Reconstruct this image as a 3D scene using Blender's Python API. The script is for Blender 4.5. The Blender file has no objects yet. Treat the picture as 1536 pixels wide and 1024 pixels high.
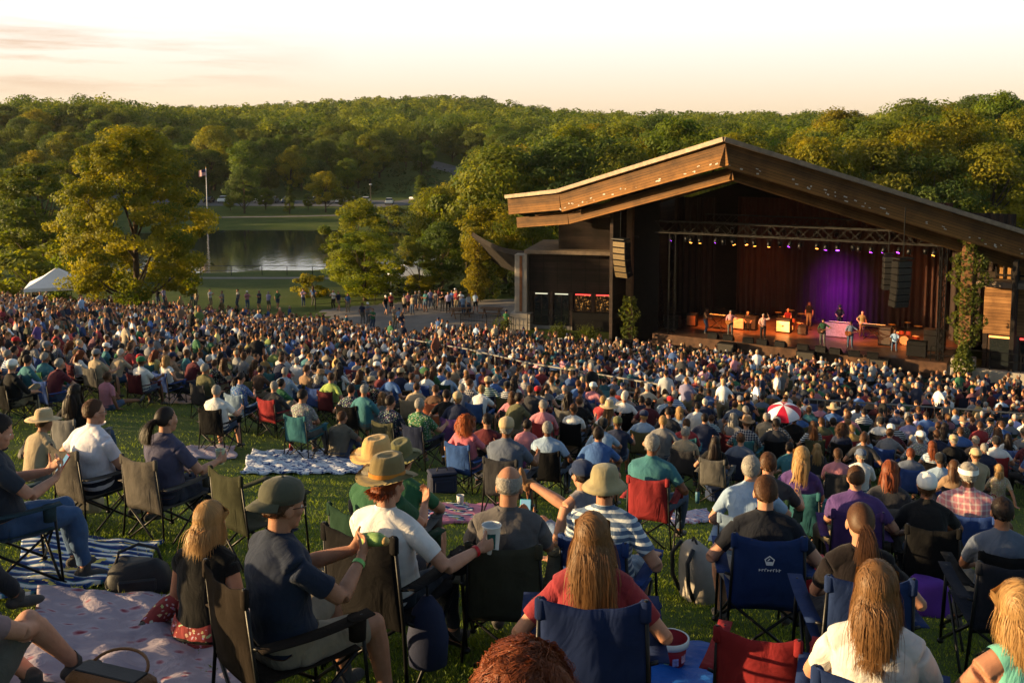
import bpy, math, random
import numpy as np
from mathutils import Vector, Matrix
R = math.radians
rnd = random.Random(7)
nrg = np.random.default_rng(11)
SC = bpy.context.scene
COL = SC.collection

# ------------------------------------------------------------------ camera
FPX, HOR = 1493.0, 210.0           # focal length in photo pixels, row of eye level
cd = bpy.data.cameras.new("camera"); cam = bpy.data.objects.new("camera", cd); COL.objects.link(cam)
cd.lens = 35; cd.sensor_width = 36; cd.clip_start = .1; cd.clip_end = 6000
TP = .1
cam.rotation_euler = (math.pi/2 - math.atan(TP), 0, 0)
cd.shift_y = (TP - (512-HOR)/FPX) * 35/36
SC.camera = cam

def lerp(a, b, t): return a + (b-a)*t
def sst(x, a, b):
    t = np.clip((x-a)/(b-a), 0, 1); return t*t*(3-2*t)

# ------------------------------------------------------------------ terrain height
FY = [0, 95, 128, 188, 200, 230, 260, 330, 420, 600, 760, 900, 1400]
FZ = [-14.6, -15.2, -16.7, -16.7, -16.3, -15.0, -13.5, -7.0, -2.5, 9, 19, 10, -10]
FZR = [-14.6, -15.2, -16.4, -16.4, -16.0, -14.5, -12.5, -7.0, -3.5, 4, 10, 4, -10]
RY = [0, 86, 100, 130, 170, 220, 300, 1400]
RZ = [-14.2, -14.2, -13.3, -10.3, -6.6, -5.5, -8, -14]
LKX, LKY, LKA, LKB, WATER = -45., 157., 40., 31., -17.0
def G(x, y):
    x = np.asarray(x, float); y = np.asarray(y, float)
    u = x/np.maximum(y, 20.)
    zb = -14.2 - 1.1*sst(x, 2, -22)
    pl = -2.3 - .08*np.clip(x, -70, 45) - .183*np.maximum(y, -14)
    pl = pl - (.56+.22*sst(u, .0, .35))*sst(y, 8, 17)*(1-sst(y, 34, 55))
    pl = pl + .17*(1-sst(y, 4.6, 9.5))
    k = .7
    near = np.maximum(pl, zb) + k*np.log1p(np.exp(-np.abs(pl-zb)/k))
    far = lerp(np.interp(y, FY, FZ), np.interp(y, FY, FZR), sst(u, -.06, .12))
    far = far + (7.5*np.exp(-((u+.085)/.12)**2)-7)*sst(y, 400, 720)
    far = far + 6*np.exp(-((y-360)/90)**2)*sst(u, -.3, -.42)
    hill = np.interp(y, RY, RZ) - .6*sst(u, .3, .55)*sst(y, 110, 160) - 5.8*(1-sst(u, .27, .5))*sst(y, 105, 170)
    far = np.maximum(far, lerp(-20, hill, sst(u, -.05, .09)))
    z = lerp(near, far, sst(y, 84, 100))
    d = np.sqrt(((x-LKX)/LKA)**2 + ((y-LKY)/LKB)**2)
    z = z - 2.2*sst(d, 1.04, .86)
    return z
def g(x, y): return float(G(x, y))
def ray(px, py): return (px-768)/FPX, (HOR-py)/FPX
def at(px, py, Y):
    u, v = ray(px, py); return Vector((u*Y, Y, v*Y))
_YS = np.concatenate([np.arange(1.5, 120, .02), np.arange(120, 900, .25)])
def ong(px, py, h=0.):
    """the first point along this pixel's ray that is h above the ground"""
    u, v = ray(px, py)
    d = v*_YS - (G(u*_YS, _YS) + h)
    i = int(np.argmax(d < 0)) if (d < 0).any() else len(d)-1
    y = float(_YS[i]); return Vector((u*y, y, v*y - h))
def topx(x, y, z): return 768 + FPX*x/y, HOR - FPX*z/y

# ------------------------------------------------------------------ materials
def S(r, gg, b):
    f = lambda c: (c/255/12.92 if c/255 <= .04045 else ((c/255+.055)/1.055)**2.4)
    return (f(r), f(gg), f(b), 1)
class NT:
    def __init__(s, name):
        s.m = bpy.data.materials.new(name); s.m.use_nodes = True
        s.t = s.m.node_tree; s.t.nodes.clear()
        s.out = s.n('ShaderNodeOutputMaterial')
    def n(s, typ, **kw):
        nd = s.t.nodes.new(typ)
        for k, v in kw.items():
            if k.startswith('i_'):
                key = k[2:]; key = int(key) if key.isdigit() else key.replace('_', ' ')
                s.set(nd.inputs[key], v)
            else: setattr(nd, k, v)
        return nd
    def set(s, inp, v):
        if isinstance(v, bpy.types.NodeSocket): s.t.links.new(v, inp)
        elif hasattr(v, 'outputs'): s.t.links.new(v.outputs[0], inp)
        else: inp.default_value = v
    def noise(s, scale, detail=4, vec=None, rough=.55, distortion=0., **kw):
        nd = s.n('ShaderNodeTexNoise', **kw); nd.inputs['Scale'].default_value = scale; nd.inputs['Detail'].default_value = detail
        nd.inputs['Roughness'].default_value = rough; nd.inputs['Distortion'].default_value = distortion
        if vec is not None: s.set(nd.inputs['Vector'], vec)
        return nd
    def ramp(s, fac, stops, interp='LINEAR'):
        nd = s.n('ShaderNodeValToRGB'); nd.color_ramp.interpolation = interp
        e = nd.color_ramp.elements
        while len(e) < len(stops): e.new(.5)
        for el, (p, c) in zip(e, stops): el.position = p; el.color = c if len(c) == 4 else (*c, 1)
        s.set(nd.inputs[0], fac); return nd
    def mix(s, fac, a, b, blend='MIX'):
        nd = s.n('ShaderNodeMix'); nd.data_type = 'RGBA'; nd.blend_type = blend
        s.set(nd.inputs[0], fac); s.set(nd.inputs[6], a); s.set(nd.inputs[7], b)
        return nd.outputs[2]
    def math(s, op, a, b=0.):
        nd = s.n('ShaderNodeMath', operation=op); s.set(nd.inputs[0], a); s.set(nd.inputs[1], b); return nd.outputs[0]
    def bump(s, h, strength=.3, dist=.02):
        nd = s.n('ShaderNodeBump'); nd.inputs['Strength'].default_value = strength; nd.inputs['Distance'].default_value = dist
        s.set(nd.inputs['Height'], h); return nd.outputs[0]
    def princ(s, col, rough=.8, metal=0., bump=None, spec=.3, **kw):
        p = s.n('ShaderNodeBsdfPrincipled')
        s.set(p.inputs['Base Color'], col); s.set(p.inputs['Roughness'], rough); s.set(p.inputs['Metallic'], metal)
        p.inputs['Specular IOR Level'].default_value = spec
        if bump is not None: s.set(p.inputs['Normal'], bump)
        for k, v in kw.items(): s.set(p.inputs[k.replace('_', ' ')], v)
        return p
    def done(s, sh):
        s.set(s.out.inputs[0], sh); return s.m
    def tc(s, which='Object'): return s.n('ShaderNodeTexCoord').outputs[which]
    def mapping(s, vec, scale=(1,1,1), rot=(0,0,0)):
        nd = s.n('ShaderNodeMapping'); s.set(nd.inputs[0], vec); nd.inputs['Scale'].default_value = scale; nd.inputs['Rotation'].default_value = rot
        return nd.outputs[0]

def mat_plain(name, col, rough=.7, metal=0., var=.25, scale=3., bump=.15, spec=.3):
    t = NT(name); v = t.tc()
    n = t.noise(scale, 5, v)
    d = tuple(c*(1-var) for c in col[:3]) + (1,); l = tuple(min(1, c*(1+var)) for c in col[:3]) + (1,)
    c = t.ramp(n.outputs[0], [(.3, d), (.7, l)])
    b = t.bump(t.noise(scale*12, 3, v).outputs[0], bump, .01)
    return t.done(t.princ(c, rough, metal, b, spec))
def mat_obj(name, rough=.85, weave=900., var=.12, wrinkle=.35, spec=.15, sheen=.1):
    """fabric coloured by the object's own colour"""
    t = NT(name); v = t.tc(); oi = t.n('ShaderNodeObjectInfo')
    n = t.noise(7, 4, v)
    f = t.ramp(n.outputs[0], [(.3, (1-var,)*3), (.7, (1+var,)*3)])
    c = t.mix(1., oi.outputs['Color'], f, 'MULTIPLY')
    h = t.math('ADD', t.math('MULTIPLY', t.noise(5.5, 3, t.mapping(v, (1, 1, .6)), distortion=1.2).outputs[0], 1.), t.math('MULTIPLY', t.noise(weave, 1, v).outputs[0], .03))
    return t.done(t.princ(c, rough, 0, t.bump(h, wrinkle, .05), spec, Sheen_Weight=sheen))
def mat_wood(name, dark, light, plank=.18, axis='Z', rough=.75, along=.15, gap=.08):
    """horizontal boards: stripes along one axis of the object's space with grain"""
    t = NT(name); v = t.tc(); sep = t.n('ShaderNodeSeparateXYZ'); t.set(sep.inputs[0], v)
    z = t.math('DIVIDE', sep.outputs[axis], plank)
    fr = t.math('FRACT', z); fl = t.math('FLOOR', z)
    wn = t.n('ShaderNodeTexWhiteNoise', noise_dimensions='1D'); t.set(wn.inputs['W'], fl)
    sc = [along]*3; sc['XYZ'.index(axis)] = 9
    gr = t.noise(2.2, 6, t.mapping(v, sc), .6)
    m = t.math('ADD', t.math('MULTIPLY', wn.outputs[0], .45), t.math('MULTIPLY', gr.outputs[0], .6))
    c = t.ramp(m, [(.2, dark), (.85, light)])
    stn = t.noise(.55, 5, t.mapping(v, (1, 1, 1) if axis == 'Z' else (1, 1, 1)), .65)
    c = t.mix(1., c, t.ramp(stn.outputs[0], [(.32, (.5, .47, .45)), (.55, (1, 1, 1)), (.75, (1.15, 1.1, 1.05))]), 'MULTIPLY')
    edge = t.math('LESS_THAN', fr, gap)
    c2 = t.mix(edge, c, tuple(q*.2 for q in dark[:3])+(1,))
    b = t.bump(t.math('SUBTRACT', m, t.math('MULTIPLY', edge, 2.)), .5, .015)
    return t.done(t.princ(c2, rough, 0, b, .25))
def mat_emit(name, col, strength):
    t = NT(name); e = t.n('ShaderNodeEmission'); e.inputs[0].default_value = col; e.inputs[1].default_value = strength
    return t.done(e)

# ------------------------------------------------------------------ mesh builder
class MB:
    def __init__(s): s.v = []; s.f = []; s.mi = []
    def add(s, vs, fs, m=0):
        o = len(s.v); s.v.extend([tuple(q) for q in vs]); s.f.extend([tuple(i+o for i in q) for q in fs]); s.mi.extend([m]*len(fs)); return s
    def box(s, c, d, M=None, m=0, bev=0.):
        x, y, z = d[0]/2, d[1]/2, d[2]/2; c = Vector(c)
        if bev > 0:
            b = min(bev, x*.9, y*.9, z*.9); vs = []
            rings = [(x-b, y-b, -z), (x, y, -z+b), (x, y, z-b), (x-b, y-b, z)]
            for (X, Y, Z) in rings:
                k = b if X == x else 0
                pts = [(-X+k, -Y), (X-k, -Y), (X, -Y+k), (X, Y-k), (X-k, Y), (-X+k, Y), (-X, Y-k), (-X, -Y+k)] if k else [(-X, -Y), (X, -Y), (X, -Y), (X, Y), (X, Y), (-X, Y), (-X, Y), (-X, -Y)]
                vs += [Vector((p[0], p[1], Z)) for p in pts]
            fs = [tuple(range(7, -1, -1)), tuple(range(24, 32))]
            for r in range(3):
                for i in range(8): j = (i+1) % 8; fs.append((r*8+i, r*8+j, r*8+8+j, r*8+8+i))
        else:
            vs = [Vector(p) for p in ((-x,-y,-z),(x,-y,-z),(x,y,-z),(-x,y,-z),(-x,-y,z),(x,-y,z),(x,y,z),(-x,y,z))]
            fs = [(3,2,1,0),(4,5,6,7),(0,1,5,4),(1,2,6,5),(2,3,7,6),(3,0,4,7)]
        if M is not None: vs = [M @ q for q in vs]
        return s.add([q + c for q in vs], fs, m)
    def bar(s, a, b, w, h=None, m=0, up=(0,0,1)):
        a, b = Vector(a), Vector(b); h = h or w; d = b-a; L = d.length
        if L < 1e-6: return s
        z = d/L; x = Vector(up).cross(z)
        if x.length < 1e-4: x = Vector((1,0,0)).cross(z)
        x.normalize(); y = z.cross(x)
        return s.box((a+b)/2, (w, h, L), Matrix((x, y, z)).transposed(), m)
    def tube(s, pts, rad, n=8, m=0, cap=True):
        pts = [Vector(p) for p in pts]; k = len(pts)
        if not hasattr(rad, '__len__'): rad = [rad]*k
        up = None; base = len(s.v); vs = []; fs = []
        for i in range(k):
            d = (pts[min(i+1, k-1)] - pts[max(i-1, 0)]).normalized()
            if up is None:
                up = Vector((0,0,1)) if abs(d.z) < .9 else Vector((0,1,0))
            x = (up - d*up.dot(d)); x = x.normalized() if x.length > 1e-5 else d.orthogonal().normalized()
            up = x; y = d.cross(x)
            for j in range(n):
                a = 2*math.pi*j/n; vs.append(pts[i] + (x*math.cos(a)+y*math.sin(a))*rad[i])
        for i in range(k-1):
            for j in range(n):
                q = (j+1) % n; fs.append((i*n+j, i*n+q, (i+1)*n+q, (i+1)*n+j))
        if cap: fs.append(tuple(range(n-1, -1, -1))); fs.append(tuple((k-1)*n+j for j in range(n)))
        return s.add(vs, fs, m)
    def lathe(s, prof, n=20, c=(0,0,0), m=0, M=None, cap=True):
        vs, fs = [], []; c = Vector(c)
        for (r, z) in prof:
            for j in range(n):
                a = 2*math.pi*j/n; q = Vector((r*math.cos(a), r*math.sin(a), z)); vs.append((M @ q if M is not None else q)+c)
        for i in range(len(prof)-1):
            for j in range(n): q = (j+1) % n; fs.append((i*n+j, i*n+q, (i+1)*n+q, (i+1)*n+j))
        if cap: fs.append(tuple(range(n-1, -1, -1))); fs.append(tuple((len(prof)-1)*n+j for j in range(n)))
        return s.add(vs, fs, m)
    def ell(s, c, r, nu=14, nv=9, M=None, m=0):
        vs, fs = [], []; c = Vector(c)
        for i in range(1, nv):
            th = math.pi*i/nv
            for j in range(nu):
                a = 2*math.pi*j/nu; q = Vector((r[0]*math.sin(th)*math.cos(a), r[1]*math.sin(th)*math.sin(a), -r[2]*math.cos(th)))
                vs.append((M @ q if M is not None else q)+c)
        for zz in (-1, 1):
            q = Vector((0,0,zz*r[2])); vs.append((M @ q if M is not None else q)+c)
        for i in range(nv-2):
            for j in range(nu): q = (j+1) % nu; fs.append((i*nu+j, i*nu+q, (i+1)*nu+q, (i+1)*nu+j))
        b = len(vs)-2
        for j in range(nu): q = (j+1) % nu; fs.append((b, q, j)); fs.append((b+1, (nv-2)*nu+j, (nv-2)*nu+q))
        return s.add(vs, fs, m)
    def loft(s, rings, m=0, caps=True):
        n = len(rings[0]); vs = [q for r in rings for q in r]; fs = []
        for i in range(len(rings)-1):
            for j in range(n): q = (j+1) % n; fs.append((i*n+j, i*n+q, (i+1)*n+q, (i+1)*n+j))
        if caps: fs.append(tuple(range(n-1, -1, -1))); fs.append(tuple((len(rings)-1)*n+j for j in range(n)))
        return s.add(vs, fs, m)
    def prism(s, poly, z0, z1, m=0):
        """a flat polygon (x, y) raised from z0 to z1"""
        n = len(poly); vs = [(p[0], p[1], z0) for p in poly]+[(p[0], p[1], z1) for p in poly]
        return s.add(vs, [tuple(range(n-1, -1, -1)), tuple(range(n, 2*n))]+[(i, (i+1) % n, n+(i+1) % n, n+i) for i in range(n)], m)
    def slab(s, pts, vec, m=0):
        """a 3-D polygon swept along vec"""
        pts = [Vector(p) for p in pts]; vec = Vector(vec); n = len(pts)
        return s.add(pts+[p+vec for p in pts], [tuple(range(n)), tuple(range(2*n-1, n-1, -1))]+[((i+1) % n, i, n+i, n+(i+1) % n) for i in range(n)], m)
    def mesh(s, name, mats, smooth=False, org=None):
        me = bpy.data.meshes.new(name)
        vs = s.v if org is None else [(q[0]-org[0], q[1]-org[1], q[2]-org[2]) for q in s.v]
        me.from_pydata(vs, [], s.f)
        for q in (mats if isinstance(mats, (list, tuple)) else [mats]): me.materials.append(q)
        if any(s.mi): me.polygons.foreach_set('material_index', s.mi)
        if smooth: me.polygons.foreach_set('use_smooth', [True]*len(s.f))
        me.update(); return me
    def build(s, name, mats, parent=None, smooth=False, org=None, label=None):
        o = bpy.data.objects.new(name, s.mesh(name, mats, smooth, org)); COL.objects.link(o)
        if parent is not None: o.parent = parent
        elif org is not None: o.location = org
        if label: o['label'] = label
        return o
def autosmooth(o, ang=40):
    o.data.polygons.foreach_set('use_smooth', [True]*len(o.data.polygons))
    try: o.data.set_sharp_from_angle(angle=R(ang))
    except Exception: pass
    return o

def npmesh(name, V, F, mats, mi=None, smooth=False, attrs=None):
    """numpy arrays to a mesh: V (n,3), F (m,k) all with the same k"""
    me = bpy.data.meshes.new(name); n, (m, k) = len(V), F.shape
    me.vertices.add(n); me.vertices.foreach_set('co', np.ascontiguousarray(V, np.float32).ravel())
    me.loops.add(m*k); me.loops.foreach_set('vertex_index', np.ascontiguousarray(F, np.int32).ravel())
    me.polygons.add(m); me.polygons.foreach_set('loop_start', np.arange(0, m*k, k, dtype=np.int32))
    for q in (mats if isinstance(mats, (list, tuple)) else [mats]): me.materials.append(q)
    if mi is not None: me.polygons.foreach_set('material_index', np.ascontiguousarray(mi, np.int32))
    if smooth: me.polygons.foreach_set('use_smooth', np.ones(m, bool))
    for nm, (dom, typ, arr) in (attrs or {}).items():
        a = me.attributes.new(nm, typ, dom)
        a.data.foreach_set('color' if 'COLOR' in typ else 'value', np.ascontiguousarray(arr, np.float32).ravel())
    me.update(calc_edges=True); return me

def tag(o, label=None, cat=None, group=None, kind=None):
    for k, v in (('label', label), ('category', cat), ('group', group), ('kind', kind)):
        if v: o[k] = v
    return o
def thing(name, label, cat, loc=(0,0,0), rz=0., group=None):
    o = bpy.data.objects.new(name, None); COL.objects.link(o); o.empty_display_size = .1
    o.location = loc; o.rotation_euler = (0, 0, rz)
    return tag(o, label, cat, group)
def link(name, me, parent=None, M=None, color=None):
    o = bpy.data.objects.new(name, me); COL.objects.link(o)
    if parent is not None: o.parent = parent
    if M is not None: o.matrix_local = M
    if color is not None: o.color = color
    return o
KIDS = {}
def copy_tree(src, kids, loc, rz=0., scale=1.):
    """a copy of a thing with copies of its parts"""
    r = src.copy(); COL.objects.link(r); r.location = loc; r.rotation_euler = (0, 0, rz); r.scale = (scale,)*3
    out = []
    for ch in kids:
        c = ch.copy(); COL.objects.link(c); c.parent = r; out.append(c)
    return r, out
# ------------------------------------------------------------------ light
SUN_EL, SUN_AZ = 8.0, -94.0     # azimuth clockwise from +Y: the sun stands to the left, a little ahead
sun_dir = Vector((math.sin(R(SUN_AZ))*math.cos(R(SUN_EL)), math.cos(R(SUN_AZ))*math.cos(R(SUN_EL)), math.sin(R(SUN_EL))))
sl = bpy.data.lights.new("sun", 'SUN'); so = bpy.data.objects.new("sun", sl); COL.objects.link(so)
sl.energy = 5.0; sl.angle = R(.6); sl.color = (1, .69, .33)
so.rotation_euler = sun_dir.to_track_quat('Z', 'Y').to_euler()
w = bpy.data.worlds.new("World"); SC.world = w; w.use_nodes = True
nt = w.node_tree; nt.nodes.clear()
wo = nt.nodes.new('ShaderNodeOutputWorld'); bg = nt.nodes.new('ShaderNodeBackground'); sky = nt.nodes.new('ShaderNodeTexSky')
sky.sky_type = 'NISHITA'; sky.sun_disc = False; sky.sun_elevation = R(SUN_EL); sky.sun_rotation = R(SUN_AZ)
sky.air_density = 1.0; sky.dust_density = 2.0; sky.ozone_density = 1.0; sky.altitude = 100
bg.inputs[1].default_value = .10
# thin high cloud: streaks low in the sky to the left, by direction
tcw = nt.nodes.new('ShaderNodeTexCoord'); mp = nt.nodes.new('ShaderNodeMapping'); mp.inputs['Scale'].default_value = (2.2, 2.2, 26); mp.inputs['Rotation'].default_value = (0, R(2.5), 0)
nz = nt.nodes.new('ShaderNodeTexNoise'); nz.inputs['Scale'].default_value = 2.0; nz.inputs['Detail'].default_value = 7; nz.inputs['Roughness'].default_value = .58
nt.links.new(tcw.outputs['Generated'], mp.inputs[0]); nt.links.new(mp.outputs[0], nz.inputs['Vector'])
cr = nt.nodes.new('ShaderNodeValToRGB'); cr.color_ramp.elements[0].position = .46; cr.color_ramp.elements[1].position = .62
nt.links.new(nz.outputs[0], cr.inputs[0])
sp = nt.nodes.new('ShaderNodeSeparateXYZ'); nt.links.new(tcw.outputs['Generated'], sp.inputs[0])
def wmap(sock, a, b, c, d):
    m = nt.nodes.new('ShaderNodeMapRange'); m.inputs[1].default_value = a; m.inputs[2].default_value = b; m.inputs[3].default_value = c; m.inputs[4].default_value = d
    nt.links.new(sock, m.inputs[0]); return m.outputs[0]
def wmath(op, a, b):
    m = nt.nodes.new('ShaderNodeMath'); m.operation = op
    for i, q in enumerate((a, b)):
        if isinstance(q, float): m.inputs[i].default_value = q
        else: nt.links.new(q, m.inputs[i])
    return m.outputs[0]
xs = wmap(sp.outputs[0], -.16, -.42, .0, .9)
zs = wmap(sp.outputs[2], .03, .06, .0, 1.)
zs2 = wmap(sp.outputs[2], .085, .125, 1., .0)
fac = wmath('MULTIPLY', wmath('MULTIPLY', cr.outputs[0], xs), wmath('MULTIPLY', zs, zs2))
def wmix(fac, a, b, blend='MIX'):
    m = nt.nodes.new('ShaderNodeMix'); m.data_type = 'RGBA'; m.blend_type = blend
    for i, q in ((0, fac), (6, a), (7, b)):
        if isinstance(q, bpy.types.NodeSocket): nt.links.new(q, m.inputs[i])
        else: m.inputs[i].default_value = q
    return m.outputs[2]
# a veil of high thin cloud whitens the blue of the sky away from the horizon
veil = wmath('MULTIPLY', wmath('MULTIPLY', wmap(sp.outputs[2], .0, .12, .75, .9), wmap(sp.outputs[2], .22, .5, 1., .05)), wmap(sp.outputs[1], .1, .6, .0, 1.))
VEIL = wmix(wmap(sp.outputs[2], .015, .12, 0., 1.), (4.5, 3.38, 2.3, 1), (5.05, 4.92, 4.76, 1))
c1 = wmix(veil, sky.outputs[0], VEIL)
c2 = wmix(fac, c1, (3.3, 2.3, 1.6, 1))
nt.links.new(c2, bg.inputs[0]); nt.links.new(bg.outputs[0], wo.inputs[0])
SC.view_settings.view_transform = 'Standard'; SC.view_settings.look = 'None'; SC.view_settings.exposure = 1.3; SC.view_settings.gamma = 1

# ------------------------------------------------------------------ ground
def ground_mat():
    t = NT('lawn'); v = t.tc()
    a = t.noise(.35, 5, v); b = t.noise(5., 6, v); c = t.noise(60., 3, v)
    m = t.math('ADD', t.math('MULTIPLY', a.outputs[0], .5), t.math('MULTIPLY', b.outputs[0], .5))
    col = t.ramp(m, [(.3, (.036, .058, .011)), (.5, (.058, .085, .016)), (.62, (.085, .098, .022)), (.75, (.12, .10, .036))])
    h = t.math('ADD', t.math('MULTIPLY', c.outputs[0], .6), b.outputs[0])
    return t.done(t.princ(col, .95, 0, t.bump(h, .6, .05), .1))
M_LAWN = ground_mat()
us = np.linspace(-1.35, 1.35, 181)
ys = np.concatenate([np.arange(-34, 100, 1.5), np.geomspace(100, 1400, 90)])
U, Yg = np.meshgrid(us, ys); Xg = U*(Yg+45)
V = np.stack([Xg, Yg, G(Xg, Yg)], -1).reshape(-1, 3)
nx = len(us); ii = (np.arange(len(ys)-1)[:, None]*nx + np.arange(nx-1)[None]).ravel()
F = np.stack([ii, ii+1, ii+nx+1, ii+nx], 1)
tag(link('ground', npmesh('ground', V, F, M_LAWN, smooth=True)), kind='structure')

t = NT('pond_water'); v = t.tc()
nzw = t.noise(1.2, 4, t.mapping(v, (1, .35, 1)))
M_WATER = t.done(t.princ((.02, .03, .022, 1), .06, 0, t.bump(nzw.outputs[0], .16, .1), .5))
mb = MB(); mb.add([(LKX-46, LKY-36, WATER), (LKX+46, LKY-36, WATER), (LKX+46, LKY+36, WATER), (LKX-46, LKY+36, WATER)], [(0,1,2,3)])
tag(mb.build('water', M_WATER), kind='structure')

def strip_sheet(name, pts, width, mat, lift, n=60):
    """a path: a ribbon that follows the ground along a polyline (x, y)"""
    P = [Vector((p[0], p[1], 0)) for p in pts]
    L = [0]
    for a, b in zip(P, P[1:]): L.append(L[-1]+(b-a).length)
    vs, fs = [], []
    for i in range(n+1):
        s_ = L[-1]*i/n
        k = max(j for j in range(len(L)-1) if L[j] <= s_+1e-9); q = P[k].lerp(P[k+1], (s_-L[k])/(L[k+1]-L[k]))
        k2 = min(k, len(P)-2); d = (P[k2+1]-P[k2]).normalized(); nn = Vector((-d.y, d.x, 0))
        wd = width if not callable(width) else width(i/n)
        for e in (-.5, -.17, .17, .5):
            x, y = q.x+nn.x*wd*e, q.y+nn.y*wd*e; vs.append((x, y, g(x, y)+lift))
    for i in range(n):
        for e in range(3): a = i*4+e; fs.append((a, a+1, a+5, a+4))
    m = MB(); m.add(vs, fs); return tag(m.build(name, mat, smooth=True), kind='structure')
def poly_sheet(name, poly, mat, lift, step=1.2):
    """ground-hugging sheet: grid cells whose centre lies inside the polygon"""
    poly = np.array(poly); x0, y0 = poly.min(0); x1, y1 = poly.max(0)
    xs = np.arange(x0, x1+step, step); yy = np.arange(y0, y1+step, step)
    X, Y = np.meshgrid(xs, yy); cx = (X[:-1, :-1]+step/2).ravel(); cy = (Y[:-1, :-1]+step/2).ravel()
    ins = inpoly(cx, cy, poly)
    V = np.stack([X, Y, G(X, Y)+lift], -1).reshape(-1, 3); n = len(xs)
    ii = (np.arange(len(yy)-1)[:, None]*n+np.arange(n-1)[None]).ravel()[ins]
    F = np.stack([ii, ii+1, ii+n+1, ii+n], 1)
    return tag(link(name, npmesh(name, V, F, mat, smooth=True)), kind='structure')
def inpoly(x, y, poly):
    ins = np.zeros(len(x), bool); n = len(poly)
    for i in range(n):
        (xa, ya), (xb, yb) = poly[i], poly[(i+1) % n]
        c = ((ya > y) != (yb > y)) & (x < (xb-xa)*(y-ya)/((yb-ya) if yb != ya else 1e-9)+xa); ins ^= c
    return ins
M_PAVE = mat_plain('paving', (.17, .15, .135, 1), .9, var=.2, scale=.8)
M_ROAD = mat_plain('asphalt', (.10, .10, .105, 1), .9, var=.2, scale=.3)
PLAZA = [(-17, 88), (-13, 73.5), (-10.5, 65), (-6.5, 60), (-5, 68), (.5, 71.5), (.5, 90), (-8, 92)]
poly_sheet('plaza_pavement', PLAZA, M_PAVE, .03, .8)
# walks beside the pond, and the road and car park beyond it
q = [at(px, py, Y) for px, py, Y in ((180, 418, 116), (330, 421, 116), (480, 418, 116), (560, 420, 114))]
strip_sheet('shore_path', [(p.x, p.y) for p in q], 2.2, M_PAVE, .03)
strip_sheet('far_path', [(-78, 203), (-62, 206), (-45, 208), (-36, 210), (-22, 216)], 2.0, M_PAVE, .04)
strip_sheet('road', [(-36, 224), (-24, 236), (-14, 252), (-10, 275), (-14, 300), (-30, 330)], 8.5, M_ROAD, .05)
strip_sheet('parking_lot', [(-100, 236), (-70, 234), (-40, 233), (-28, 234)], 12, M_ROAD, .06)
# ------------------------------------------------------------------ the pavilion
SA = Vector((10.2, 65.5, 0)); ER = Vector((.866, -.5, 0)); EB = Vector((.5, .866, 0)); DECK = -12.9; GRD = -14.2
def W(a, b, z): return Vector((SA.x+ER.x*a+EB.x*b, SA.y+ER.y*a+EB.y*b, z))
RZS = -math.pi/6                                   # the stage is turned thirty degrees
MS = Matrix((( ER.x, EB.x, 0), (ER.y, EB.y, 0), (0, 0, 1)))
def ondeck(px, py):
    u, v = ray(px, py); Y = DECK/v; return Vector((u*Y, Y, DECK))
M_FASCIA = mat_wood('fascia_boards', S(58, 40, 23), S(138, 94, 44), .16)
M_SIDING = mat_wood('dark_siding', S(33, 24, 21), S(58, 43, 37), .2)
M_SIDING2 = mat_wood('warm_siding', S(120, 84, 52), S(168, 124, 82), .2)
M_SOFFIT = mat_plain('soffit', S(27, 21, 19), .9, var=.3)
M_BEAM = mat_plain('beam_timber', S(104, 72, 46), .8, var=.3)
M_CAP = mat_plain('roof_cap', S(128, 112, 98), .6, .3)
M_ROOF = mat_plain('roof_sheet', S(84, 78, 72), .7, .2)
M_BLACK = mat_plain('black_paint', S(22, 21, 22), .8, var=.2, spec=.12)
M_BLKMET = mat_plain('black_metal', S(30, 30, 32), .4, .6)
M_STEEL = mat_plain('steel', S(50, 48, 47), .6, .4); M_RAIL = mat_plain('rail_metal', S(128, 124, 118), .5, .3)
M_CONC = mat_plain('concrete', S(150, 142, 132), .9, var=.2, scale=1.3)
M_RUST = mat_plain('rust_strip', S(126, 82, 54), .85)
t = NT('stage_deck'); v = t.tc()
M_DECK = t.done(t.princ(t.ramp(t.noise(3, 5, v).outputs[0], [(.3, S(60, 44, 36)), (.7, S(96, 70, 54))]), .35, 0, t.bump(t.noise(30, 3, v).outputs[0], .1), .4))
ORG = W(8, 4, GRD)
pav = thing('concert_pavilion', 'large timber concert pavilion with a pointed pitched roof over a dark open stage', 'stage', ORG)
def part(mb, name, mat, parent=None, smooth=False, org=None, label=None):
    return mb.build(name, mat, parent or pav, smooth, org or ORG, label)
def board(name, p0, p1, h, th, mat, parent, org, out=None, drop=0.):
    """a board whose top edge runs p0-p1: local X along the edge, Z across it"""
    p0, p1 = Vector(p0), Vector(p1); d = p1-p0; L = d.length; x = d/L
    y = Vector((0, 0, 1)).cross(x).normalized(); z = x.cross(y)
    m = MB(); m.box((L/2, 0, -h/2-drop), (L, th, h), bev=.012)
    o = m.build(name, mat); o.parent = parent
    o.matrix_local = Matrix.Translation(-Vector(org)) @ (Matrix.Translation(p0) @ Matrix((x, y, z)).transposed().to_4x4())
    return o
PK, KN, LT, RT = Vector((11.5, 54, .1)), Vector((3.1, 66, -3.3)), Vector((-.35, 70, -3.9)), Vector((31, 50, -5.8))
RT = Vector((34.0, 57.0, -6.6))
up = Vector((0, 0, 1))
PKb, KNb, LTb, RTb = Vector((16.8, 78, -.7)), Vector((5.2, 86, -5.2)), Vector((1.2, 88, -5.9)), Vector((46.5, 77.5, -10.9))
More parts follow.
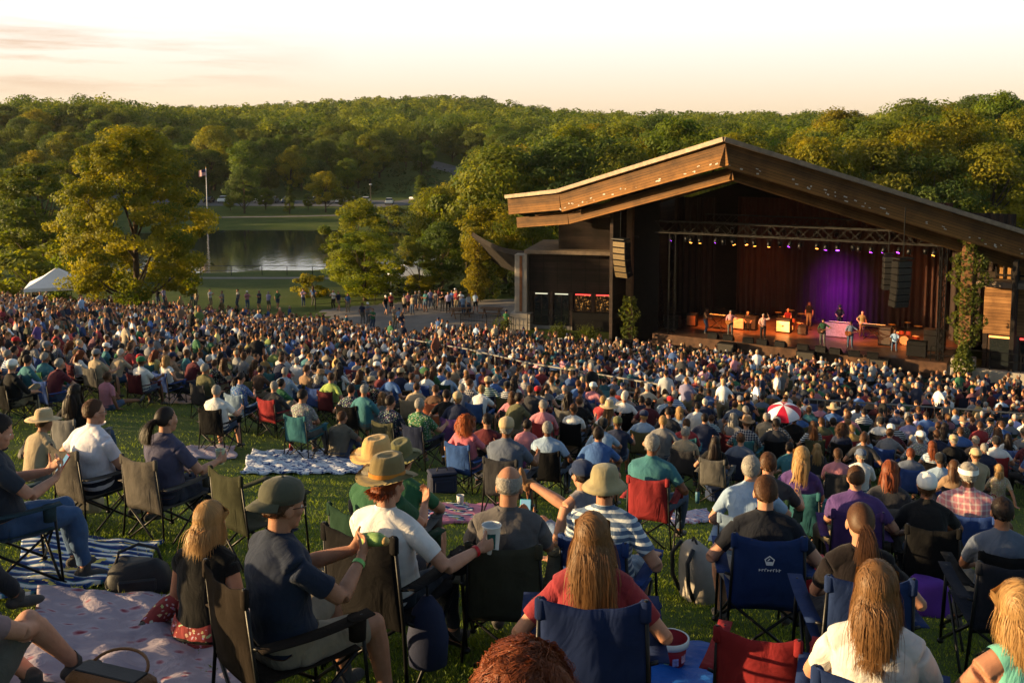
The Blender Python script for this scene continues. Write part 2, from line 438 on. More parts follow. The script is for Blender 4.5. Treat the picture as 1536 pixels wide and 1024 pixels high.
# roof: three slopes as thick slabs
for (p, q, q2, p2) in ((PK, KN, KNb, PKb), (KN, LT, LTb, KNb), (RT, PK, PKb, RTb)):
    m = MB(); m.slab([p, q, q2, p2], (0, 0, -.22)); part(m, 'roof_slope', M_ROOF)
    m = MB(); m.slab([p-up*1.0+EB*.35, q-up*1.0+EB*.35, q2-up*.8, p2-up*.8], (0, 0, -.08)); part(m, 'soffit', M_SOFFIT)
inw = EB*.12
for (p, q, h) in ((PK, KN, 1.25), (KN, LT, 1.1), (RT, PK, 1.3)):
    fb = board('fascia', p-up*.24+inw, q-up*.24+inw, h, .09, M_FASCIA, pav, ORG)
    board('roof_edge_trim', p+up*.06-EB*.12, q+up*.06-EB*.12, .26, .34, M_CAP, pav, ORG)
# weathered pale flakes along the lower edge of the fascia
M_FLAKE = mat_plain('flaked_paint', S(170, 165, 158), .9)
rr = random.Random(5)
for (p, q, n) in ((PK, KN, 26), (RT, PK, 46)):
    x = (q-p).normalized(); nrm = up.cross(x).normalized()
    if nrm.dot(EB) > 0: nrm = -nrm
    for i in range(n):
        s_ = rr.random(); c = p.lerp(q, s_)-up*(1.1+rr.random()*.32)+inw+nrm*.055
        fl = MB(); fl.bar(c, c+x*rr.uniform(.05, .22)+up*rr.uniform(-.03, .03), .01, rr.uniform(.03, .09)); part(fl, 'paint_flake', M_FLAKE)

# second, set-back fascia and the deep beams under the left slope
for off, dr, h, mt in ((1.4, 1.5, .75, M_FASCIA), (4.2, 1.2, .5, M_BEAM), (8.0, 1.2, .45, M_BEAM)):
    for (p, q) in ((PK, KN), (KN, LT), (RT, PK)):
        o_ = EB*off-up*dr; fall = lambda e: up*off*(.2 if e is RT else .05 if e is PK else .09)
        board('lower_fascia' if off < 2 else 'purlin', p+o_-fall(p), q+o_-fall(q), h, .12, mt, pav, ORG)
for k in range(7):
    s_ = (k+.5)/7
    for (p, q) in ((PK, KN), (PK, RT)):
        a = p.lerp(q, s_)-up*1.15+EB*.5
        m = MB(); m.bar(a, (a.x*1.25, a.y*1.25, a.z*1.0-1.0), .14, .34); part(m, 'rafter', M_SOFFIT)
# deck, apron, side and back walls
m = MB(); m.box((8.3, 5.8, -13.57), (18.2, 11.6, 1.3), bev=.03); o = part(m, 'stage_deck', M_DECK, org=None)
def stagebox(name, a0, a1, b0, b1, z0, z1, mat, parent=None, org=None, bev=.02):
    m = MB(); m.box((0, 0, 0), (a1-a0, b1-b0, z1-z0), bev=bev)
    o = m.build(name, mat); o.parent = parent or pav; c = W((a0+a1)/2, (b0+b1)/2, (z0+z1)/2)
    o.matrix_local = Matrix.Translation(c-Vector(org or ORG)) @ MS.to_4x4(); return o
bpy.data.objects.remove(o)
stagebox('stage_deck', -.9, 17.4, 0, 11.6, GRD-.5, DECK, M_DECK)
stagebox('stage_apron', .4, 16.6, -1.3, -.02, GRD-.5, GRD+.62, M_BLACK)
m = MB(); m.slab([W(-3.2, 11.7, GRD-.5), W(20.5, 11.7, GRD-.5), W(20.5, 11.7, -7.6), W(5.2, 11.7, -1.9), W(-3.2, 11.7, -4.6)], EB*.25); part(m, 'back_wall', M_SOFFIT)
stagebox('side_wall', -3.4, -3.15, -1.5, 11.7, GRD-.5, -2.9, M_SIDING)
stagebox('side_wall', 20.5, 20.75, 1.0, 11.7, GRD-.5, -6.9, M_SOFFIT)
stagebox('proscenium_post', -2.6, -2.2, -.6, -.2, GRD-.5, -3.6, M_BEAM)
stagebox('proscenium_post', -3.1, -.95, 1.2, 1.4, GRD-.5, -3.2, M_SOFFIT)
def curtain(name, a0, a1, b, z0, z1, mat, folds, amp, label, axis_b=False, b1=None):
    c = W((a0+a1)/2, b, z0); m = MB(); n = int(folds*8); vs, fs = [], []
    rr = random.Random(int(a0*10)+3); ph = [rr.random()*6 for _ in range(4)]
    for j, zz in enumerate(np.linspace(0, z1-z0, 6)):
        for i in range(n+1):
            s_ = i/n; th = s_*folds*2*math.pi
            d = amp*(math.sin(th+ph[0]+.8*math.sin(th*.23+ph[1]))+.4*math.sin(th*.41+ph[2]))*(1-.25*j/5)
            vs.append(((a1-a0)*(s_-.5), d, zz))
    for j in range(5):
        for i in range(n): q = j*(n+1)+i; fs.append((q, q+1, q+n+2, q+n+1))
    m.add(vs, fs); o = m.build(name, mat, smooth=True); o.matrix_world = Matrix.Translation(c) @ MS.to_4x4()
    return tag(o, label, 'curtain')
M_DRAPE = mat_plain('drape', S(66, 40, 31), .95, var=.15, scale=1)
M_DRAPEB = mat_plain('black_drape', S(46, 34, 30), .95, var=.15, scale=1)
curtain('backdrop_curtain', 1.5, 16.2, 10.6, DECK+.02, -4.2, M_DRAPE, 34, .11, 'tall brown pleated backdrop curtain with a purple spot behind the band')
curtain('side_curtain', 16.6, 20.2, 7.5, DECK-.2, -4.6, M_DRAPEB, 7, .16, 'dark pleated side curtain behind the percussion on the right of the stage')
curtain('side_curtain', -2.6, .6, 8.5, DECK+.02, -4.2, M_DRAPEB, 7, .16, 'dark pleated side curtain behind the keyboard player at the left of the stage')
# the proscenium columns with their plinths
def column(x, y, w, z1, mats, parent, zp=GRD+1.35, wp=None):
    m = MB(); m.box((x, y, (zp+z1)/2), (w, w, z1-zp), MS, bev=.02); part(m, 'column', mats[0], parent)
    wp = wp or w*1.7; m = MB(); m.box((x, y, (GRD-.4+zp)/2), (wp, wp, zp-GRD+.4), MS, bev=.03); part(m, 'plinth', mats[1], parent)
RC = Vector((26.3, 57.0, 0))
column(RC.x, RC.y, .62, -5.2, (M_BEAM, M_CONC), pav, GRD+1.6, 1.25)
# wing building on the left with its windows
WD = Vector((.978, -.208, 0)); WN = Vector((-.208, -.978, 0)); WO = Vector((1.3, 74.2, 0)); WL = 8.2
MWi = Matrix(((WD.x, -WN.x, 0), (WD.y, -WN.y, 0), (0, 0, 1)))
wing = thing('wing_building', 'dark boarded side building with a row of lit serving windows left of the stage', 'building', (WO+WD*4+up*GRD))
WORG = WO+WD*4+up*GRD
ML = {}
def wbox(name, a0, a1, b0, b1, z0, z1, mat, parent=None, bev=.015, label=None, sub=None):
    """a along the wing's front, b into it"""
    m = MB(); m.box((0, 0, 0), (a1-a0, b1-b0, z1-z0), bev=bev); o = m.build(name, mat, label=label)
    c = WO+WD*((a0+a1)/2)-WN*((b0+b1)/2)+up*((z0+z1)/2)
    Mx = Matrix.Translation(c-WORG) @ MWi.to_4x4()
    o.parent = sub or parent or wing; o.matrix_local = (ML[sub.name].inverted() @ Mx) if sub else Mx; ML[o.name] = Mx
    return o
ZW0, ZW1, ZS, ZE = -13.9, -11.35, -8.45, -8.3
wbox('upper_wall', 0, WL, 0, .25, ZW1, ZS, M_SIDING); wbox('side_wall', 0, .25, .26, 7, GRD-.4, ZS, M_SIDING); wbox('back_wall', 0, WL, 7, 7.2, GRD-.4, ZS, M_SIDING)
wbox('roof_eave', -.25, WL+.2, -.7, 7.3, ZE-.12, ZE+.16, M_CAP)
wbox('clerestory', 2.1, WL+.4, .7, 5, ZE+.16, -5.0, M_SIDING)
wbox('base_wall', 0, WL, -.02, .3, GRD-.4, ZW0, M_CONC)
wbox('floor_slab', .3, WL, .3, 7, ZW0-.3, ZW0, M_CONC)
M_AMBER = None
t = NT('lit_bar_interior'); v = t.tc(); n1 = t.noise(4.5, 3, v); n2 = t.noise(11, 2, v)
cc = t.ramp(t.math('MULTIPLY', n1.outputs[0], n2.outputs[0]), [(.2, (.008, .005, .003)), (.3, (.03, .014, .005)), (.36, (.5, .22, .05)), (.44, (1., .5, .12))])
e = t.n('ShaderNodeEmission'); t.set(e.inputs[0], cc); e.inputs[1].default_value = .42; M_AMBER = t.done(e)
t = NT('window_glass'); M_GLASS = t.done(t.princ((.016, .02, .022, 1), .05, 0, None, .8))
M_RED = mat_emit('red_neon', (1., .05, .04, 1), 1.6); M_PALE = mat_emit('pale_strip', (.75, .72, .5, 1), .6)
M_FRAME = mat_plain('window_frame', S(58, 42, 34), .6)
wins = [(.35, 1.5, M_GLASS, M_PALE), (1.85, 3.05, M_GLASS, M_PALE), (3.4, 4.75, M_AMBER, M_RED), (4.95, 6.1, M_AMBER, M_RED), (6.4, 7.85, M_AMBER, M_RED)]
for i, (a0, a1, gm, lm) in enumerate(wins):
    zb = ZW0 if i < 2 else -12.75
    f = wbox('window', a0, a1, .1, .16, zb, ZW1, M_FRAME)
    wbox('pane', a0+.07, a1-.07, .085, .098, zb+.06, ZW1-.08, gm, sub=f, bev=.003)
    wbox('light_strip', a0+.1, a1-.1, .03, .08, ZW1-.16, ZW1-.09, lm, sub=f, bev=.01)
    wbox('mullion', (a0+a1)/2-.02, (a0+a1)/2+.02, .06, .083, zb+.06, ZW1-.18, M_FRAME, sub=f, bev=.004)
    if i >= 2:
        wbox('serving_counter', a0-.1, a1+.12, -.25, .08, GRD+.05, zb-.02, M_BLACK)
for a in (0.12, 1.68, 3.22, 4.86, 6.25, 8.0): wbox('post', a-.11, a+.11, -.02, .2, ZW0, ZW1, M_FRAME)
for k in range(9): wbox('panel_seam', 1.05*k+.02, 1.05*k+.05, -.012, -.001, ZW1+.02, ZS-.02, M_BLACK, bev=.003)
wbox('menu_board', 8.02, 8.25, -.06, -.02, -12.6, -11.9, mat_plain('menu_board', S(170, 120, 100), .7))
# concrete pillar with its rust strip
pc = WO-WD*.55; m = MB()
pil = thing('concrete_pillar', 'tall pale concrete pillar with a rusty vertical strip beside the serving windows', 'pillar', pc+up*GRD)
m.box((pc.x, pc.y, (-8.5-12.9)/2), (.95, .95, 4.4), MWi, bev=.04); m.build('shaft', M_CONC, pil, org=pc+up*GRD)
m = MB(); m.box((pc.x+WN.x*.49, pc.y+WN.y*.49, -10.7), (.2, .05, 4.2), MWi); m.build('rust_strip', M_RUST, pil, org=pc+up*GRD)
m = MB(); m.box((pc.x, pc.y, -13.75), (1.6, 1.6, 1.7), MWi, bev=.05); m.build('plinth', M_CONC, pil, org=pc+up*GRD)
# terrace canopy: an upswept curved roof on a post
ca = at(706, 346, 88); cb = at(796, 377, 74.5)
can = thing('terrace_canopy', 'dark upswept canopy roof over the terrace between the vine post and the concrete pillar', 'canopy', (ca.x, ca.y, GRD)); CO = Vector((ca.x, ca.y, GRD))
vs, fs = [], []; n = 14
for i in range(n+1):
    s_ = i/n; p = ca.lerp(cb, s_)-up*(1.1*math.sin(s_*math.pi)*.42)
    for (dy, dz) in ((0, 0), (5.5, -2.3), (5.5, -2.6), (0, -.42)): vs.append(p+Vector((dy*.1, dy, dz)))
m = MB(); m.loft([vs[i*4:i*4+4] for i in range(n+1)]); m.build('canopy_roof', M_SOFFIT, can, org=CO)
m = MB()
m.bar((ca.x+.5, ca.y+.3, GRD-.3), (ca.x+.5, ca.y+.3, ca.z-.3), .3); m.build('post', M_BEAM, can, org=CO)
m = MB(); m.bar((ca.x+1.0, ca.y+4.6, GRD-.3), (ca.x+1.0, ca.y+4.6, ca.z-1.0), .25); m.build('post', M_BEAM, can, org=CO)
# right-hand building, lit by the sun
RO = Vector((28.2, 58.8, GRD)); rb_ = thing('side_building', 'sunlit boarded building with neon strips and a ramp at the right of the stage', 'building', RO)
def rbox(name, a0, a1, b0, b1, z0, z1, mat, bev=.015, sub=None):
    m = MB(); m.box((0, 0, 0), (a1-a0, b1-b0, z1-z0), bev=bev); o = m.build(name, mat)
    c = RO+ER*((a0+a1)/2)+EB*((b0+b1)/2); c.z = (z0+z1)/2; Mx = Matrix.Translation(c-RO) @ MS.to_4x4()
    o.parent = sub or rb_; o.matrix_local = (ML[sub.name].inverted() @ Mx) if sub else Mx; ML[o.name] = Mx; return o
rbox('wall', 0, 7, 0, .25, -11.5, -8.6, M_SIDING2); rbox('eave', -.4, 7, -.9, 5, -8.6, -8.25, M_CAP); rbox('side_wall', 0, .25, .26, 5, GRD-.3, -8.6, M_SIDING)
rbox('lattice_screen', .5, 7, .3, .4, -8.2, -6.4, mat_plain('lattice_back', S(150, 108, 60), .8))
for k in range(16): rbox('lattice_slat', .5+k*.42, .5+k*.42+.09, .2, .29, -8.2, -6.4, M_SOFFIT, .005)
for k in range(3): rbox('lattice_rail', .5, 7, .12, .195, -8.0+k*.65, -7.9+k*.65, M_SOFFIT, .005)
for k in range(4):
    f = rbox('window', .3+k*1.65, 1.75+k*1.65, .08, .2, -13.9, -11.55, M_FRAME)
    rbox('pane', .4+k*1.65, 1.65+k*1.65, .06, .078, -13.8, -11.7, M_GLASS, .003, f)
    rbox('neon_strip', .35+k*1.65, 1.65+k*1.65, .0, .05, -11.72, -11.62, mat_emit('orange_neon', (1, .32, .06, 1), 2.2) if k == 0 else M_RED, .01, f)
rbox('ramp_wall', -2.6, 7, -3.0, -2.7, GRD-.4, -13.1, M_CONC); rbox('ramp', -2.4, 7, -2.69, 0, GRD-.4, -13.6, M_CONC)
rbox('base_wall', .26, 7, .02, .26, GRD-.4, -13.9, M_CONC)

def railing(name, pts, label, h=1.0, mat=None, step=2.2, rails=(1., .52), baluster=0., r=.025, group=None):
    """posts and rails along a polyline of ground points"""
    P = [Vector(p) for p in pts]; o = thing(name, label, 'railing', P[0], group=group); org = P[0]; mat = mat or M_BLKMET
    for a, b in zip(P, P[1:]):
        L = (b-a).length; n = max(1, round(L/step))
        for i in range(n+1 if b is P[-1] else n):
            p = a.lerp(b, i/n); m = MB(); m.tube([p-up*.15, p+up*h], r*1.2, 6); m.build('post', mat, o, org=org)
        for f in rails:
            m = MB(); m.tube([a+up*h*f, b+up*h*f], r, 6); m.build('rail', mat, o, org=org)
        if baluster:
            k = int(L/baluster); m = MB()
            for i in range(1, k): p = a.lerp(b, i/k); m.tube([p+up*.1, p+up*(h*rails[0]-.01)], .009, 4)
            m.build('baluster_infill', mat, o, org=org)
    return o
def gp(px, py, Y=None, lift=0.):
    if Y is None: return ong(px, py, lift)
    u, _ = ray(px, py); return Vector((u*Y, Y, g(u*Y, Y)+lift))
c0 = RO+ER*-2.5-EB*2.85; c1 = RO+ER*7-EB*2.85
railing('ramp_railing', [Vector((c0.x, c0.y, -13.1)), Vector((c1.x, c1.y, -13.1))], 'dark two-bar railing on the concrete ramp wall beside the vine column', 1.05, step=1.6, rails=(1., .55))
railing('terrace_railing', [gp(690, 0, 75.5), gp(770, 0, 73.0)], 'black baluster railing in front of the terrace left of the concrete pillar', 1.05, baluster=.14)
a = WO+WD*.1+WN*1.2; b = WO+WD*3.3+WN*1.2
railing('window_railing', [Vector((a.x, a.y, GRD)), Vector((b.x, b.y, GRD))], 'black railing standing before the two tall glass doors of the side building', 1.35)
# audience rails between lawn and seats
RL = [ong(px, py, 1.0) for px, py in ((612, 512), (700, 527), (790, 548), (900, 566), (1000, 583), (1150, 598))]; RL2 = [ong(px, py, 1.0) for px, py in ((1212, 604), (1330, 612), (1440, 619), (1570, 629))]
RAILL = RL+RL2
railing('aisle_railing', RL[:4], 'thin metal railing running down from the plaza between lawn and reserved seats', 1.0, mat=M_RAIL, r=.032, step=2.4)
railing('aisle_railing', RL[3:], 'thin metal railing between lawn and seats, left of the red and white umbrella', 1.0, mat=M_RAIL, r=.032, step=2.2, baluster=.3)
railing('aisle_railing', RL2, 'thin metal railing between lawn and seats, right of the red and white umbrella', 1.0, mat=M_RAIL, r=.032, step=2.2, baluster=.3)
railing('shore_railing', [gp(250, 0, 119), gp(390, 0, 120), gp(505, 0, 118)], 'grey railing along the near bank of the pond', 1.15, step=3.2, rails=(1., .5), r=.035)
railing('plaza_railing', [gp(470, 0, 88), gp(560, 0, 90), gp(720, 0, 88)], 'thin rail at the back of the plaza behind the standing onlookers', 1.0, step=3.)
AISLE = [(p.x-.3, p.y-.85) for p in RAILL]
strip_sheet('aisle_walk', AISLE, 1.2, mat_plain('worn_walk', S(128, 118, 106), .95), .03)

# ------------------------------------------------------------------ rig: trusses, lamps, line arrays
def truss(name, p0, p1, w, label, nb=None):
    M_STEEL = M_BLKMET if name == 'truss_tower' else globals()['M_STEEL']
    p0, p1 = Vector(p0), Vector(p1); o = thing(name, label, 'truss', p0); d = p1-p0; L = d.length; x = d/L
    y = (up.cross(x) if abs(x.z) < .9 else Vector((1, 0, 0))).normalized(); z = x.cross(y); n = nb or int(L/w)
    cs = [y*a*w/2+z*b*w/2 for a, b in ((-1, -1), (1, -1), (1, 1), (-1, 1))]
    for c in cs: m = MB(); m.tube([p0+c, p1+c], .035, 6); m.build('chord', M_STEEL, o, org=p0)
    m = MB()
    for i in range(n):
        for k in range(4):
            a, b = cs[k], cs[(k+1) % 4]
            if i % 2: a, b = b, a
            m.tube([p0+d*(i/n)+a, p0+d*((i+1)/n)+b], .02, 5, cap=False)
    m.build('lacing', M_STEEL, o, org=p0); return o
ZT = -5.75
truss('lighting_truss', W(-.9, .6, ZT), W(17.0, .6, ZT), .75, 'long front lighting truss hung across the stage opening')
truss('lighting_truss', W(.5, 6.5, ZT+.2), W(16.5, 6.5, ZT+.2), .6, 'second lighting truss hung deeper over the band')
truss('truss_tower', W(.2, .6, DECK), W(.2, .6, ZT-.4), .4, 'upright truss tower at the left end of the front lighting truss')
truss('truss_tower', W(-1.3, 2.8, DECK), W(-1.7, 2.4, ZT-.4), .3, 'thinner leaning truss leg left of the upright tower')
truss('truss_tower', W(16.9, .6, GRD), W(16.9, .6, ZT-.4), .3, 'slim truss tower standing beside the right-hand speaker array')
M_WARM = mat_emit('warm_lens', (1, .30, .035, 1), 7.); M_PURP = mat_emit('purple_lens', (.4, .04, 1, 1), 8.)
can_me = MB().lathe([(.0, .0), (.11, .0), (.13, -.1), (.13, -.34), (.11, -.34), (.11, -.3), (.0, -.3)], 12, cap=False).mesh('lamp_can', M_BLKMET, True)
yoke_me = MB().tube([(-.16, 0, -.15), (-.16, 0, .12), (.16, 0, .12), (.16, 0, -.15)], .015, 5).tube([(0, 0, .12), (0, 0, .26)], .02, 5).mesh('yoke', M_BLKMET)
lens_me = {k: MB().lathe([(0, -.33), (.1, -.33), (.1, -.32), (0, -.32)], 12, cap=False).mesh('lens', mt) for k, mt in (('w', M_WARM), ('p', M_PURP), ('o', M_GLASS))}
LAMPS = []
rr = random.Random(21)
for tr, n in ((0, 24), (1, 13)):
    for i in range(n):
        a = (.2+16.4*i/(n-1))+rr.uniform(-.15, .15) if tr == 0 else 1.2+14.6*i/(n-1)+rr.uniform(-.3, .3)
        p = W(a, .6+rr.choice((-.25, .25)) if tr == 0 else 6.5, (ZT if tr == 0 else ZT+.2)-.64)
        kind = rr.choice('wwwwppo' if tr == 0 else 'wwwppp')
        side = 'left' if a < 5.5 else 'middle' if a < 11 else 'right'
        col = {'w': 'amber', 'p': 'purple', 'o': 'unlit'}[kind]
        o = thing('stage_lamp', f'{col} stage lamp hanging under the {("front", "rear")[tr]} truss', 'stage lamp', p, group=f'{col} lamps under the {("front", "rear")[tr]} truss')
        tilt = Matrix.Rotation(rr.uniform(-.5, -.1) if tr == 0 else rr.uniform(.2, .7), 4, 'X') @ Matrix.Rotation(rr.uniform(-.4, .4), 4, 'Y'); Mr = Matrix.Rotation(RZS, 4, 'Z')
        link('yoke', yoke_me, o, Mr); link('can', can_me, o, Mr @ tilt); link('lens', lens_me[kind], o, Mr @ tilt); LAMPS.append((p, kind))
def spot(name, p, tgt, col, e, ang, blend=.5, r=.1):
    l = bpy.data.lights.new(name, 'SPOT'); o = bpy.data.objects.new(name, l); COL.objects.link(o); o.location = p
    o.rotation_euler = (Vector(tgt)-Vector(p)).to_track_quat('-Z', 'Y').to_euler(); l.color = col; l.energy = e; l.spot_size = R(ang); l.spot_blend = blend; l.shadow_soft_size = r
LZ = ZT-1.1
spot('purple_spot', W(9.4, 6.4, LZ), W(9.0, 10.6, -11.4), (.22, .015, 1), 3800, 30, 1., .5); spot('purple_spot', W(8.7, 6.4, LZ), W(9.0, 10.6, -10.6), (.26, .015, 1), 1900, 54, 1., .6)
spot('purple_spot', W(10.6, 5.2, LZ), W(10.2, 5.5, DECK), (.55, .05, .8), 900, 50, .8)
for (a, b, ta, tb, e, an) in ((2.2, .9, 2.4, 4.5, 4200, 42), (5.2, .9, 5.0, 4.5, 4200, 44), (8.2, .9, 7.2, 5.0, 4200, 44), (11.5, .9, 12.0, 4.5, 2800, 44), (14.5, .9, 15.0, 4.5, 2600, 42)):
    spot('amber_spot', W(a, b, LZ), W(ta, tb, DECK+.8), (1, .26, .05), e, an, .7)
for (a, ta, e) in ((4, 3.6, 900), (13.2, 13.4, 900)): spot('amber_spot', W(a, 6.3, LZ), W(ta, 10.6, -9.5), (1, .3, .05), e*.1, 62, 1.)

M_SPK = mat_plain('speaker_grille', S(52, 50, 48), .55, .3, scale=40, var=.3)
M_SPKL = mat_plain('painted_sun_grille', S(100, 84, 58), .6, .2, scale=40, var=.3)  # paler copy of the speaker grille: golden sunlight put into its colour
def line_array(p, n, w, h, curve, label, rz, rod, grp=None):
    o = thing('line_array_speaker', label, 'speaker', p, rz)
    m = MB(); m.box((0, .1, .14), (w*1.02, .6, .1), bev=.02); m.build('hanging_bar', M_BLKMET, o)
    m = MB(); m.tube([(0, .1, .19), (0, .1, rod)], .03, 6); m.build('rod', M_BLKMET, o)
    z, y, a = 0., 0., 0.
    for i in range(n):
        a = curve*(i/n)**1.5; Mx = Matrix.Rotation(a, 3, 'X'); c = Vector((0, y, z)) + Mx @ Vector((0, .2, -h/2))
        m = MB(); m.box((0, 0, 0), (w, .55, h*.93), bev=.03); m.box((0, -.278, 0), (w*.9, .02, h*.78), bev=.008, m=1)
        for s_ in (-.18, 0, .18): m.box((0, -.29, s_*h), (w*.88, .006, .012), m=0)
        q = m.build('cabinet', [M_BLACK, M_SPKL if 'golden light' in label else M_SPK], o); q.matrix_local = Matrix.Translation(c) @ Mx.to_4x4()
        d = Mx @ Vector((0, 0, -h)); y += d.y; z += d.z
    return o
p = at(930, 362, 63); line_array(p, 6, 1.1, .4, .42, 'curved stack of line array speakers hung left of the stage in golden light', R(-48), 3.0)
p = at(954, 358, 68); line_array(p, 6, .6, .32, .2, 'narrow dark line array speaker hung just right of the golden curved stack', R(-30), 2.4)
p = at(1361, 392, 55); line_array(p, 7, 1.0, .38, .2, 'tall dark line array speaker hung at the right of the stage', R(20), 3.0)
p = at(1337, 385, 58.5); line_array(p, 6, .55, .34, .16, 'narrow line array speaker hung behind the tall one on the right', R(-10), 2.6)
# ------------------------------------------------------------------ foliage
def leaf_mat(name, cols, trans=.52, per_tree=True, rough=.6):
    """cols: (dark, light); the leaf's own tone comes from the attribute 'var', the tree's from the object"""
    t = NT(name); at_ = t.n('ShaderNodeAttribute', attribute_name='var')
    c = t.ramp(at_.outputs['Fac'], [(0., cols[0]), (1., cols[1])]).outputs[0]
    if per_tree:
        oi = t.n('ShaderNodeObjectInfo')
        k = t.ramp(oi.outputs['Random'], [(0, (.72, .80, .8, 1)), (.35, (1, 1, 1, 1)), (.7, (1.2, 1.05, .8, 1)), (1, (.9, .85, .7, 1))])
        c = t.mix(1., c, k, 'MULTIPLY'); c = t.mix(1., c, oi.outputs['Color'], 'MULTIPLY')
    d = t.princ(c, rough, 0, None, .25)
    tr = t.n('ShaderNodeBsdfTranslucent'); t.set(tr.inputs[0], t.mix(1., c, (1.5, 1.35, .5, 1), 'MULTIPLY'))
    mx = t.n('ShaderNodeMixShader'); mx.inputs[0].default_value = trans; t.set(mx.inputs[1], d); t.set(mx.inputs[2], tr)
    return t.done(mx)
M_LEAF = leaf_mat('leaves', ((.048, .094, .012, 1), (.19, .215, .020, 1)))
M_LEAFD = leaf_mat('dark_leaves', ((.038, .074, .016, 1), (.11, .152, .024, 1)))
M_IVY = leaf_mat('ivy_leaves', ((.045, .07, .012, 1), (.12, .14, .025, 1)), per_tree=False)
M_BARK = mat_plain('bark', S(74, 62, 50), .95, var=.35, scale=2)

def leaf_quads(C, size, rg, up_bias=.35, jit=.35, out=None):
    """one folded-looking quad per centre, random orientation; returns V (4n,3) F (n,4)"""
    n = len(C); nrm = rg.normal(size=(n, 3)); nrm[:, 2] = np.abs(nrm[:, 2])*(1 if out is None else .3)+up_bias*(1 if out is None else .3)
    if out is not None: nrm = nrm*.55+out
    nrm /= np.linalg.norm(nrm, axis=1)[:, None]
    a = np.cross(nrm, rg.normal(size=(n, 3))); a /= np.linalg.norm(a, axis=1)[:, None]; b = np.cross(nrm, a)
    s = size*(1+jit*rg.uniform(-1, 1, n))[:, None]
    V = np.stack([C-a*s, C-b*s*.55, C+a*s, C+b*s*.55], 1).reshape(-1, 3)
    return V, np.arange(4*n).reshape(n, 4)
def crown_clusters(rg, h0, h1, r, ncl, shape):
    """cluster centres and radii through a crown between h0 and h1"""
    P = []
    k = 0
    while len(P) < ncl and k < ncl*60:
        k += 1
        s = rg.uniform(0, 1); a = rg.uniform(0, 2*math.pi)
        if shape == 'round': prof = math.sin(math.pi*min(1, .12+.88*s))**.55 if s < .98 else .2
        elif shape == 'oval': prof = (math.sin(math.pi*(.06+.9*s)))**.7
        elif shape == 'egg': prof = (.72+.28*s/.3) if s < .3 else max(.05, 1-((s-.3)/.74)**2)**.62
        elif shape == 'cone': prof = (1-s)**.8*.98+.06
        else: prof = (1-((s-.55)/.6)**2)**.5 if abs(s-.55) < .6 else .15   # spread
        rad = r*prof*(rg.uniform(.3, 1)**.5)*(1+.16*math.sin(3*a+s*7)+.1*math.sin(7*a))
        P.append((rad*math.cos(a), rad*math.sin(a), h0+(h1-h0)*s))
    return np.array(P)
def tree_protos(name, H, r, shape, ncl, per, leaf, mat, seed, trunk_r=.2, h0=.25, clr=.13):
    rg = np.random.default_rng(seed); rr = random.Random(seed)
    P = crown_clusters(rg, H*h0, H*.97, r, ncl, shape)
    C, var, O = [], [], []; cc = np.array([0, 0, H*(h0+.97)/2*.92])
    for p in P:
        cr = H*clr*rg.uniform(.6, 1.25)
        q = rg.normal(size=(per, 3)); q /= np.linalg.norm(q, axis=1)[:, None]; q *= (rg.uniform(.25, 1, per)**.5)[:, None]*cr; q[:, 2] *= .62
        oc = p-cc; oc = oc/np.linalg.norm(oc); qn = q/np.linalg.norm(q, axis=1)[:, None]; o_ = qn*.8+oc*.75; O.append(o_/np.linalg.norm(o_, axis=1)[:, None]); C.append(p+q); var.append(np.clip(rg.normal(.5, .22)+rg.normal(0, .12, per), 0, 1))
    C = np.concatenate(C); var = np.concatenate(var)
    V, F = leaf_quads(C, leaf, rg, out=np.concatenate(O))
    crown = npmesh('crown', V, F, mat, attrs={'var': ('FACE', 'FLOAT', var)})
    m = MB(); lean = (rr.uniform(-.2, .2), rr.uniform(-.2, .2)); top = H*.78
    tp = [(lean[0]*s**2, lean[1]*s**2, top*s-.3*(s == 0)) for s in (0, .04, .15, .4, .7, 1)]
    m.tube(tp, [trunk_r*1.7, trunk_r*1.15, trunk_r, trunk_r*.75, trunk_r*.4, trunk_r*.1], 8)
    idx = rg.permutation(len(P))[:min(16, len(P))]
    for i in idx:
        e = Vector(P[i]); s = max(.12, min(.9, (e.z-H*.22)/top*.7)); b0 = Vector((lean[0]*s*s, lean[1]*s*s, top*s)); mid = b0.lerp(e, .5)+Vector((0, 0, -.04*H*.5)); rb = trunk_r*(.5-.3*s)
        m.tube([b0, mid, e], [rb, rb*.7, rb*.25], 5)
    trunk = m.mesh('trunk', M_BARK, True)
    return crown, trunk
TREES = {
 'broad_tree': [tree_protos('broad', 13, 5.2, 'round', 70, 190, .2, M_LEAF, s, .26) for s in (1, 2, 3)],
 'oval_tree': [tree_protos('oval', 13, 3.8, 'oval', 62, 190, .19, M_LEAF, s, .2) for s in (4, 5)],
 'dark_tree': [tree_protos('dark', 14, 5.0, 'round', 66, 190, .2, M_LEAFD, s, .26) for s in (6, 7)],
 'conifer': [tree_protos('conifer', 12, 2.6, 'cone', 60, 90, .2, M_LEAFD, 8, .18, .1, .07)],
 'big': [tree_protos('big', 14.6, 5.6, 'egg', 280, 230, .115, M_LEAF, 9, .26, .14, .064)],
 'lit': [tree_protos('lit', 10, 3.4, 'oval', 90, 260, .112, M_LEAF, s, .16, .08, .09) for s in (10, 12)],
 'shrub': [tree_protos('shrub', 3.2, 2.0, 'round', 26, 130, .13, M_LEAF, 11, .06, .0, .2)],
}
NTREE = []
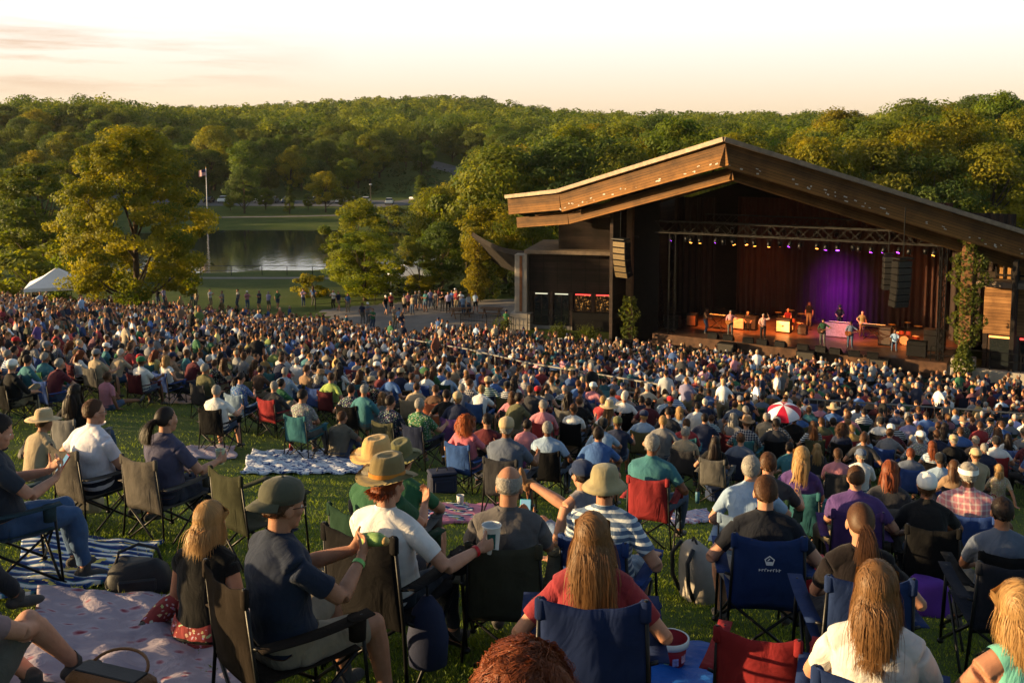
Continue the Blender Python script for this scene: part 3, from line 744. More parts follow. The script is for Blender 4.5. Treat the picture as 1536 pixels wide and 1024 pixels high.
def tree(kind, x, y, h, label, group=None, name=None, rx=1., col=None, rz=None, cat='tree', var=None):
    P = TREES[kind]; k = rnd.randrange(len(P)) if var is None else var; crown, trunk = P[k]
    H0 = {'broad_tree': 13, 'oval_tree': 13, 'dark_tree': 14, 'conifer': 12, 'big': 14.6, 'lit': 10, 'shrub': 3.2}[kind]
    nm = name or {'big': 'broad_tree', 'lit': 'leafy_tree', 'shrub': 'shrub'}.get(kind, kind)
    o = thing(nm, label, cat, (x, y, g(x, y)-.05), rnd.uniform(0, 6.28) if rz is None else rz, group)
    s = h/H0; o.scale = (s*rx, s*rx, s)
    c = link('crown', crown, o); link('trunk' if kind != 'shrub' else 'stem', trunk, o)
    if col: c.color = (*col, 1)
    NTREE.append((x, y, o)); return o
def tpx(kind, px, top, base_Y, label, rx=1., zoff=0., **kw):
    """a tree whose crown top reaches photo row `top` at depth Y"""
    u, v = ray(px, top); x = u*base_Y; h = v*base_Y-g(x, base_Y); return tree(kind, x, base_Y, h, label, rx=rx, **kw)
SUN_GOLD = (1.38, 1.12, .55)  # crown tint: the gold of the low sun painted into the leaf colour
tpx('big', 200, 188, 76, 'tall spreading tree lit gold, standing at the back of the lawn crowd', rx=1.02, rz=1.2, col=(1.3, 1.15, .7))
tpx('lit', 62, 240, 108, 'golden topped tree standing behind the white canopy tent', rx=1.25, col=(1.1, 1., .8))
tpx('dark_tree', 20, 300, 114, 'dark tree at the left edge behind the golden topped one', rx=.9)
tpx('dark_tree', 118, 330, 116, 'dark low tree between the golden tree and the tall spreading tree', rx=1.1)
tpx('shrub', 40, 372, 84, 'dark leafy shrub behind the canopy tent', name='shrub', cat='shrub', rx=1.3)
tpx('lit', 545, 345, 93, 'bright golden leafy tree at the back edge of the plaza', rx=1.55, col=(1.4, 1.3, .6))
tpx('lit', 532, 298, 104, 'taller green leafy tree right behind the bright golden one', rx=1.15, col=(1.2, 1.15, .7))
tpx('shrub', 466, 408, 97, 'golden shrub beside the bright golden tree by the pond', name='shrub', cat='shrub', rx=1.2, col=SUN_GOLD)
tpx('lit', 628, 362, 96, 'small golden tree in front of the dark mass left of the vine post', rx=1.1, col=SUN_GOLD)
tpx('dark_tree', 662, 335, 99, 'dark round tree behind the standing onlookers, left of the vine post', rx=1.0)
tpx('broad_tree', 655, 282, 112, 'tall amber tree above the dark round tree left of the terrace', rx=.85, col=SUN_GOLD)
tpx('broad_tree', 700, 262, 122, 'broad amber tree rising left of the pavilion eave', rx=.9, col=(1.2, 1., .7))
tpx('oval_tree', 738, 298, 95, 'bright green tree just under the left tip of the pavilion eave', rx=.95, col=SUN_GOLD)
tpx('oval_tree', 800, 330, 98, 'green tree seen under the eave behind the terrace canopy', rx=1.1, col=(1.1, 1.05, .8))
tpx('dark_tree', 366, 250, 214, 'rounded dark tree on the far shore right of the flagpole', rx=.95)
tpx('conifer', 434, 276, 212, 'small narrow dark tree on the far shore', rx=1.0)
tpx('broad_tree', 488, 257, 216, 'rounded amber tree standing on the far shore beside the parked cars', rx=.95, col=SUN_GOLD)
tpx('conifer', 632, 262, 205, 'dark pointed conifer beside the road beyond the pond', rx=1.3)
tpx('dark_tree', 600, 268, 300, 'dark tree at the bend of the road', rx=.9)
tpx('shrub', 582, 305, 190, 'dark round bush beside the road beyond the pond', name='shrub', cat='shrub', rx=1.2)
tpx('broad_tree', 322, 190, 262, 'tall gold topped tree behind the flagpole', rx=.9, col=SUN_GOLD)
tpx('broad_tree', 436, 226, 250, 'gold edged tree above the narrow dark tree', rx=.8, col=SUN_GOLD)
tpx('dark_tree', 280, 215, 250, 'dark tree left of the flagpole behind the tall spreading tree', rx=.9)
for px_, tp_, Y_, k_, l_ in ((345, 292, 219, 'broad_tree', 'small round tree on the far bank just right of the flagpole'), (398, 282, 221, 'broad_tree', 'green tree on the far bank between the rounded dark tree and the narrow one'), (462, 290, 220, 'oval_tree', 'small oval tree on the far bank left of the rounded amber tree'), (522, 284, 219, 'broad_tree', 'green tree on the far bank right of the rounded amber tree'), (545, 296, 205, 'dark_tree', 'low dark tree on the far bank behind the bright golden tree')): tpx(k_, px_, tp_, Y_, l_, rx=1.05)
# ---- wooded slope behind the pavilion: each tree by itself
SLOPE = []
def free(x, y, d):
    return all((x-a)**2+(y-b)**2 > d*d for a, b, _ in NTREE)
def band_label(px, Y, lo, hi, kind, tone):
    b = 'at the slope foot' if Y < lo else 'midway up the slope' if Y < hi else 'at the slope top'
    where = ('left of the eave' if px < 770 else 'above the left eave' if px < 930 else 'above the roof peak' if px < 1130 else 'above the right roof edge' if px < 1330 else 'above the right roof end')
    return f'{tone} {kind} {b} {where}'
def slope_group(lab): return lab
cand = []
rr = random.Random(33)
for Y in np.arange(97, 186, 7.0):
    for x in np.arange(.0*Y-6, .60*Y+8, 6.6):
        cand.append((x+rr.uniform(-2, 2), Y+rr.uniform(-2.5, 2.5)))
for (x, y) in cand:
    px = 768+FPX*x/y
    if px < 715 or px > 1600 or not free(x, y, 4.6): continue
    if y < 108 and px > 800: continue                      # the pavilion stands here
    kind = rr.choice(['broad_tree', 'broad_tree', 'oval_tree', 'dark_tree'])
    tone, col = rr.choice([('olive', (1.0, .95, .8)), ('golden', SUN_GOLD), ('golden', SUN_GOLD), ('green', (.95, 1.1, .9)), ('amber', (1.3, 1., .7))] if kind != 'dark_tree' else [('deep green', (1., 1., 1.))])
    h = rr.uniform(9.5, 15) * (1.1 if y > 160 else 1)
    lab = band_label(px, y, 122, 155, {'broad_tree': 'broad tree', 'oval_tree': 'oval tree', 'dark_tree': 'round tree'}[kind], tone)
    tree(kind, x, y, h, lab, group=lab, rx=rr.uniform(.85, 1.12), col=col)
# ---- near edge of the far wood, round the pond and the road: each by itself
cand = []
for Y in np.arange(238, 330, 13.):
    for x in np.arange(-.56*Y, .04*Y, 9.0):
        cand.append((x+rr.uniform(-3, 3), Y+rr.uniform(-4, 4)))
for Y in (112, 124, 137, 150, 165, 180, 195, 212, 226):
    for x in np.arange(-.08*Y-3, .02*Y+6, 7.):
        cand.append((x+rr.uniform(-2, 2), Y+rr.uniform(-3, 3)))
for Y in (118, 130, 144, 160, 178, 196, 214):
    for x in np.arange(-.66*Y, -.48*Y, 7.5):
        cand.append((x+rr.uniform(-2, 2), Y+rr.uniform(-3, 3)))
ROADC = [(-36, 224), (-24, 236), (-14, 252), (-10, 275), (-14, 300), (-30, 330)]
def near_poly(x, y, poly, d):
    for (ax, ay), (bx, by) in zip(poly, poly[1:]):
        L = (bx-ax)**2+(by-ay)**2; s = max(0, min(1, ((x-ax)*(bx-ax)+(y-ay)*(by-ay))/L))
        if (x-ax-s*(bx-ax))**2+(y-ay-s*(by-ay))**2 < d*d: return True
    return False
for (x, y) in cand:
    px = 768+FPX*x/y
    if px < -240 or px > 860 or not free(x, y, 5.2): continue
    if near_poly(x, y, ROADC, 8.5) or near_poly(x, y, [(-110, 235), (-26, 235)], 8): continue
    if ((x-LKX)/(LKA+3))**2+((y-LKY)/(LKB+3))**2 < 1: continue
    if y < 236 and 250 < px < 500: continue
    # keep the view up the road open
    if 560 < px < 690 and y < 285 and y > 200: continue
    kind = rr.choice(['broad_tree', 'oval_tree', 'dark_tree', 'dark_tree'])
    tone, col = rr.choice([('olive', (.95, .95, .85)), ('golden', SUN_GOLD), ('green', (.85, 1., .95))] if kind != 'dark_tree' else [('deep green', (1., 1., 1.))])
    where = ('left of the tall spreading tree' if px < 110 else 'behind the tall spreading tree' if px < 300 else 'behind the far shore lawn' if px < 540 else 'beside the road' if px < 700 else 'left of the pavilion')
    dist = 'near' if y < 170 else 'middle' if y < 270 else 'far'
    lab = f'{tone} {kind.replace("_", " ").replace("dark ", "")} in the {dist} wood {where}'
    h = rr.uniform(9, 14) if y > 200 else rr.uniform(3.8, 5.6) if 555 < px < 715 else rr.uniform(6.5, 9.5) if px > 560 else rr.uniform(8, 12)
    tree(kind, x, y, h, lab, group=lab, rx=rr.uniform(.85, 1.15), col=col)
# ---- the far-off wood: one mass
def forest(seed=5):
    rg = np.random.default_rng(seed); Vs, Fs, va, off = [], [], [], 0
    pts = []
    for Y in np.concatenate([np.arange(322, 460, 8.5), np.arange(460, 830, 13)]):
        step = 8.5 if Y < 460 else 11.5
        xs = np.arange(-.8*Y, .74*Y, step)
        for x in xs: pts.append((x+rg.uniform(-.45, .45)*step, Y+rg.uniform(-.4, .4)*step))
    for Y in np.arange(150, 322, 9.5):
        for x in list(np.arange(.035*Y if Y > 185 else .64*Y, .72*Y, 8.))+list(np.arange(-.9*Y, -.62*Y, 8.)): pts.append((x+rg.uniform(-3, 3), Y+rg.uniform(-3, 3)))
    for (x, y) in pts:
        if near_poly(x, y, ROADC, 8): continue
        H = rg.uniform(9, 15.5); r = H*rg.uniform(.33, .46); z = g(x, y)
        far = y > 460
        ncl, per, leaf = (11, 26, .85) if far else (18, 36, .5)
        th = np.arccos(rg.uniform(-.6, 1, ncl)); a = rg.uniform(0, 2*np.pi, ncl)
        P = np.stack([r*np.sin(th)*np.cos(a), r*np.sin(th)*np.sin(a), H*.62+H*.36*np.cos(th)], 1)
        q = rg.normal(size=(ncl, per, 3)); q /= np.linalg.norm(q, axis=2)[..., None]; q *= (rg.uniform(.4, 1, (ncl, per))**.5)[..., None]*r*.42; q[..., 2] *= .7
        oc = P-np.array([0, 0, H*.6]); oc /= np.linalg.norm(oc, axis=1)[:, None]; o_ = (q/np.linalg.norm(q, axis=2)[..., None]*.6+oc[:, None]*.9).reshape(-1, 3); o_ /= np.linalg.norm(o_, axis=1)[:, None]
        C = (P[:, None]+q).reshape(-1, 3)+np.array([x, y, z])
        V, F = leaf_quads(C, leaf, rg, out=o_); Vs.append(V); Fs.append(F+off); off += len(V)
        va.append(np.clip(rg.choice([.12, .3, .5, .85, 1.0], p=[.2, .25, .25, .18, .12])+rg.normal(0, .1, len(F)), 0, 1))
    V = np.concatenate(Vs); F = np.concatenate(Fs)
    return npmesh('forest', V, F, leaf_mat('forest_leaves', ((.042, .085, .014, 1), (.19, .22, .024, 1)), per_tree=False), attrs={'var': ('FACE', 'FLOAT', np.concatenate(va))})
tag(link('forest', forest()), kind='stuff', label='far-off wood covering the hills on the horizon')
# ---- low scrub that fills the gaps under the trees
rg = np.random.default_rng(77); C = []
for _ in range(900):
    Y = rg.uniform(93, 330); u = rg.uniform(-.6, .6); x = u*Y; px = 768+FPX*u
    if Y < 130 and px > 800 and Y < 108: continue
    if ((x-LKX)/(LKA+2))**2+((Y-LKY)/(LKB+2))**2 < 1: continue
    if near_poly(x, Y, ROADC, 7) or (Y < 245 and 240 < px < 560 and Y > 98): continue
    if 470 < px < 570 and Y < 110: continue
    if near_poly(x, Y, [(-110, 235), (-26, 235)], 8) or (px < 480 and Y < 110): continue
    z = g(x, Y); n = 60; q = rg.normal(size=(n, 3))*np.array([1.5, 1.5, .8]); q[:, 2] = np.abs(q[:, 2]); C.append(q+np.array([x, Y, z]))
C = np.concatenate(C); V, F = leaf_quads(C, .32, rg)
tag(link('undergrowth', npmesh('undergrowth', V, F, leaf_mat('scrub_leaves', ((.02, .035, .01, 1), (.06, .07, .018, 1)), per_tree=False), attrs={'var': ('FACE', 'FLOAT', np.clip(rg.normal(.5, .25, len(F)), 0, 1))})), kind='stuff', label='low scrub under the trees round the pond')
# ---- ivy on the posts
M_IVYG = leaf_mat('painted_sun_ivy', ((.09, .095, .012, 1), (.30, .25, .02, 1)), per_tree=False)  # brighter yellow ivy copy, sunlight on the vine painted into its leaves
def ivy(name, x, y, z0, z1, r0, r1, n, label, seed, leaf=.12):
    rg = np.random.default_rng(seed); s = rg.uniform(0, 1, n); z = z0+(z1-z0)*s
    lump = 1+.35*np.sin(z*2.1+seed)+.25*np.sin(z*5.3); rad = np.interp(s, [0, .5, 1], [r0, max(r0, r1)*1.05, r1])*lump*(rg.uniform(.35, 1, n)**.5); a = rg.uniform(0, 2*np.pi, n)
    C = np.stack([rad*np.cos(a), rad*np.sin(a), z-z0], 1); V, F = leaf_quads(C, leaf, rg, 0.)
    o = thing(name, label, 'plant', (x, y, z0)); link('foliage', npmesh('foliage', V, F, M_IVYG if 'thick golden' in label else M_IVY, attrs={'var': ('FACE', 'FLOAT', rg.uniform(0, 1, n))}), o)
    m = MB(); m.tube([(0.05*math.sin(k*1.9)+.2, .05*math.cos(k*1.3)-.2, (z1-z0)*k/7) for k in range(8)], [.05-.004*k for k in range(8)], 5); m.build('stem', M_BARK, o); return o
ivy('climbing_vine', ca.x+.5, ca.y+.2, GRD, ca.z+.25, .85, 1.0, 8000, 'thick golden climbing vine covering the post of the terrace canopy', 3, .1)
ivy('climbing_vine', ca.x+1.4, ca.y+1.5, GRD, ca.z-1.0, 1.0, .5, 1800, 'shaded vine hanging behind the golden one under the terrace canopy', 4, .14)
ivy('climbing_vine', RC.x+.05, RC.y-.1, -12.4, -5.6, .55, .85, 3000, 'green vine climbing the timber column at the right of the stage', 5, .1)
ivy('climbing_vine', W(-2.2, -.9, 0).x, W(-2.2, -.9, 0).y, GRD, -10.4, .7, .3, 700, 'dark vine at the foot of the post left of the stage', 6, .13)
ivy('small_conifer', W(18.3, -.6, 0).x, W(18.3, -.6, 0).y, GRD, -11.6, .8, .1, 900, 'small dark conifer beside the foot of the vine column right of the stage', 7, .12)
# ------------------------------------------------------------------ people: a body is one continuous skin
def ik(a, tgt, l1, l2, hint):
    a, tgt = Vector(a), Vector(tgt); d = tgt-a; D = d.length; D2 = max(abs(l1-l2)+.01, min(l1+l2-.004, D)); d = d/max(D, 1e-6); end = a+d*D2
    c = (l1*l1+D2*D2-l2*l2)/(2*D2); h = math.sqrt(max(l1*l1-c*c, 1e-6)); hv = Vector(hint); hv = (hv-d*hv.dot(d))
    hv = hv.normalized() if hv.length > 1e-4 else d.orthogonal().normalized()
    return a+d*c+hv*h, end
class Fig:
    """a posed figure: primitives for the skin and bones for telling cloth from skin. Faces +Y, x to its right."""
    def __init__(s, pelvis=(0, 0, .48), lean=-12., side=0., twist=0., female=False, fat=1., tall=1., head=(0., 0., 0.), curve=10.):
        s.mb = MB(); s.bones = []; s.f = female; s.fat = fat; s.k = tall; k = tall
        s.P = Vector(pelvis); s.rot = Matrix.Rotation(R(-lean), 3, 'X'); s.rot = Matrix.Rotation(R(side), 3, 'Y') @ s.rot
        s.tw = Matrix.Rotation(R(-twist), 3, 'Z')
        # spine bends: lower part leans, upper part straightens by `curve`
        up2 = Matrix.Rotation(R(-lean-curve), 3, 'X'); up2 = Matrix.Rotation(R(side*.6), 3, 'Y') @ up2
        s.up2 = up2
        def sp(d):
            if d <= .24: return s.P + s.rot @ Vector((0, 0, d*k))
            return s.P + s.rot @ Vector((0, 0, .24*k)) + up2 @ Vector((0, 0, (d-.24)*k))
        s.sp = sp
        if female: rings = [(-.11, .10, .10), (-.05, .165, .135), (.02, .176, .132), (.12, .145, .108), (.2, .132, .1), (.3, .146, .11), (.38, .158, .112), (.44, .15, .095), (.485, .10, .07), (.53, .05, .052)]
        else: rings = [(-.11, .10, .10), (-.05, .155, .13), (.02, .166, .13), (.12, .158, .122), (.22, .16, .12), (.32, .174, .125), (.4, .18, .122), (.45, .166, .1), (.49, .11, .078), (.535, .056, .058)]
        L = []
        for (d, rx, ry) in rings:
            c = sp(d); q = s.rot if d < .24 else up2; tw = Matrix.Rotation(R(-twist)*max(0, min(1, d/.4)), 3, 'Z')
            fx = fat if d < .47 else 1.; L.append([c + tw @ (q @ Vector((rx*fx*k*math.cos(a)*abs(math.cos(a))**-.12 if abs(math.cos(a)) > .01 else 0, ry*fx*k*math.sin(a), 0))) for a in [2*math.pi*i/24 for i in range(24)]])
        s.mb.loft(L)
        for i in range(len(rings)-1):
            a, b = rings[i], rings[i+1]; s.bone(sp(a[0]), sp(b[0]), (a[1]+a[2])/2*fat, (b[1]+b[2])/2*fat, 'torso' if a[0] > -.02 else 'hip')
        s.C = sp(.44); s.N = sp(.5)
        w = (.155 if female else .178)*k
        s.sh = {e: s.C + s.tw @ (up2 @ Vector((e*w*(1+.35*(fat-1)), 0, -.012*k))) for e in (-1, 1)}
        s.hp = {e: s.P + s.rot @ Vector((e*.092*k, .0, -.03*k)) for e in (-1, 1)}
        for e in (-1, 1):
            s.mb.tube([s.N+s.up2 @ Vector((e*.03*k, -.01, .015)), s.N.lerp(s.sh[e], .5)+Vector((0, 0, .012*k)), s.sh[e]], [.045*k, .056*k, .058*k*fat**.5], 12)
            s.bone(s.N.lerp(s.sh[e], .25), s.sh[e], .055, .06, 'shoulder')
        # head: yaw (right positive), pitch (down positive), tilt
        yaw, pit, til = head
        s.HR = Matrix.Rotation(R(-yaw-twist), 3, 'Z') @ Matrix.Rotation(R(-pit), 3, 'X') @ Matrix.Rotation(R(til), 3, 'Y')
        s.H = s.N + (up2 @ Vector((0, 0, .06*k))) + s.HR @ Vector((0, .022*k, .118*k)); s.hk = k*(.96 if female else 1.)
        s.head()
    def bone(s, a, b, ra, rb, reg): s.bones.append((Vector(a), Vector(b), ra, rb, reg))
    def head(s):
        k = s.hk; E = lambda c, r, nu=16, nv=11: s.mb.ell(s.H+s.HR @ (Vector(c)*k), [q*k for q in r], nu, nv, s.HR)
        E((0, -.014, .03), (.077, .097, .096), 24, 16); E((0, .03, -.045), (.057, .06, .075)); E((0, .022, .0), (.068, .068, .08)); E((0, .058, -.1), (.028, .028, .022), 12, 8)
        E((0, .094, -.022), (.0125, .02, .026), 10, 8); E((0, .1, -.035), (.017, .013, .011), 10, 8); E((0, .078, .018), (.05, .016, .013), 14, 8)
        E((0, .086, -.068), (.024, .011, .007), 12, 7); E((0, .084, -.08), (.021, .011, .007), 12, 7)
        for e in (-1, 1): E((e*.078, -.004, -.012), (.010, .024, .034), 10, 8); E((e*.045, .06, -.025), (.025, .022, .022), 10, 8)
        s.mb.tube([s.N-s.up2 @ Vector((0, 0, .03)), s.H+s.HR @ Vector((0, -.018*k, -.05*k))], [.058*k*(.88 if s.f else 1), .053*k*(.86 if s.f else 1)], 16)
        s.bone(s.H+s.HR @ Vector((0, 0, -.06*k)), s.H+s.HR @ Vector((0, 0, .05*k)), .09*k, .09*k, 'head'); s.bone(s.N+s.up2 @ Vector((0, 0, .022)), s.H+s.HR @ Vector((0, -.01, -.06)), .046, .055, 'head')
    def Mhead(s): return Matrix.Translation(s.H) @ s.HR.to_4x4() @ Matrix.Scale(s.hk, 4)
    def arm(s, e, wrist, hint=None, fing=(0, 0, -1), palm=None, curl=.5, spread=0., hand=True):
        """wrist target; fing: where the fingers point; palm: where the palm faces"""
        k = s.k; hint = hint or (e*.5, -.5, -.6); el, wr = ik(s.sh[e], wrist, .285*k, .25*k, hint); g_ = (.86 if s.f else 1.)*(.6+.4*s.fat)
        s.mb.tube([s.sh[e], s.sh[e].lerp(el, .3), s.sh[e].lerp(el, .7), el], [.056*k*g_, .052*k*g_, .045*k*g_, .04*k*g_], 12)
        s.mb.tube([el, el.lerp(wr, .25), el.lerp(wr, .7), wr], [.04*k*g_, .043*k*g_, .034*k*g_, .026*k*g_], 12)
        s.bone(s.sh[e], el, .055*g_, .04*g_, ('uarm', e)); s.bone(el, wr, .042*g_, .026*g_, ('farm', e))
        d = Vector(fing).normalized(); n = Vector(palm or (-e, 0, -.3)); n = (n-d*n.dot(d)).normalized(); sd = d.cross(n)*e      # towards the thumb
        if s.mb is not None and hand: s.hand(wr, d, n, sd, curl, spread, k*(.9 if s.f else 1.))
        s.bone(wr+d*.012, wr+d*.19*k, .06, .055, 'hand'); return wr, d, n, sd
    def hand(s, w, d, n, sd, curl, spread, k):
        Mx = Matrix((sd, d, n)).transposed()
        s.mb.ell(w+d*.05*k, (.041*k, .056*k, .0165*k), 14, 10, Mx); s.mb.ell(w+d*.075*k, (.042*k, .03*k, .0145*k), 14, 9, Mx); s.mb.ell(w+d*.03*k+sd*.022*k+n*.006*k, (.022*k, .035*k, .017*k), 10, 8, Mx)
        s.mb.tube([w-d*.02*k, w+d*.03*k], [.026*k, .026*k], 10)
        for i, (o, L) in enumerate(((.031, .076), (.0105, .086), (-.0105, .079), (-.0305, .06))):
            p = w+d*.092*k+sd*o*k; cu = curl*(1+.12*i); pts = [p-d*.02*k, p]; dd = (d+sd*(o*spread*12)).normalized()
            ang = 0
            for q, f in enumerate((.45, .31, .24)):
                ang += cu*(.75, 1., .7)[q]; v = dd*math.cos(ang)+n*math.sin(ang); pts.append(pts[-1]+v*L*f*k)
            s.mb.tube(pts, [.0095*k, .0098*k, .0088*k, .008*k, .0066*k], 8); s.mb.ell(pts[-1], (.0066*k,)*3, 8, 6)
        p = w+d*.028*k+sd*.03*k; dd = (d*.62+sd*.78).normalized(); pts = [p-dd*.012*k, p]; ang = 0
        for q, f in enumerate((.034, .03, .024)): ang += curl*.45; v = dd*math.cos(ang)+(n*.8+d*.3).normalized()*math.sin(ang); pts.append(pts[-1]+v*f*k)
        s.mb.tube(pts, [.0125*k, .0125*k, .0115*k, .0105*k, .0085*k], 8); s.mb.ell(pts[-1], (.0085*k,)*3, 8, 6)
    def leg(s, e, ankle, hint=(0, 1, .4), toe=(0, 1, -.15), hip=None):
        k = s.k; hp = s.hp[e] if hip is None else hip; kn, an = ik(hp, ankle, .43*k, .42*k, hint); g_ = (.6+.4*s.fat)
        s.mb.tube([hp, hp.lerp(kn, .35), hp.lerp(kn, .75), kn], [.094*k*g_, .083*k*g_, .066*k*g_, .056*k*g_], 14)
        s.mb.ell(kn, (.056*k*g_,)*3, 12, 9)
        s.mb.tube([kn, kn.lerp(an, .28), kn.lerp(an, .7), an], [.054*k*g_, .058*k*g_, .043*k*g_, .036*k*g_], 12)
        s.bone(hp, kn, .09*g_, .058*g_, ('thigh', e)); s.bone(kn, an, .056*g_, .036*g_, ('calf', e))
        t = Vector(toe).normalized(); sd = t.cross(Vector((0, 0, 1))).normalized(); u_ = sd.cross(t); Mx = Matrix((sd, t, u_)).transposed()
        s.mb.tube([an+u_*.02, an-u_*.03*k], [.036*k, .04*k], 10)
        s.mb.ell(an-u_*.05*k-t*.02*k, (.036*k, .05*k, .034*k), 12, 8, Mx); s.mb.ell(an-u_*.057*k+t*.07*k, (.046*k, .095*k, .028*k), 14, 9, Mx)
        s.bone(an-u_*.05*k-t*.05*k, an-u_*.055*k+t*.15*k, .05, .035, ('foot', e)); s.bone(an+u_*.03, an-u_*.05, .037, .04, ('foot', e))
        return kn, an
    def skin(s, voxel, smooth=4):
        me = s.mb.mesh('tmp', []); o = bpy.data.objects.new('tmp', me); COL.objects.link(o)
        r = o.modifiers.new('r', 'REMESH'); r.mode = 'VOXEL'; r.voxel_size = voxel; r.use_smooth_shade = True
        sm = o.modifiers.new('s', 'SMOOTH'); sm.factor = .5; sm.iterations = smooth
        return o
def eval_mesh(o, name):
    dg = bpy.context.evaluated_depsgraph_get(); m2 = bpy.data.meshes.new_from_object(o.evaluated_get(dg)); me = o.data
    bpy.data.objects.remove(o); bpy.data.meshes.remove(me); m2.name = name; m2.materials.clear(); return m2
def mesh_np(me):
    V = np.empty(len(me.vertices)*3, np.float32); me.vertices.foreach_get('co', V); V = V.reshape(-1, 3)
    N = np.empty(len(me.vertices)*3, np.float32); me.vertices.foreach_get('normal', N); N = N.reshape(-1, 3)
    nl = len(me.loops); li = np.empty(nl, np.int32); me.loops.foreach_get('vertex_index', li)
    ls = np.empty(len(me.polygons), np.int32); me.polygons.foreach_get('loop_start', ls); return V, N, li, ls
SLEEVE = {'short': (.66, -9), 'long': (9, .96), 'half': (1.2, .15), 'none': (-1, -1), 'cap': (.2, -9)}
def regions(fig, P, sleeve='short', legs='long', neck=True):
    """0 skin, 1 shirt, 2 trousers, 3 shoes for every point; nearest bone by distance over radius"""
    best = np.full(len(P), 1e9); reg = np.zeros(len(P), np.int32)
    for (a, b, ra, rb, r) in fig.bones:
        a_, d = np.array(a), np.array(b-a); L = max(float((d*d).sum()), 1e-9); t = ((P-a_)@d)/L; tc = np.clip(t, 0, 1)
        q = np.linalg.norm(P-a_-tc[:, None]*d, axis=1)/(ra+(rb-ra)*tc)
        nm = r[0] if isinstance(r, tuple) else r
        if nm == 'torso': code = np.full(len(P), 1)
        elif nm == 'hip': code = np.full(len(P), 2)
        elif nm == 'shoulder': code = np.full(len(P), 1 if sleeve != 'none' else 0) if sleeve != 'none' else (t < .35).astype(int)
        elif nm == 'head': code = np.zeros(len(P), int)
        elif nm == 'uarm': code = (t < SLEEVE[sleeve][0]).astype(int)
        elif nm == 'farm': code = (t < SLEEVE[sleeve][1]).astype(int)
        elif nm == 'hand': code = np.zeros(len(P), int)
        elif nm == 'thigh': code = np.where(t < (9 if legs == 'long' else .86 if legs == 'short' else .5), 2, 0)
        elif nm == 'calf': code = np.where(t < (.93 if legs == 'long' else -1 if legs != 'capri' else .4), 2, 0)
        else: code = np.full(len(P), 3 if r[1] > 0 else 5)
        m = q < best; best[m] = q[m]; reg[m] = code[m]
    return reg
def cloth_shell(V, N, li, ls, face_reg, code, off, seed, wr=.006, grow=0):
    """the faces of one garment lifted off the skin as a mesh of their own, hem smoothed, with folds"""
    Fq = li.reshape(-1, 4); F = Fq[face_reg == code]
    if not len(F): return None
    idx, inv = np.unique(F, return_inverse=True); F2 = inv.reshape(F.shape); P = V[idx].astype(float).copy(); n = N[idx]
    E = np.concatenate([F2[:, [i, (i+1) % 4]] for i in range(4)]); key = np.sort(E, 1); _, ui, cnt = np.unique(key[:, 0]*10000000+key[:, 1], return_index=True, return_counts=True)
    B = key[ui[cnt == 1]]                                   # hem edges
    for _ in range(14):
        acc = np.zeros_like(P); c = np.zeros(len(P)); np.add.at(acc, B[:, 0], P[B[:, 1]]); np.add.at(acc, B[:, 1], P[B[:, 0]]); np.add.at(c, B[:, 0], 1); np.add.at(c, B[:, 1], 1)
        m = c > 1; P[m] = P[m]*.5+.5*acc[m]/c[m][:, None]
    rg = np.random.default_rng(seed); w_ = np.zeros(len(P))
    for i in range(7):
        kx = rg.normal(size=3)*np.array([1, 1, .8]); kx *= rg.uniform(18, 46)/np.linalg.norm(kx); w_ += np.sin(P@kx+rg.uniform(0, 6)+1.6*np.sin(P@(rg.normal(size=3)*9)))*rg.uniform(.3, 1)
    P = P+n*(off+wr*np.clip(w_/2.2, -1, 1)[:, None])
    return P, F2
def seat_cloth_mats():
    t = NT('patterned_cloth'); v = t.tc(); oi = t.n('ShaderNodeObjectInfo'); al = oi.outputs['Alpha']; base = oi.outputs['Color']
    def sel(lo, hi): return t.math('MULTIPLY', t.math('GREATER_THAN', al, lo), t.math('LESS_THAN', al, hi))
    vo = t.n('ShaderNodeTexVoronoi'); vo.inputs['Scale'].default_value = 36; t.set(vo.inputs['Vector'], t.mix(.06, v, t.noise(14, 3, v).outputs[1]))
    fl = t.math('LESS_THAN', vo.outputs['Distance'], .33); fcol = t.mix(.45, (.62, .56, .46, 1), vo.outputs['Color']); fcol = t.mix(.35, fcol, base)
    c = t.mix(t.math('MULTIPLY', sel(.7, .9), fl), base, fcol)
    sep = t.n('ShaderNodeSeparateXYZ'); t.set(sep.inputs[0], v)
    def band(ax, w, th): return t.math('LESS_THAN', t.math('FRACT', t.math('MULTIPLY', sep.outputs[ax], 1/w)), th)
    c = t.mix(t.math('MULTIPLY', sel(.5, .7), band(2, .045, .42)), c, (.55, .58, .6, 1))
    pl = t.math('ADD', t.math('MULTIPLY', band(0, .05, .3), .4), t.math('MULTIPLY', band(2, .05, .3), .4))
    c = t.mix(t.math('MULTIPLY', sel(.3, .5), pl), c, (.6, .56, .52, 1))
    n = t.noise(7, 4, v); f = t.ramp(n.outputs[0], [(.3, (.86,)*3), (.7, (1.12,)*3)]); c = t.mix(1., c, f, 'MULTIPLY')
    h = t.math('ADD', t.noise(6., 4, t.mapping(v, (1, 1, .55)), distortion=1.6).outputs[0], t.math('MULTIPLY', t.noise(700, 1, v).outputs[0], .03))
    return t.done(t.princ(c, .9, 0, t.bump(h, .42, .05), .1, Sheen_Weight=.08))
M_CLOTH = seat_cloth_mats()
M_FABRIC = mat_obj('chair_fabric', .92, 500, .15, .4, .08, .0)
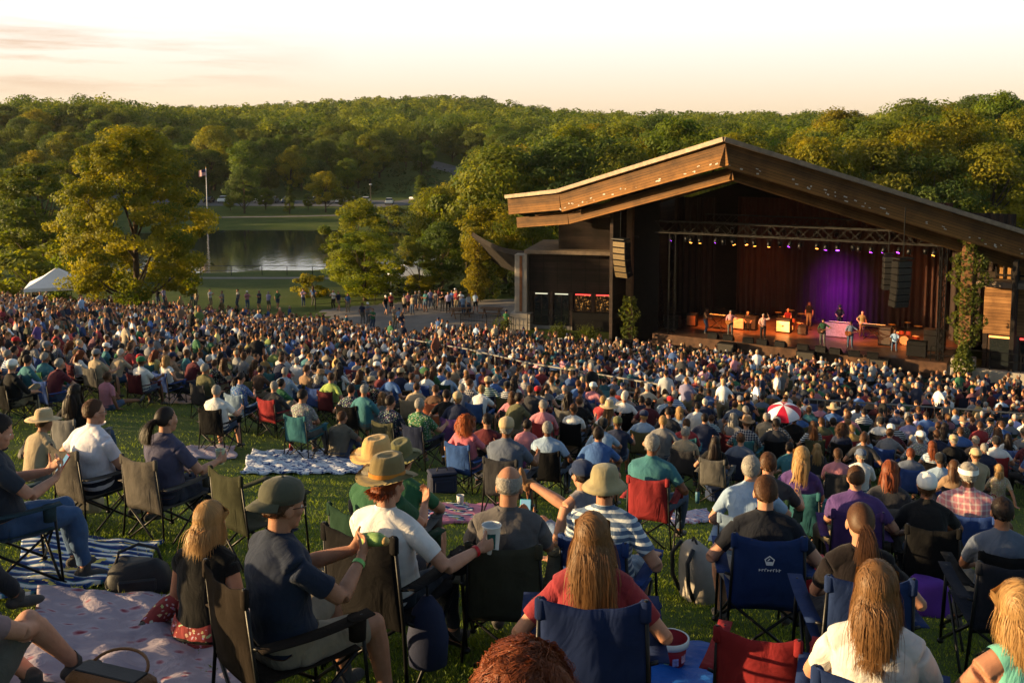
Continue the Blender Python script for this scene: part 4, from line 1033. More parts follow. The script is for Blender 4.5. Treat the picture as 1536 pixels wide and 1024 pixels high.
def skin_mat():
    t = NT('skin'); v = t.tc(); oi = t.n('ShaderNodeObjectInfo')
    tone = t.ramp(oi.outputs['Random'], [(0, (.47, .25, .165, 1)), (.45, (.40, .205, .13, 1)), (.8, (.33, .16, .095, 1)), (.9, (.2, .09, .05, 1)), (1, (.1, .045, .026, 1))])
    n = t.ramp(t.noise(14, 5, v).outputs[0], [(.3, (.85, .8, .78)), (.7, (1.12, 1.08, 1.08))])
    return t.done(t.princ(t.mix(1., tone, n, 'MULTIPLY'), .6, 0, t.bump(t.math('ADD', t.noise(120, 3, v).outputs[0], t.math('MULTIPLY', t.noise(26, 4, v).outputs[0], 1.6)), .14, .012), .22))
def trouser_mat():
    t = NT('trousers'); v = t.tc(); oi = t.n('ShaderNodeObjectInfo')
    tone = t.ramp(oi.outputs['Random'], [(0, (.035, .055, .10, 1)), (.3, (.2, .165, .11, 1)), (.5, (.012, .013, .016, 1)), (.68, (.10, .10, .095, 1)), (.84, (.06, .09, .15, 1))], 'CONSTANT')
    n = t.ramp(t.noise(9, 4, v).outputs[0], [(.3, (.8,)*3), (.7, (1.15,)*3)])
    return t.done(t.princ(t.mix(1., tone, n, 'MULTIPLY'), .9, 0, t.bump(t.noise(9, 3, v, distortion=1.5).outputs[0], .4, .04), .15))
M_SKIN = skin_mat(); M_TROU = trouser_mat(); M_SHOE = mat_plain('shoe', S(70, 66, 64), .7, var=.5, scale=9)
def hair_mat():
    t = NT('hair'); a = t.n('ShaderNodeAttribute', attribute_name='var'); oi = t.n('ShaderNodeObjectInfo')
    f = t.ramp(a.outputs['Fac'], [(0, (.68, .66, .64, 1)), (.5, (1, 1, 1, 1)), (1, (1.3, 1.25, 1.2, 1))])
    c = t.mix(1., oi.outputs['Color'], f, 'MULTIPLY'); p = t.princ(c, .5, 0, None, .28)
    tr = t.n('ShaderNodeBsdfTranslucent'); t.set(tr.inputs[0], t.mix(1., c, (1.6, 1.3, 1., 1), 'MULTIPLY')); mx = t.n('ShaderNodeMixShader'); mx.inputs[0].default_value = .22
    t.set(mx.inputs[1], p); t.set(mx.inputs[2], tr); return t.done(mx)
M_HAIR = hair_mat(); M_HAT = mat_obj('hat_cloth', .9, 400, .15, .3)

# ------------------------------------------------------------------ hair and hats, in the head's own space
SKC, SKR = np.array([0, -.014, .03]), np.array([.0795, .0995, .0985])
def hairline(d, low=0.):
    zt = np.interp(d[:, 1], [-1, -.3, 0, .3, .65, 1], [-.72, -.66, -.3, .12, .6, .72]); return d[:, 2] > zt+low
def hair(style, n, seed, wd=.006, L=None, steps=None, bald=False):
    rg = np.random.default_rng(seed); d = rg.normal(size=(n*6, 3)); d /= np.linalg.norm(d, axis=1)[:, None]
    m = hairline(d)
    if bald: m &= (d[:, 2] < .32+.25*rg.uniform(-1, 1, len(d))*.3) | (np.abs(d[:, 0]) > .86)
    d = d[m][:n]; n = len(d)
    L0 = L or {'short': .032, 'crop': .016, 'bob': .24, 'long': .44, 'curly': .12, 'pony': .13, 'wavy': .34}[style]
    st = steps or {'short': 3, 'crop': 2, 'bob': 8, 'long': 11, 'curly': 9, 'pony': 6, 'wavy': 11}[style]
    Ls = L0*rg.uniform(.7, 1.06, n); layer = 1.012+rg.uniform(0, .13 if style not in ('short', 'crop', 'pony') else .03, n)
    p = SKC+d*SKR*1.0; cr = np.array([.12, -.45, .88]); nrm = d/SKR; nrm /= np.linalg.norm(nrm, axis=1)[:, None]
    t = d-cr*(d@cr)[:, None]; t = t-nrm*(t*nrm).sum(1)[:, None]; t /= np.maximum(np.linalg.norm(t, axis=1), 1e-5)[:, None]
    if style in ('bob', 'long', 'wavy'): t[:, 1] -= .5*(d[:, 1] > 0.1)*(1.2-np.abs(d[:, 0])); t[:, 0] += .7*np.sign(d[:, 0])*(d[:, 1] > .1)
    if style in ('short', 'crop'): t = t*.95+nrm*(.3 if style == 'short' else .24)+rg.normal(size=(n, 3))*.3
    if style == 'curly': t = nrm*.9+rg.normal(size=(n, 3))*.4
    if style == 'curly':
        gd = rg.normal(size=(170, 3)); gd /= np.linalg.norm(gd, axis=1)[:, None]; gi = np.argmax(d@gd.T, 1); t = nrm*.85+rg.normal(size=(170, 3))[gi]*.45+rg.normal(size=(n, 3))*.12
    rnp = rg.uniform(0, 6.28, n) if style != 'curly' else rg.uniform(0, 6.28, 170)[gi]+rg.normal(0, .3, n); clump = np.round(rg.uniform(0, 40, n)); pts = [p.copy()]
    for k in range(st):
        s = (Ls/st)[:, None]
        if style == 'pony':
            tie = np.array([0, -.135, .01]); t = tie-p; L1 = np.linalg.norm(t, axis=1)[:, None]; t = t/np.maximum(L1, .01); s = np.minimum(L1/max(st-k, 1), .06)
        elif style in ('bob', 'long', 'wavy'):
            gk = .16+.11*k; t = t+np.array([0, 0, -gk]); t[:, :2] *= (.95 if k > 3 else 1.)
        elif style in ('short', 'crop'): t = t+np.array([0, 0, -.12])
        if style == 'wavy': t = t+np.stack([np.sin(clump*1.7+k*1.1)*.09, np.cos(clump*2.3+k*1.1)*.09, 0*rnp], 1)
        if style in ('bob', 'long', 'wavy'): t = t+rg.normal(size=(n, 3))*.10
        t /= np.maximum(np.linalg.norm(t, axis=1), 1e-6)[:, None]
        p = p+t*s
        if style == 'curly': p = p+np.stack([np.sin(rnp+k*1.5), np.cos(rnp+k*1.5), np.sin(rnp*2+k*1.3)*.6], 1)*(.0105 if n < 3000 else .0235)*9/st+np.array([0, 0, -.0035*k*9/st])
        ly = 1+(layer-1)*min(1., .35+.25*k); e = (p-SKC)/(SKR*ly[:, None]); r = np.linalg.norm(e, axis=1); ins = r < 1
        if style in ('bob', 'long', 'wavy', 'short', 'crop') and k < (7 if style != 'short' else 9): ins |= (r > 1.0) & (p[:, 2] > -.02) & (style in ('bob', 'long', 'wavy') or r > 1.05)
        p[ins] = SKC+(e[ins]/r[ins][:, None])*SKR*ly[ins][:, None]
        # shoulders and back
        c2, r2 = np.array([0, -.03, -.36]), np.array([.175, .13, .17]); e = (p-c2)/r2; r = np.linalg.norm(e, axis=1); ins = r < 1; p[ins] = c2+(e[ins]/r[ins][:, None])*r2
        # keep the face free
        if style in ('bob', 'long', 'wavy'): fr = (p[:, 1] > .035) & (np.abs(p[:, 0]) < .085) & (p[:, 2] < .06); p[fr, 0] = np.where(p[fr, 0] >= 0, .088, -.088); p[fr, 1] -= .02
        pts.append(p.copy())
    var = np.clip(.5+.15*np.sin(clump*12.9)+rg.normal(0, .2, n), 0, 1)
    A = np.stack(pts, 1)                                       # n, st+1, 3
    if style == 'pony':
        m2 = max(60, n//5); q0 = np.array([0, -.135, .01])+rg.normal(size=(m2, 3))*.012; q = [q0]; tt = np.array([0., -.6, .05])+rg.normal(size=(m2, 3))*.12
        for k in range(st): tt = tt+np.array([0, .06, -.4]); tt /= np.linalg.norm(tt, axis=1)[:, None]; q.append(q[-1]+tt*.22/st*rg.uniform(.9, 1.05, (m2, 1)))
        A = np.concatenate([A, np.stack(q, 1)]); var = np.concatenate([var, np.clip(rg.normal(.5, .2, m2), 0, 1)]); n += m2
    T = np.gradient(A, axis=1); O = A-np.array([0, -.01, -.02]); O[:, :, 2] *= .3; sd = np.cross(T, O); sd /= np.maximum(np.linalg.norm(sd, axis=2), 1e-6)[..., None]
    wv = wd*np.interp(np.linspace(0, 1, st+1), [0, .2, .75, 1], [.7, 1, .9, .25])[None, :, None]*rg.uniform(.7, 1.25, (n, 1, 1))
    V = np.stack([A-sd*wv, A+sd*wv], 2).reshape(-1, 3); k1 = (st+1)*2
    b = (np.arange(n)[:, None]*k1+np.arange(st)[None]*2).ravel(); F = np.stack([b, b+1, b+3, b+2], 1); fv = np.repeat(var, st)
    # the scalp under the strands
    m = MB(); m.ell(SKC, SKR*1.012, 28, 20); Vs = np.array(m.v); Fs = np.array([f if len(f) == 4 else (f[0], f[1], f[2], f[2]) for f in m.f if len(f) == 4]); ce = (Vs[Fs].mean(1)-SKC)/SKR; ce /= np.linalg.norm(ce, axis=1)[:, None]; keep = hairline(ce, -.0)
    if bald: keep &= (ce[:, 2] < .3)
    Fs = Fs[keep]
    me = npmesh('hair', np.concatenate([V, Vs]), np.concatenate([F, Fs+len(V)]), M_HAIR, smooth=True, attrs={'var': ('FACE', 'FLOAT', np.concatenate([fv, np.full(len(Fs), .35)]))}); return me
M_BAND = mat_obj('hat_band', .8)
def hat(kind, back=False):
    m = MB(); n = 32; c = (0, -.012, 0); sg = -1 if back else 1
    def ring(z, rx, ry, dz=lambda a: 0): return [Vector((rx*math.cos(a), c[1]+ry*math.sin(a), z+dz(a))) for a in [2*math.pi*i/n for i in range(n)]]
    if kind == 'cap':
        m.loft([ring(.03, .086, .106), ring(.06, .0885, .109), ring(.09, .085, .104), ring(.115, .07, .088), ring(.132, .042, .055), ring(.138, .008, .01)])
        vs = []; nn = 14
        for i in range(nn+1):
            a = math.pi*(.14+.72*i/nn); ca_, sa = math.cos(a), math.sin(a)
            for (f, dz) in ((0, 0), (.5, -.006), (1, -.02)):
                ex = .078*f*max(0, sa-.2)**.7; vs.append(Vector((ca_*(.086+.004*f), sg*(sa*(.106+ex))+c[1], .036+dz-.018*abs(ca_)*f)))
        top = [v+Vector((0, 0, .005)) for v in vs]; k = len(vs); fs = []
        for i in range(nn):
            for j in range(2): a = i*3+j; fs += [(a, a+1, a+4, a+3), (k+a, k+a+3, k+a+4, k+a+1)]
            a = i*3+2; fs.append((a, k+a, k+a+3, a+3))
        m.add(vs+top, fs); m.ell((0, c[1], .139), (.009, .009, .006), 8, 6)
    elif kind in ('fedora', 'straw'):
        br = .075 if kind == 'fedora' else .105; dz = lambda a: .022*abs(math.cos(a))**2*(1 if kind == 'fedora' else .2)-.012*abs(math.sin(a))
        m.loft([ring(.052, .088+br, .108+br, dz), ring(.056, .088+br*.5, .108+br*.5, lambda a: dz(a)*.35), ring(.058, .09, .11), ring(.1, .0875, .107), ring(.14, .082, .1), ring(.168, .07, .088, lambda a: .006*math.sin(a)), ring(.17, .045, .06), ring(.158 if kind == 'fedora' else .172, .012, .03)], caps=True)
    elif kind == 'bucket':
        m.loft([ring(.0, .142, .165), ring(.024, .118, .14), ring(.045, .09, .11), ring(.09, .086, .105), ring(.125, .074, .092), ring(.136, .04, .05), ring(.137, .01, .01)])
    elif kind == 'visor':
        m.loft([ring(.03, .0865, .107), ring(.075, .0845, .105)], caps=False)
        vs = []
        for i in range(13):
            a = math.pi*(.16+.68*i/12)
            for f in (0, 1): vs.append(Vector((math.cos(a)*.086, math.sin(a)*(.107+.08*f*max(0, math.sin(a)-.2)**.6)+c[1], .036-.02*f)))
        m.add(vs, [(2*i, 2*i+1, 2*i+3, 2*i+2) for i in range(12)])
    return m.mesh(kind, M_HAT, True)
def hat_band(kind='fedora'):
    m = MB(); n = 32; m.loft([[Vector((rx*math.cos(a), -.012+ry*math.sin(a), z)) for a in [2*math.pi*i/n for i in range(n)]] for (z, rx, ry) in ((.062, .0925, .1125), (.085, .0915, .1115))], caps=False); return m.mesh('hat_band', M_BAND, True)
HAT = {k: hat(k) for k in ('cap', 'fedora', 'straw', 'bucket', 'visor')}; HAT['backcap'] = hat('cap', True); BANDME = hat_band()
HAIRM = {'short': hair('short', 700, 1, .0065), 'crop': hair('crop', 600, 2, .006), 'bob': hair('bob', 420, 3, .010), 'long': hair('long', 420, 4, .011), 'curly': hair('curly', 460, 5, .008), 'pony': hair('pony', 420, 6, .009), 'bald': hair('crop', 260, 7, .008, bald=True), 'wavy': hair('wavy', 420, 8, .011)}

# ------------------------------------------------------------------ camp chair
def chair_meshes():
    f = MB(); r = .0105
    for e in (-1, 1):
        f.tube([(e*.27, -.29, .02), (e*.235, -.27, .42), (e*.215, -.315, .9)], r, 6); f.tube([(e*.28, .31, .02), (e*.27, .27, .6)], r, 6)
        f.tube([(e*.28, .31, .03), (e*.23, -.24, .42)], r, 6); f.tube([(e*.285, -.29, .03), (e*.25, .25, .42)], r, 6); f.tube([(e*.225, -.285, .61), (e*.27, -.27, .615)], r, 6)
        for y, q in ((-.29, .27), (.31, .28)): f.ell((e*q, y, .02), (.026, .026, .02), 8, 6)
        f.ell((e*.27, .27, .6), (.018, .018, .018), 8, 6)
    for y, y2 in ((-.29, -.25), (.31, .26)):
        f.tube([(-.275, y, .035), (.235, y2, .42)], r, 6); f.tube([(.275, y-.012, .035), (-.235, y2-.012, .42)], r, 6)
    frame = f.mesh('frame', M_BLKMET, True)
    def sheet(nu, nv, fn, th):
        vs = [Vector(fn(i/nu, j/nv)) for j in range(nv+1) for i in range(nu+1)]; fs = []; w = nu+1
        for j in range(nv):
            for i in range(nu): a = j*w+i; fs.append((a, a+1, a+w+1, a+w))
        nr = [Vector((0, 0, 0)) for _ in vs]
        for q in fs:
            n_ = (vs[q[1]]-vs[q[0]]).cross(vs[q[3]]-vs[q[0]])
            for i in q: nr[i] += n_
        k = len(vs); v2 = [v+n_.normalized()*th for v, n_ in zip(vs, nr)]; f2 = [tuple(i+k for i in reversed(q)) for q in fs]; rim = []
        bd = [i for i in range(w)]+[j*w+nu for j in range(1, nv+1)]+[nv*w+i for i in range(nu-1, -1, -1)]+[j*w for j in range(nv-1, 0, -1)]
        for a, b in zip(bd, bd[1:]+bd[:1]): rim.append((b, a, a+k, b+k))
        return MB().add(vs+v2, fs+f2+rim)
    def bk(s, t):
        x = (s-.5)*2; z = .37+.53*t-.035*(1-x*x)*t*t+.03*(1-x*x)*(1-t); y = -.255-.06*t-.055*(1-x*x)*(.4+.6*math.sin(math.pi*min(1, t*.9+.1)))
        return (x*(.218+.02*(1-t)), y-.006*math.sin(x*9+t*3)*t, z)
    back = sheet(14, 10, bk, .007)
    for e in (-1, 1): back.box((e*.212, -.312, .85), (.05, .034, .1), bev=.012)
    b = back.mesh('backrest', M_FABRIC, True)
    seat = sheet(10, 8, lambda s, t: ((s-.5)*.49, -.25+.53*t, .42-.055*math.sin(math.pi*s)*math.sin(math.pi*min(1, t*1.05))-.0*t), .007).mesh('seat', M_FABRIC, True)
    arm = sheet(2, 8, lambda s, t: ((s-.5)*.085, -.28+.60*t, .615-.02*math.sin(math.pi*t)), .006).mesh('armrest', M_FABRIC, True)
    cup = MB().lathe([(.043, 0.), (.046, -.01), (.042, -.11), (.0, -.112)], 14, cap=False).lathe([(.043, 0), (.052, .004), (.052, -.003), (.043, -.006)], 14, cap=False).mesh('cup_holder', M_FABRIC, True)
    return frame, b, seat, arm, cup
CH = chair_meshes()
def camp_chair(loc, rz, col_, label, group=None, scale=1., metal=None, logo=False, arms=True, acol=None):
    col = tuple(c*.5+.12*(sum(col_)/3) for c in col_); o = thing('camp_chair', label, 'camp chair', loc, rz, group); o.scale = (scale,)*3; c4 = (*col, 1); a4 = (*(acol or col), 1)
    link('frame', CH[0], o); link('backrest', CH[1], o, color=c4); link('seat', CH[2], o, color=c4)
    for e in (-1, 1):
        a = link('armrest', CH[3], o, Matrix.Translation((e*.275, 0, 0)), a4)
        if e == 1: link('cup_holder', CH[4], a, Matrix.Translation((0.0, .24, .612)), a4)
    return o
# ------------------------------------------------------------------ posed figures
def L3(c): return S(*c)[:3]
def soft(c): l = sum(c)/3; return tuple((q*.78+l*.22)*.82 for q in c)
def arms_chair(f, e, how):
    k = f.k; z0 = f.P.z
    A = {'rest': ((e*.29, .12, z0+.17), (-e*.05, 1, -.12), (0, 0, -1), .35, (e*.7, -.7, -.5)), 'lap': ((e*.08, .28, z0+.12), (-e*.75, .6, -.25), (0, -.3, -1), .45, (e*.8, -.4, -.4)),
         'thigh': ((e*.16, .30, z0+.14), (-e*.1, 1, -.25), (0, 0, -1), .3, (e*.7, -.5, -.4)), 'cup': ((e*.27, .34, z0+.26), (0, 1, .05), (-e, 0, 0), .8, (e*.5, -.5, -.8)),
         'phone': ((e*.10, .33, z0+.27), (-e*.35, .6, .7), (-e*.3, -1, .3), .6, (e*.7, -.3, -.7)), 'chin': ((e*.1, .2, z0+.46), (-e*.5, -.3, .8), (-e*.3, -.8, 0), 1.1, (e*.6, .2, -.9)),
         'knees': ((e*.11, .42, z0+.20), (-e*.9, .4, -.1), (0, -.6, -.8), .5, (e, -.1, -.3)), 'back': ((e*.30, -.30, z0-.07), (e*.4, -.9, -.1), (0, 0, -1), .15, (e*.5, -1, .3)),
         'side': ((e*.30, .04, z0-.05), (e*.2, .9, -.15), (0, 0, -1), .2, (e*.5, -.8, .2)), 'up': ((e*.30, .2, z0+.74), (0, .2, 1), (-e, .3, 0), .5, (e, 0, -.6)),
         'hang': ((e*.25, .02, z0-.06), (0, .15, -1), (-e, 0, 0), .35, (e*.3, -1, 0)), 'hip': ((e*.19, .06, z0+.06), (-e*.6, .5, -.5), (-e, 0, 0), .3, (e*1, -.4, 0)),
         'fold': ((-e*.08, .2, z0+.27), (-e, .2, .1), (0, -1, 0), .3, (e, -.2, -.5)), 'guitarneck': ((-.42, .26, z0+.26), (-.4, .5, .7), (0, -1, .3), .9, (-1, -.2, -.6)),
         'strum': ((.1, .2, z0+.04), (-.8, .5, -.3), (0, -1, -.2), .5, (1, -.5, .1)), 'keys': ((e*.17, .42, z0+.14), (0, 1, -.1), (0, 0, -1), .4, (e*.7, -.4, -.3)), 'clap': ((e*.05, .32, z0+.36), (0, .8, .5), (-e, 0, 0), .1, (e, -.2, -.5))}
    wr, fg, pl, cu, hi = A[how]; return f.arm(e, Vector(wr), hint=hi, fing=fg, palm=pl, curl=cu)
def legs_(f, e, how, dz=0.):
    z = f.P.z
    Lg = {'bent': ((e*.13, .50, .03+dz), (0, .6, 1), (e*.15, 1, -.12)), 'out': ((e*.14, .80, .03+dz), (0, .2, 1), (e*.15, 1, .5)), 'tuck': ((e*.13, .24, .05+dz), (0, 1, .5), (e*.1, 1, -.5)), 'wide': ((e*.24, .46, .03+dz), (e*.4, .5, 1), (e*.35, 1, -.12)),
          'cross': ((-e*.26, .44, z+.10), (e*.6, .6, .7), (-e*.7, .6, .3)), 'up': ((e*.15, .56, .06+dz), (e*.1, .2, 1), (e*.1, 1, -.1)), 'indian': ((-e*.14, .33, .09), (e, .35, .15), (-e*.9, .4, -.1)), 'long': ((e*.13, .84, .07+dz), (0, .1, 1), (e*.2, .5, 1)),
          'fold': ((-.45, .12+.1*e, .07), (-.3, .9, .4), (-1, -.3, -.1)), 'stand': ((e*.12, 0.02*e, .085), (0, 1, 0), (e*.3, 1, -.05)), 'stride': ((e*.1, .2*e, .085), (0, 1, 0), (0, 1, -.05))}
    an, hi, toe = Lg[how]; return f.leg(e, Vector(an), hint=hi, toe=toe)
PR = {}
def proto(name, kind, ra, la, rl, ll, female=False, lean=None, head=(0, 0, 0), fat=1., sleeve='short', legs='long', tall=1., side=0., curve=10.):
    z0 = {'C': .47, 'G': .125, 'S': .925}[kind]
    lean = {'C': -13., 'G': 6., 'S': 0.}[kind] if lean is None else lean
    f = Fig((0, 0, z0), lean, female=female, fat=fat, head=head, side=side, curve=curve if kind != 'S' else 0)
    arms_chair(f, 1, ra); arms_chair(f, -1, la); legs_(f, 1, rl); legs_(f, -1, ll)
    me = eval_mesh(f.skin(.015, 3), 'body'); V, N, li, ls = mesh_np(me); Fq = li.reshape(-1, 4); fr = regions(f, V[Fq].mean(1), sleeve, legs); fr[fr == 5] = 3
    Vv = V.copy(); vr = regions(f, V, sleeve, legs); pu = np.where(vr == 1, .010, np.where(vr == 2, .012, np.where(vr >= 3, .004, 0.)))
    me.vertices.foreach_set('co', (Vv+N*pu[:, None]).astype(np.float32).ravel())
    for m_ in (M_SKIN, M_CLOTH, M_TROU, M_SHOE): me.materials.append(m_)
    me.polygons.foreach_set('material_index', fr.astype(np.int32)); me.polygons.foreach_set('use_smooth', np.ones(len(fr), bool)); me.update()
    # a coarse copy for the far crowd
    o = f.skin(.042, 3); d = o.modifiers.new('d', 'DECIMATE'); d.ratio = .34; lo = eval_mesh(o, 'lo'); lo.calc_loop_triangles()
    Vl, Nl, _, _ = mesh_np(lo); T = np.empty(len(lo.loop_triangles)*3, np.int32); lo.loop_triangles.foreach_get('vertices', T); T = T.reshape(-1, 3); c = Vl[T].mean(1); lr = regions(f, c, sleeve, legs); lr[lr == 5] = 3
    hd = np.array((np.linalg.inv(np.array(f.Mhead())) @ np.concatenate([c, np.ones((len(c), 1))], 1).T).T[:, :3]); dd = (hd-SKC)/SKR; rr_ = np.linalg.norm(dd, axis=1); lr[(rr_ < 1.35) & hairline(dd/np.maximum(rr_, 1e-6)[:, None])] = 4
    Vl = Vl + Nl*.012; bpy.data.meshes.remove(lo)
    PR[name] = dict(me=me, M=f.Mhead(), H=f.H.copy(), kind=kind, f=female, lo=(Vl, T, lr))
proto('c_rest', 'C', 'rest', 'rest', 'bent', 'bent', legs='short')
proto('c_lap', 'C', 'lap', 'lap', 'bent', 'bent', head=(12, 6, 0))
proto('c_flap', 'C', 'lap', 'rest', 'bent', 'tuck', female=True, head=(-10, 2, 3))
proto('c_fwd', 'C', 'knees', 'thigh', 'wide', 'bent', lean=16, head=(6, -8, 0), legs='short')
proto('c_frest', 'C', 'rest', 'thigh', 'out', 'bent', female=True, head=(14, 0, -3), sleeve='cap')
proto('c_cup', 'C', 'cup', 'lap', 'bent', 'wide', fat=1.15, head=(-6, 0, 0), legs='short')
proto('c_cross', 'C', 'thigh', 'rest', 'cross', 'bent', head=(-25, 4, 4), sleeve='half')
proto('c_big', 'C', 'rest', 'lap', 'wide', 'wide', fat=1.22, head=(4, 0, 0))
proto('c_phone', 'C', 'phone', 'thigh', 'bent', 'out', female=True, head=(8, 16, 0), legs='short')
proto('g_knees', 'G', 'knees', 'knees', 'up', 'up', lean=12)
proto('g_back', 'G', 'back', 'lap', 'up', 'long', female=True, lean=-16, curve=16)
proto('g_cross', 'G', 'lap', 'thigh', 'indian', 'indian', lean=8, head=(10, 4, 0), legs='short')
proto('g_out', 'G', 'side', 'lap', 'long', 'up', lean=-4, head=(16, 0, 4), legs='short')
proto('g_fcross', 'G', 'side', 'lap', 'indian', 'indian', female=True, lean=4, sleeve='cap', head=(-12, 0, 0))
proto('s_hang', 'S', 'hang', 'hang', 'stand', 'stand')
proto('s_fold', 'S', 'fold', 'fold', 'stand', 'stand', legs='short', head=(10, 0, 0), fat=1.1)
proto('s_fhip', 'S', 'hip', 'hang', 'stand', 'stand', female=True, head=(-10, 0, 0))
proto('s_walk', 'S', 'hang', 'lap', 'stride', 'stride', head=(20, 0, 0), legs='short')
proto('s_up', 'S', 'clap', 'clap', 'stand', 'stand')
proto('s_guitar', 'S', 'strum', 'guitarneck', 'stand', 'stand', head=(-12, 10, 0), sleeve='half')
proto('s_keys', 'S', 'keys', 'keys', 'stand', 'stand', lean=6, head=(0, 14, 0), sleeve='half')
proto('s_sing', 'S', 'strum', 'up', 'stand', 'stand', sleeve='half')
proto('c_drum', 'C', 'keys', 'keys', 'bent', 'bent', lean=-2)
EYEM = None
def eye_mesh():
    m = MB(); m.ell((0, .073, -.002), (.0125, .0125, .0115), 12, 9, m=0); m.ell((0, .0822, -.002), (.0055, .004, .0055), 10, 7, m=1)
    return m.mesh('eye', [mat_plain('eye_white', S(225, 220, 212), .25, var=.05), mat_plain('iris', S(60, 44, 34), .2)], True)
EYEM = eye_mesh()
def glasses_mesh():
    m = MB()
    for e in (-1, 1):
        m.tube([(e*.034+.022*math.cos(a), .103-.01*abs(math.cos(a)), -.003+.016*math.sin(a)) for a in [2*math.pi*i/14 for i in range(15)]], .0018, 5)
        m.tube([(e*.056, .096, .002), (e*.076, .07, .004), (e*.082, -.005, .006)], .002, 5)
    m.tube([(-.012, .105, 0), (.012, .105, 0)], .0018, 5); return m.mesh('glasses', M_BLKMET, True)
GLASSM = glasses_mesh()
PEOPLE = []      # (pos, label, handle)
def put(f_or_H, px, py, phi):
    """ground point that brings the head to this pixel, for a figure turned phi degrees to the right"""
    H = f_or_H.H if hasattr(f_or_H, 'H') else f_or_H; t = ong(px, py, H.z); rz = R(-phi); h = Matrix.Rotation(rz, 3, 'Z') @ Vector((H.x, H.y, 0))
    x, y = t.x-h.x, t.y-h.y; return Vector((x, y, g(t.x, t.y))), rz
HAIRC = {'blond': (166, 132, 86), 'honey': (116, 84, 52), 'brown': (84, 56, 36), 'dark': (40, 30, 26), 'black': (26, 22, 21), 'grey': (150, 146, 140), 'white': (206, 200, 190), 'auburn': (120, 62, 34), 'red': (158, 84, 40)}
def hero(label, px, py, kind, phi, pose, female=False, fat=1., lean=None, head=(0, 0, 0), side=0., sleeve='short', legs='long', shirt=((60, 60, 70), 1.), trou=((60, 70, 95), 1.), hairs=('short', 'brown'), hatk=None, hatc=(80, 80, 80), band=None, glasses=False, shoes=(80, 76, 74), seed=1, voxel=.0075, pos=None, curve=10., nh=1500, scale=1., handle=None, tall=1., z0=None, hw=None, hl=None, hst=None, chair=None, tone=None):
    z0 = z0 or {'C': .47, 'G': .125}[kind]; lean = {'C': -13., 'G': 6.}[kind] if lean is None else lean
    f = Fig((0, 0, z0), lean, female=female, fat=fat, head=head, side=side, curve=curve, tall=tall); pose(f)
    if pos is None: loc, rz = put(f, px, py, phi)
    else: loc, rz = Vector((pos[0], pos[1], g(*pos[:2]))), R(-phi)
    loc.z -= .02
    me = eval_mesh(f.skin(voxel, 4), 'body'); V, N, li, ls = mesh_np(me); Fq = li.reshape(-1, 4); fr = regions(f, V[Fq].mean(1), sleeve, legs); me.materials.append(M_SKIN)
    o = thing('person', label, 'person', loc, rz); link('body', me, o)
    for code, nm, (col, al), off, wr in ((1, 'shirt', shirt, .011, .0085), (2, 'trousers', trou, .013, .009), (3, 'shoe', (shoes, 1.), .005, .0), (5, 'shoe', (shoes, 1.), .005, .0)):
        r = cloth_shell(V, N, li, ls, fr, code, off, seed*7+code, wr)
        if r is None: continue
        if nm == 'trousers' and legs == 'short': nm = 'shorts'
        q = link(nm, npmesh(nm, r[0], r[1], M_CLOTH, smooth=True), o, color=(*soft(L3(col)), al))
    if sleeve != 'none':
        m = MB(); u2 = f.up2; c_ = f.N+u2 @ Vector((0, .004, -.012)); rx, ry = (.062, .060) if female else (.070, .066)
        m.tube([c_+u2 @ Vector((rx*math.cos(a), ry*math.sin(a), -.016*math.sin(a))) for a in [2*math.pi*i/22 for i in range(23)]], .0075, 6, cap=False); m.build('collar', M_CLOTH, o, True).color = (*[q*.85 for q in L3(shirt[0])], 1)
    if hairs:
        hm = hair(hairs[0], (int(nh*3.6) if hairs[0] != 'curly' else nh) if hairs[0] != 'bald' else 700, seed+40, hw or {'short': .0038, 'crop': .0035, 'curly': .0042, 'bald': .004}.get(hairs[0], .0015), hl, hst, bald=False) if hairs[0] != 'bald' else hair('crop', 900, seed+40, .0035, bald=True)
        link('hair', hm, o, f.Mhead(), (*L3(HAIRC[hairs[1]]), 1))
    if hatk:
        h = link('hat', HAT[hatk], o, f.Mhead() @ Matrix.Scale(1.06, 4), (*L3(hatc), 1))
        if band: link('hat_band', BANDME, h, None, (*L3(band), 1))
    
    for e_ in (-1, 1): link('eye', EYEM, o, f.Mhead() @ Matrix.Translation((e_*.031, 0, 0)))
    if glasses: link('glasses', GLASSM, o, f.Mhead())
    PEOPLE.append((loc.copy(), label, handle, kind)); Mw = Matrix.Translation(loc) @ Matrix.Rotation(rz, 4, 'Z')
    if chair:
        col, cl = chair[0], chair[1]; kw = chair[2] if len(chair) > 2 else {}
        camp_chair(loc-Vector((0, 0, .01)), rz, L3(col), cl, **kw)
    return o, f, Mw
def A(f, e, *a, **k): return f.arm(e, *a, **k)
# --- nearest figures, one by one
def pz(f):
    A(f, 1, (.34, .0, .04), hint=(.5, -.6, .2), fing=(.35, .9, -.1), palm=(0, 0, -1), curl=.12); arms_chair(f, -1, 'lap'); legs_(f, 1, 'fold'); legs_(f, -1, 'fold')
hero('person with a blond bob, black top and red skirt sitting on the pink quilt', 300, 792, 'G', 14, pz, True, 1.08, lean=2, sleeve='cap', shirt=((22, 22, 24), 1.), trou=((150, 44, 44), .8), hairs=('bob', 'blond'), seed=1, nh=2600, handle='the blond-bobbed person on the quilt', head=(8, 4, 0), scale=1.)
def pz(f):
    A(f, 1, (.11, .36, .80), hint=(.7, -.3, -.8), fing=(-.5, .7, .45), palm=(-.9, -.1, .3), curl=.55); A(f, -1, (-.03, .40, .80), hint=(-.7, -.3, -.8), fing=(.35, .75, .4), palm=(.9, -.2, .3), curl=.5); legs_(f, 1, 'bent'); legs_(f, -1, 'wide')
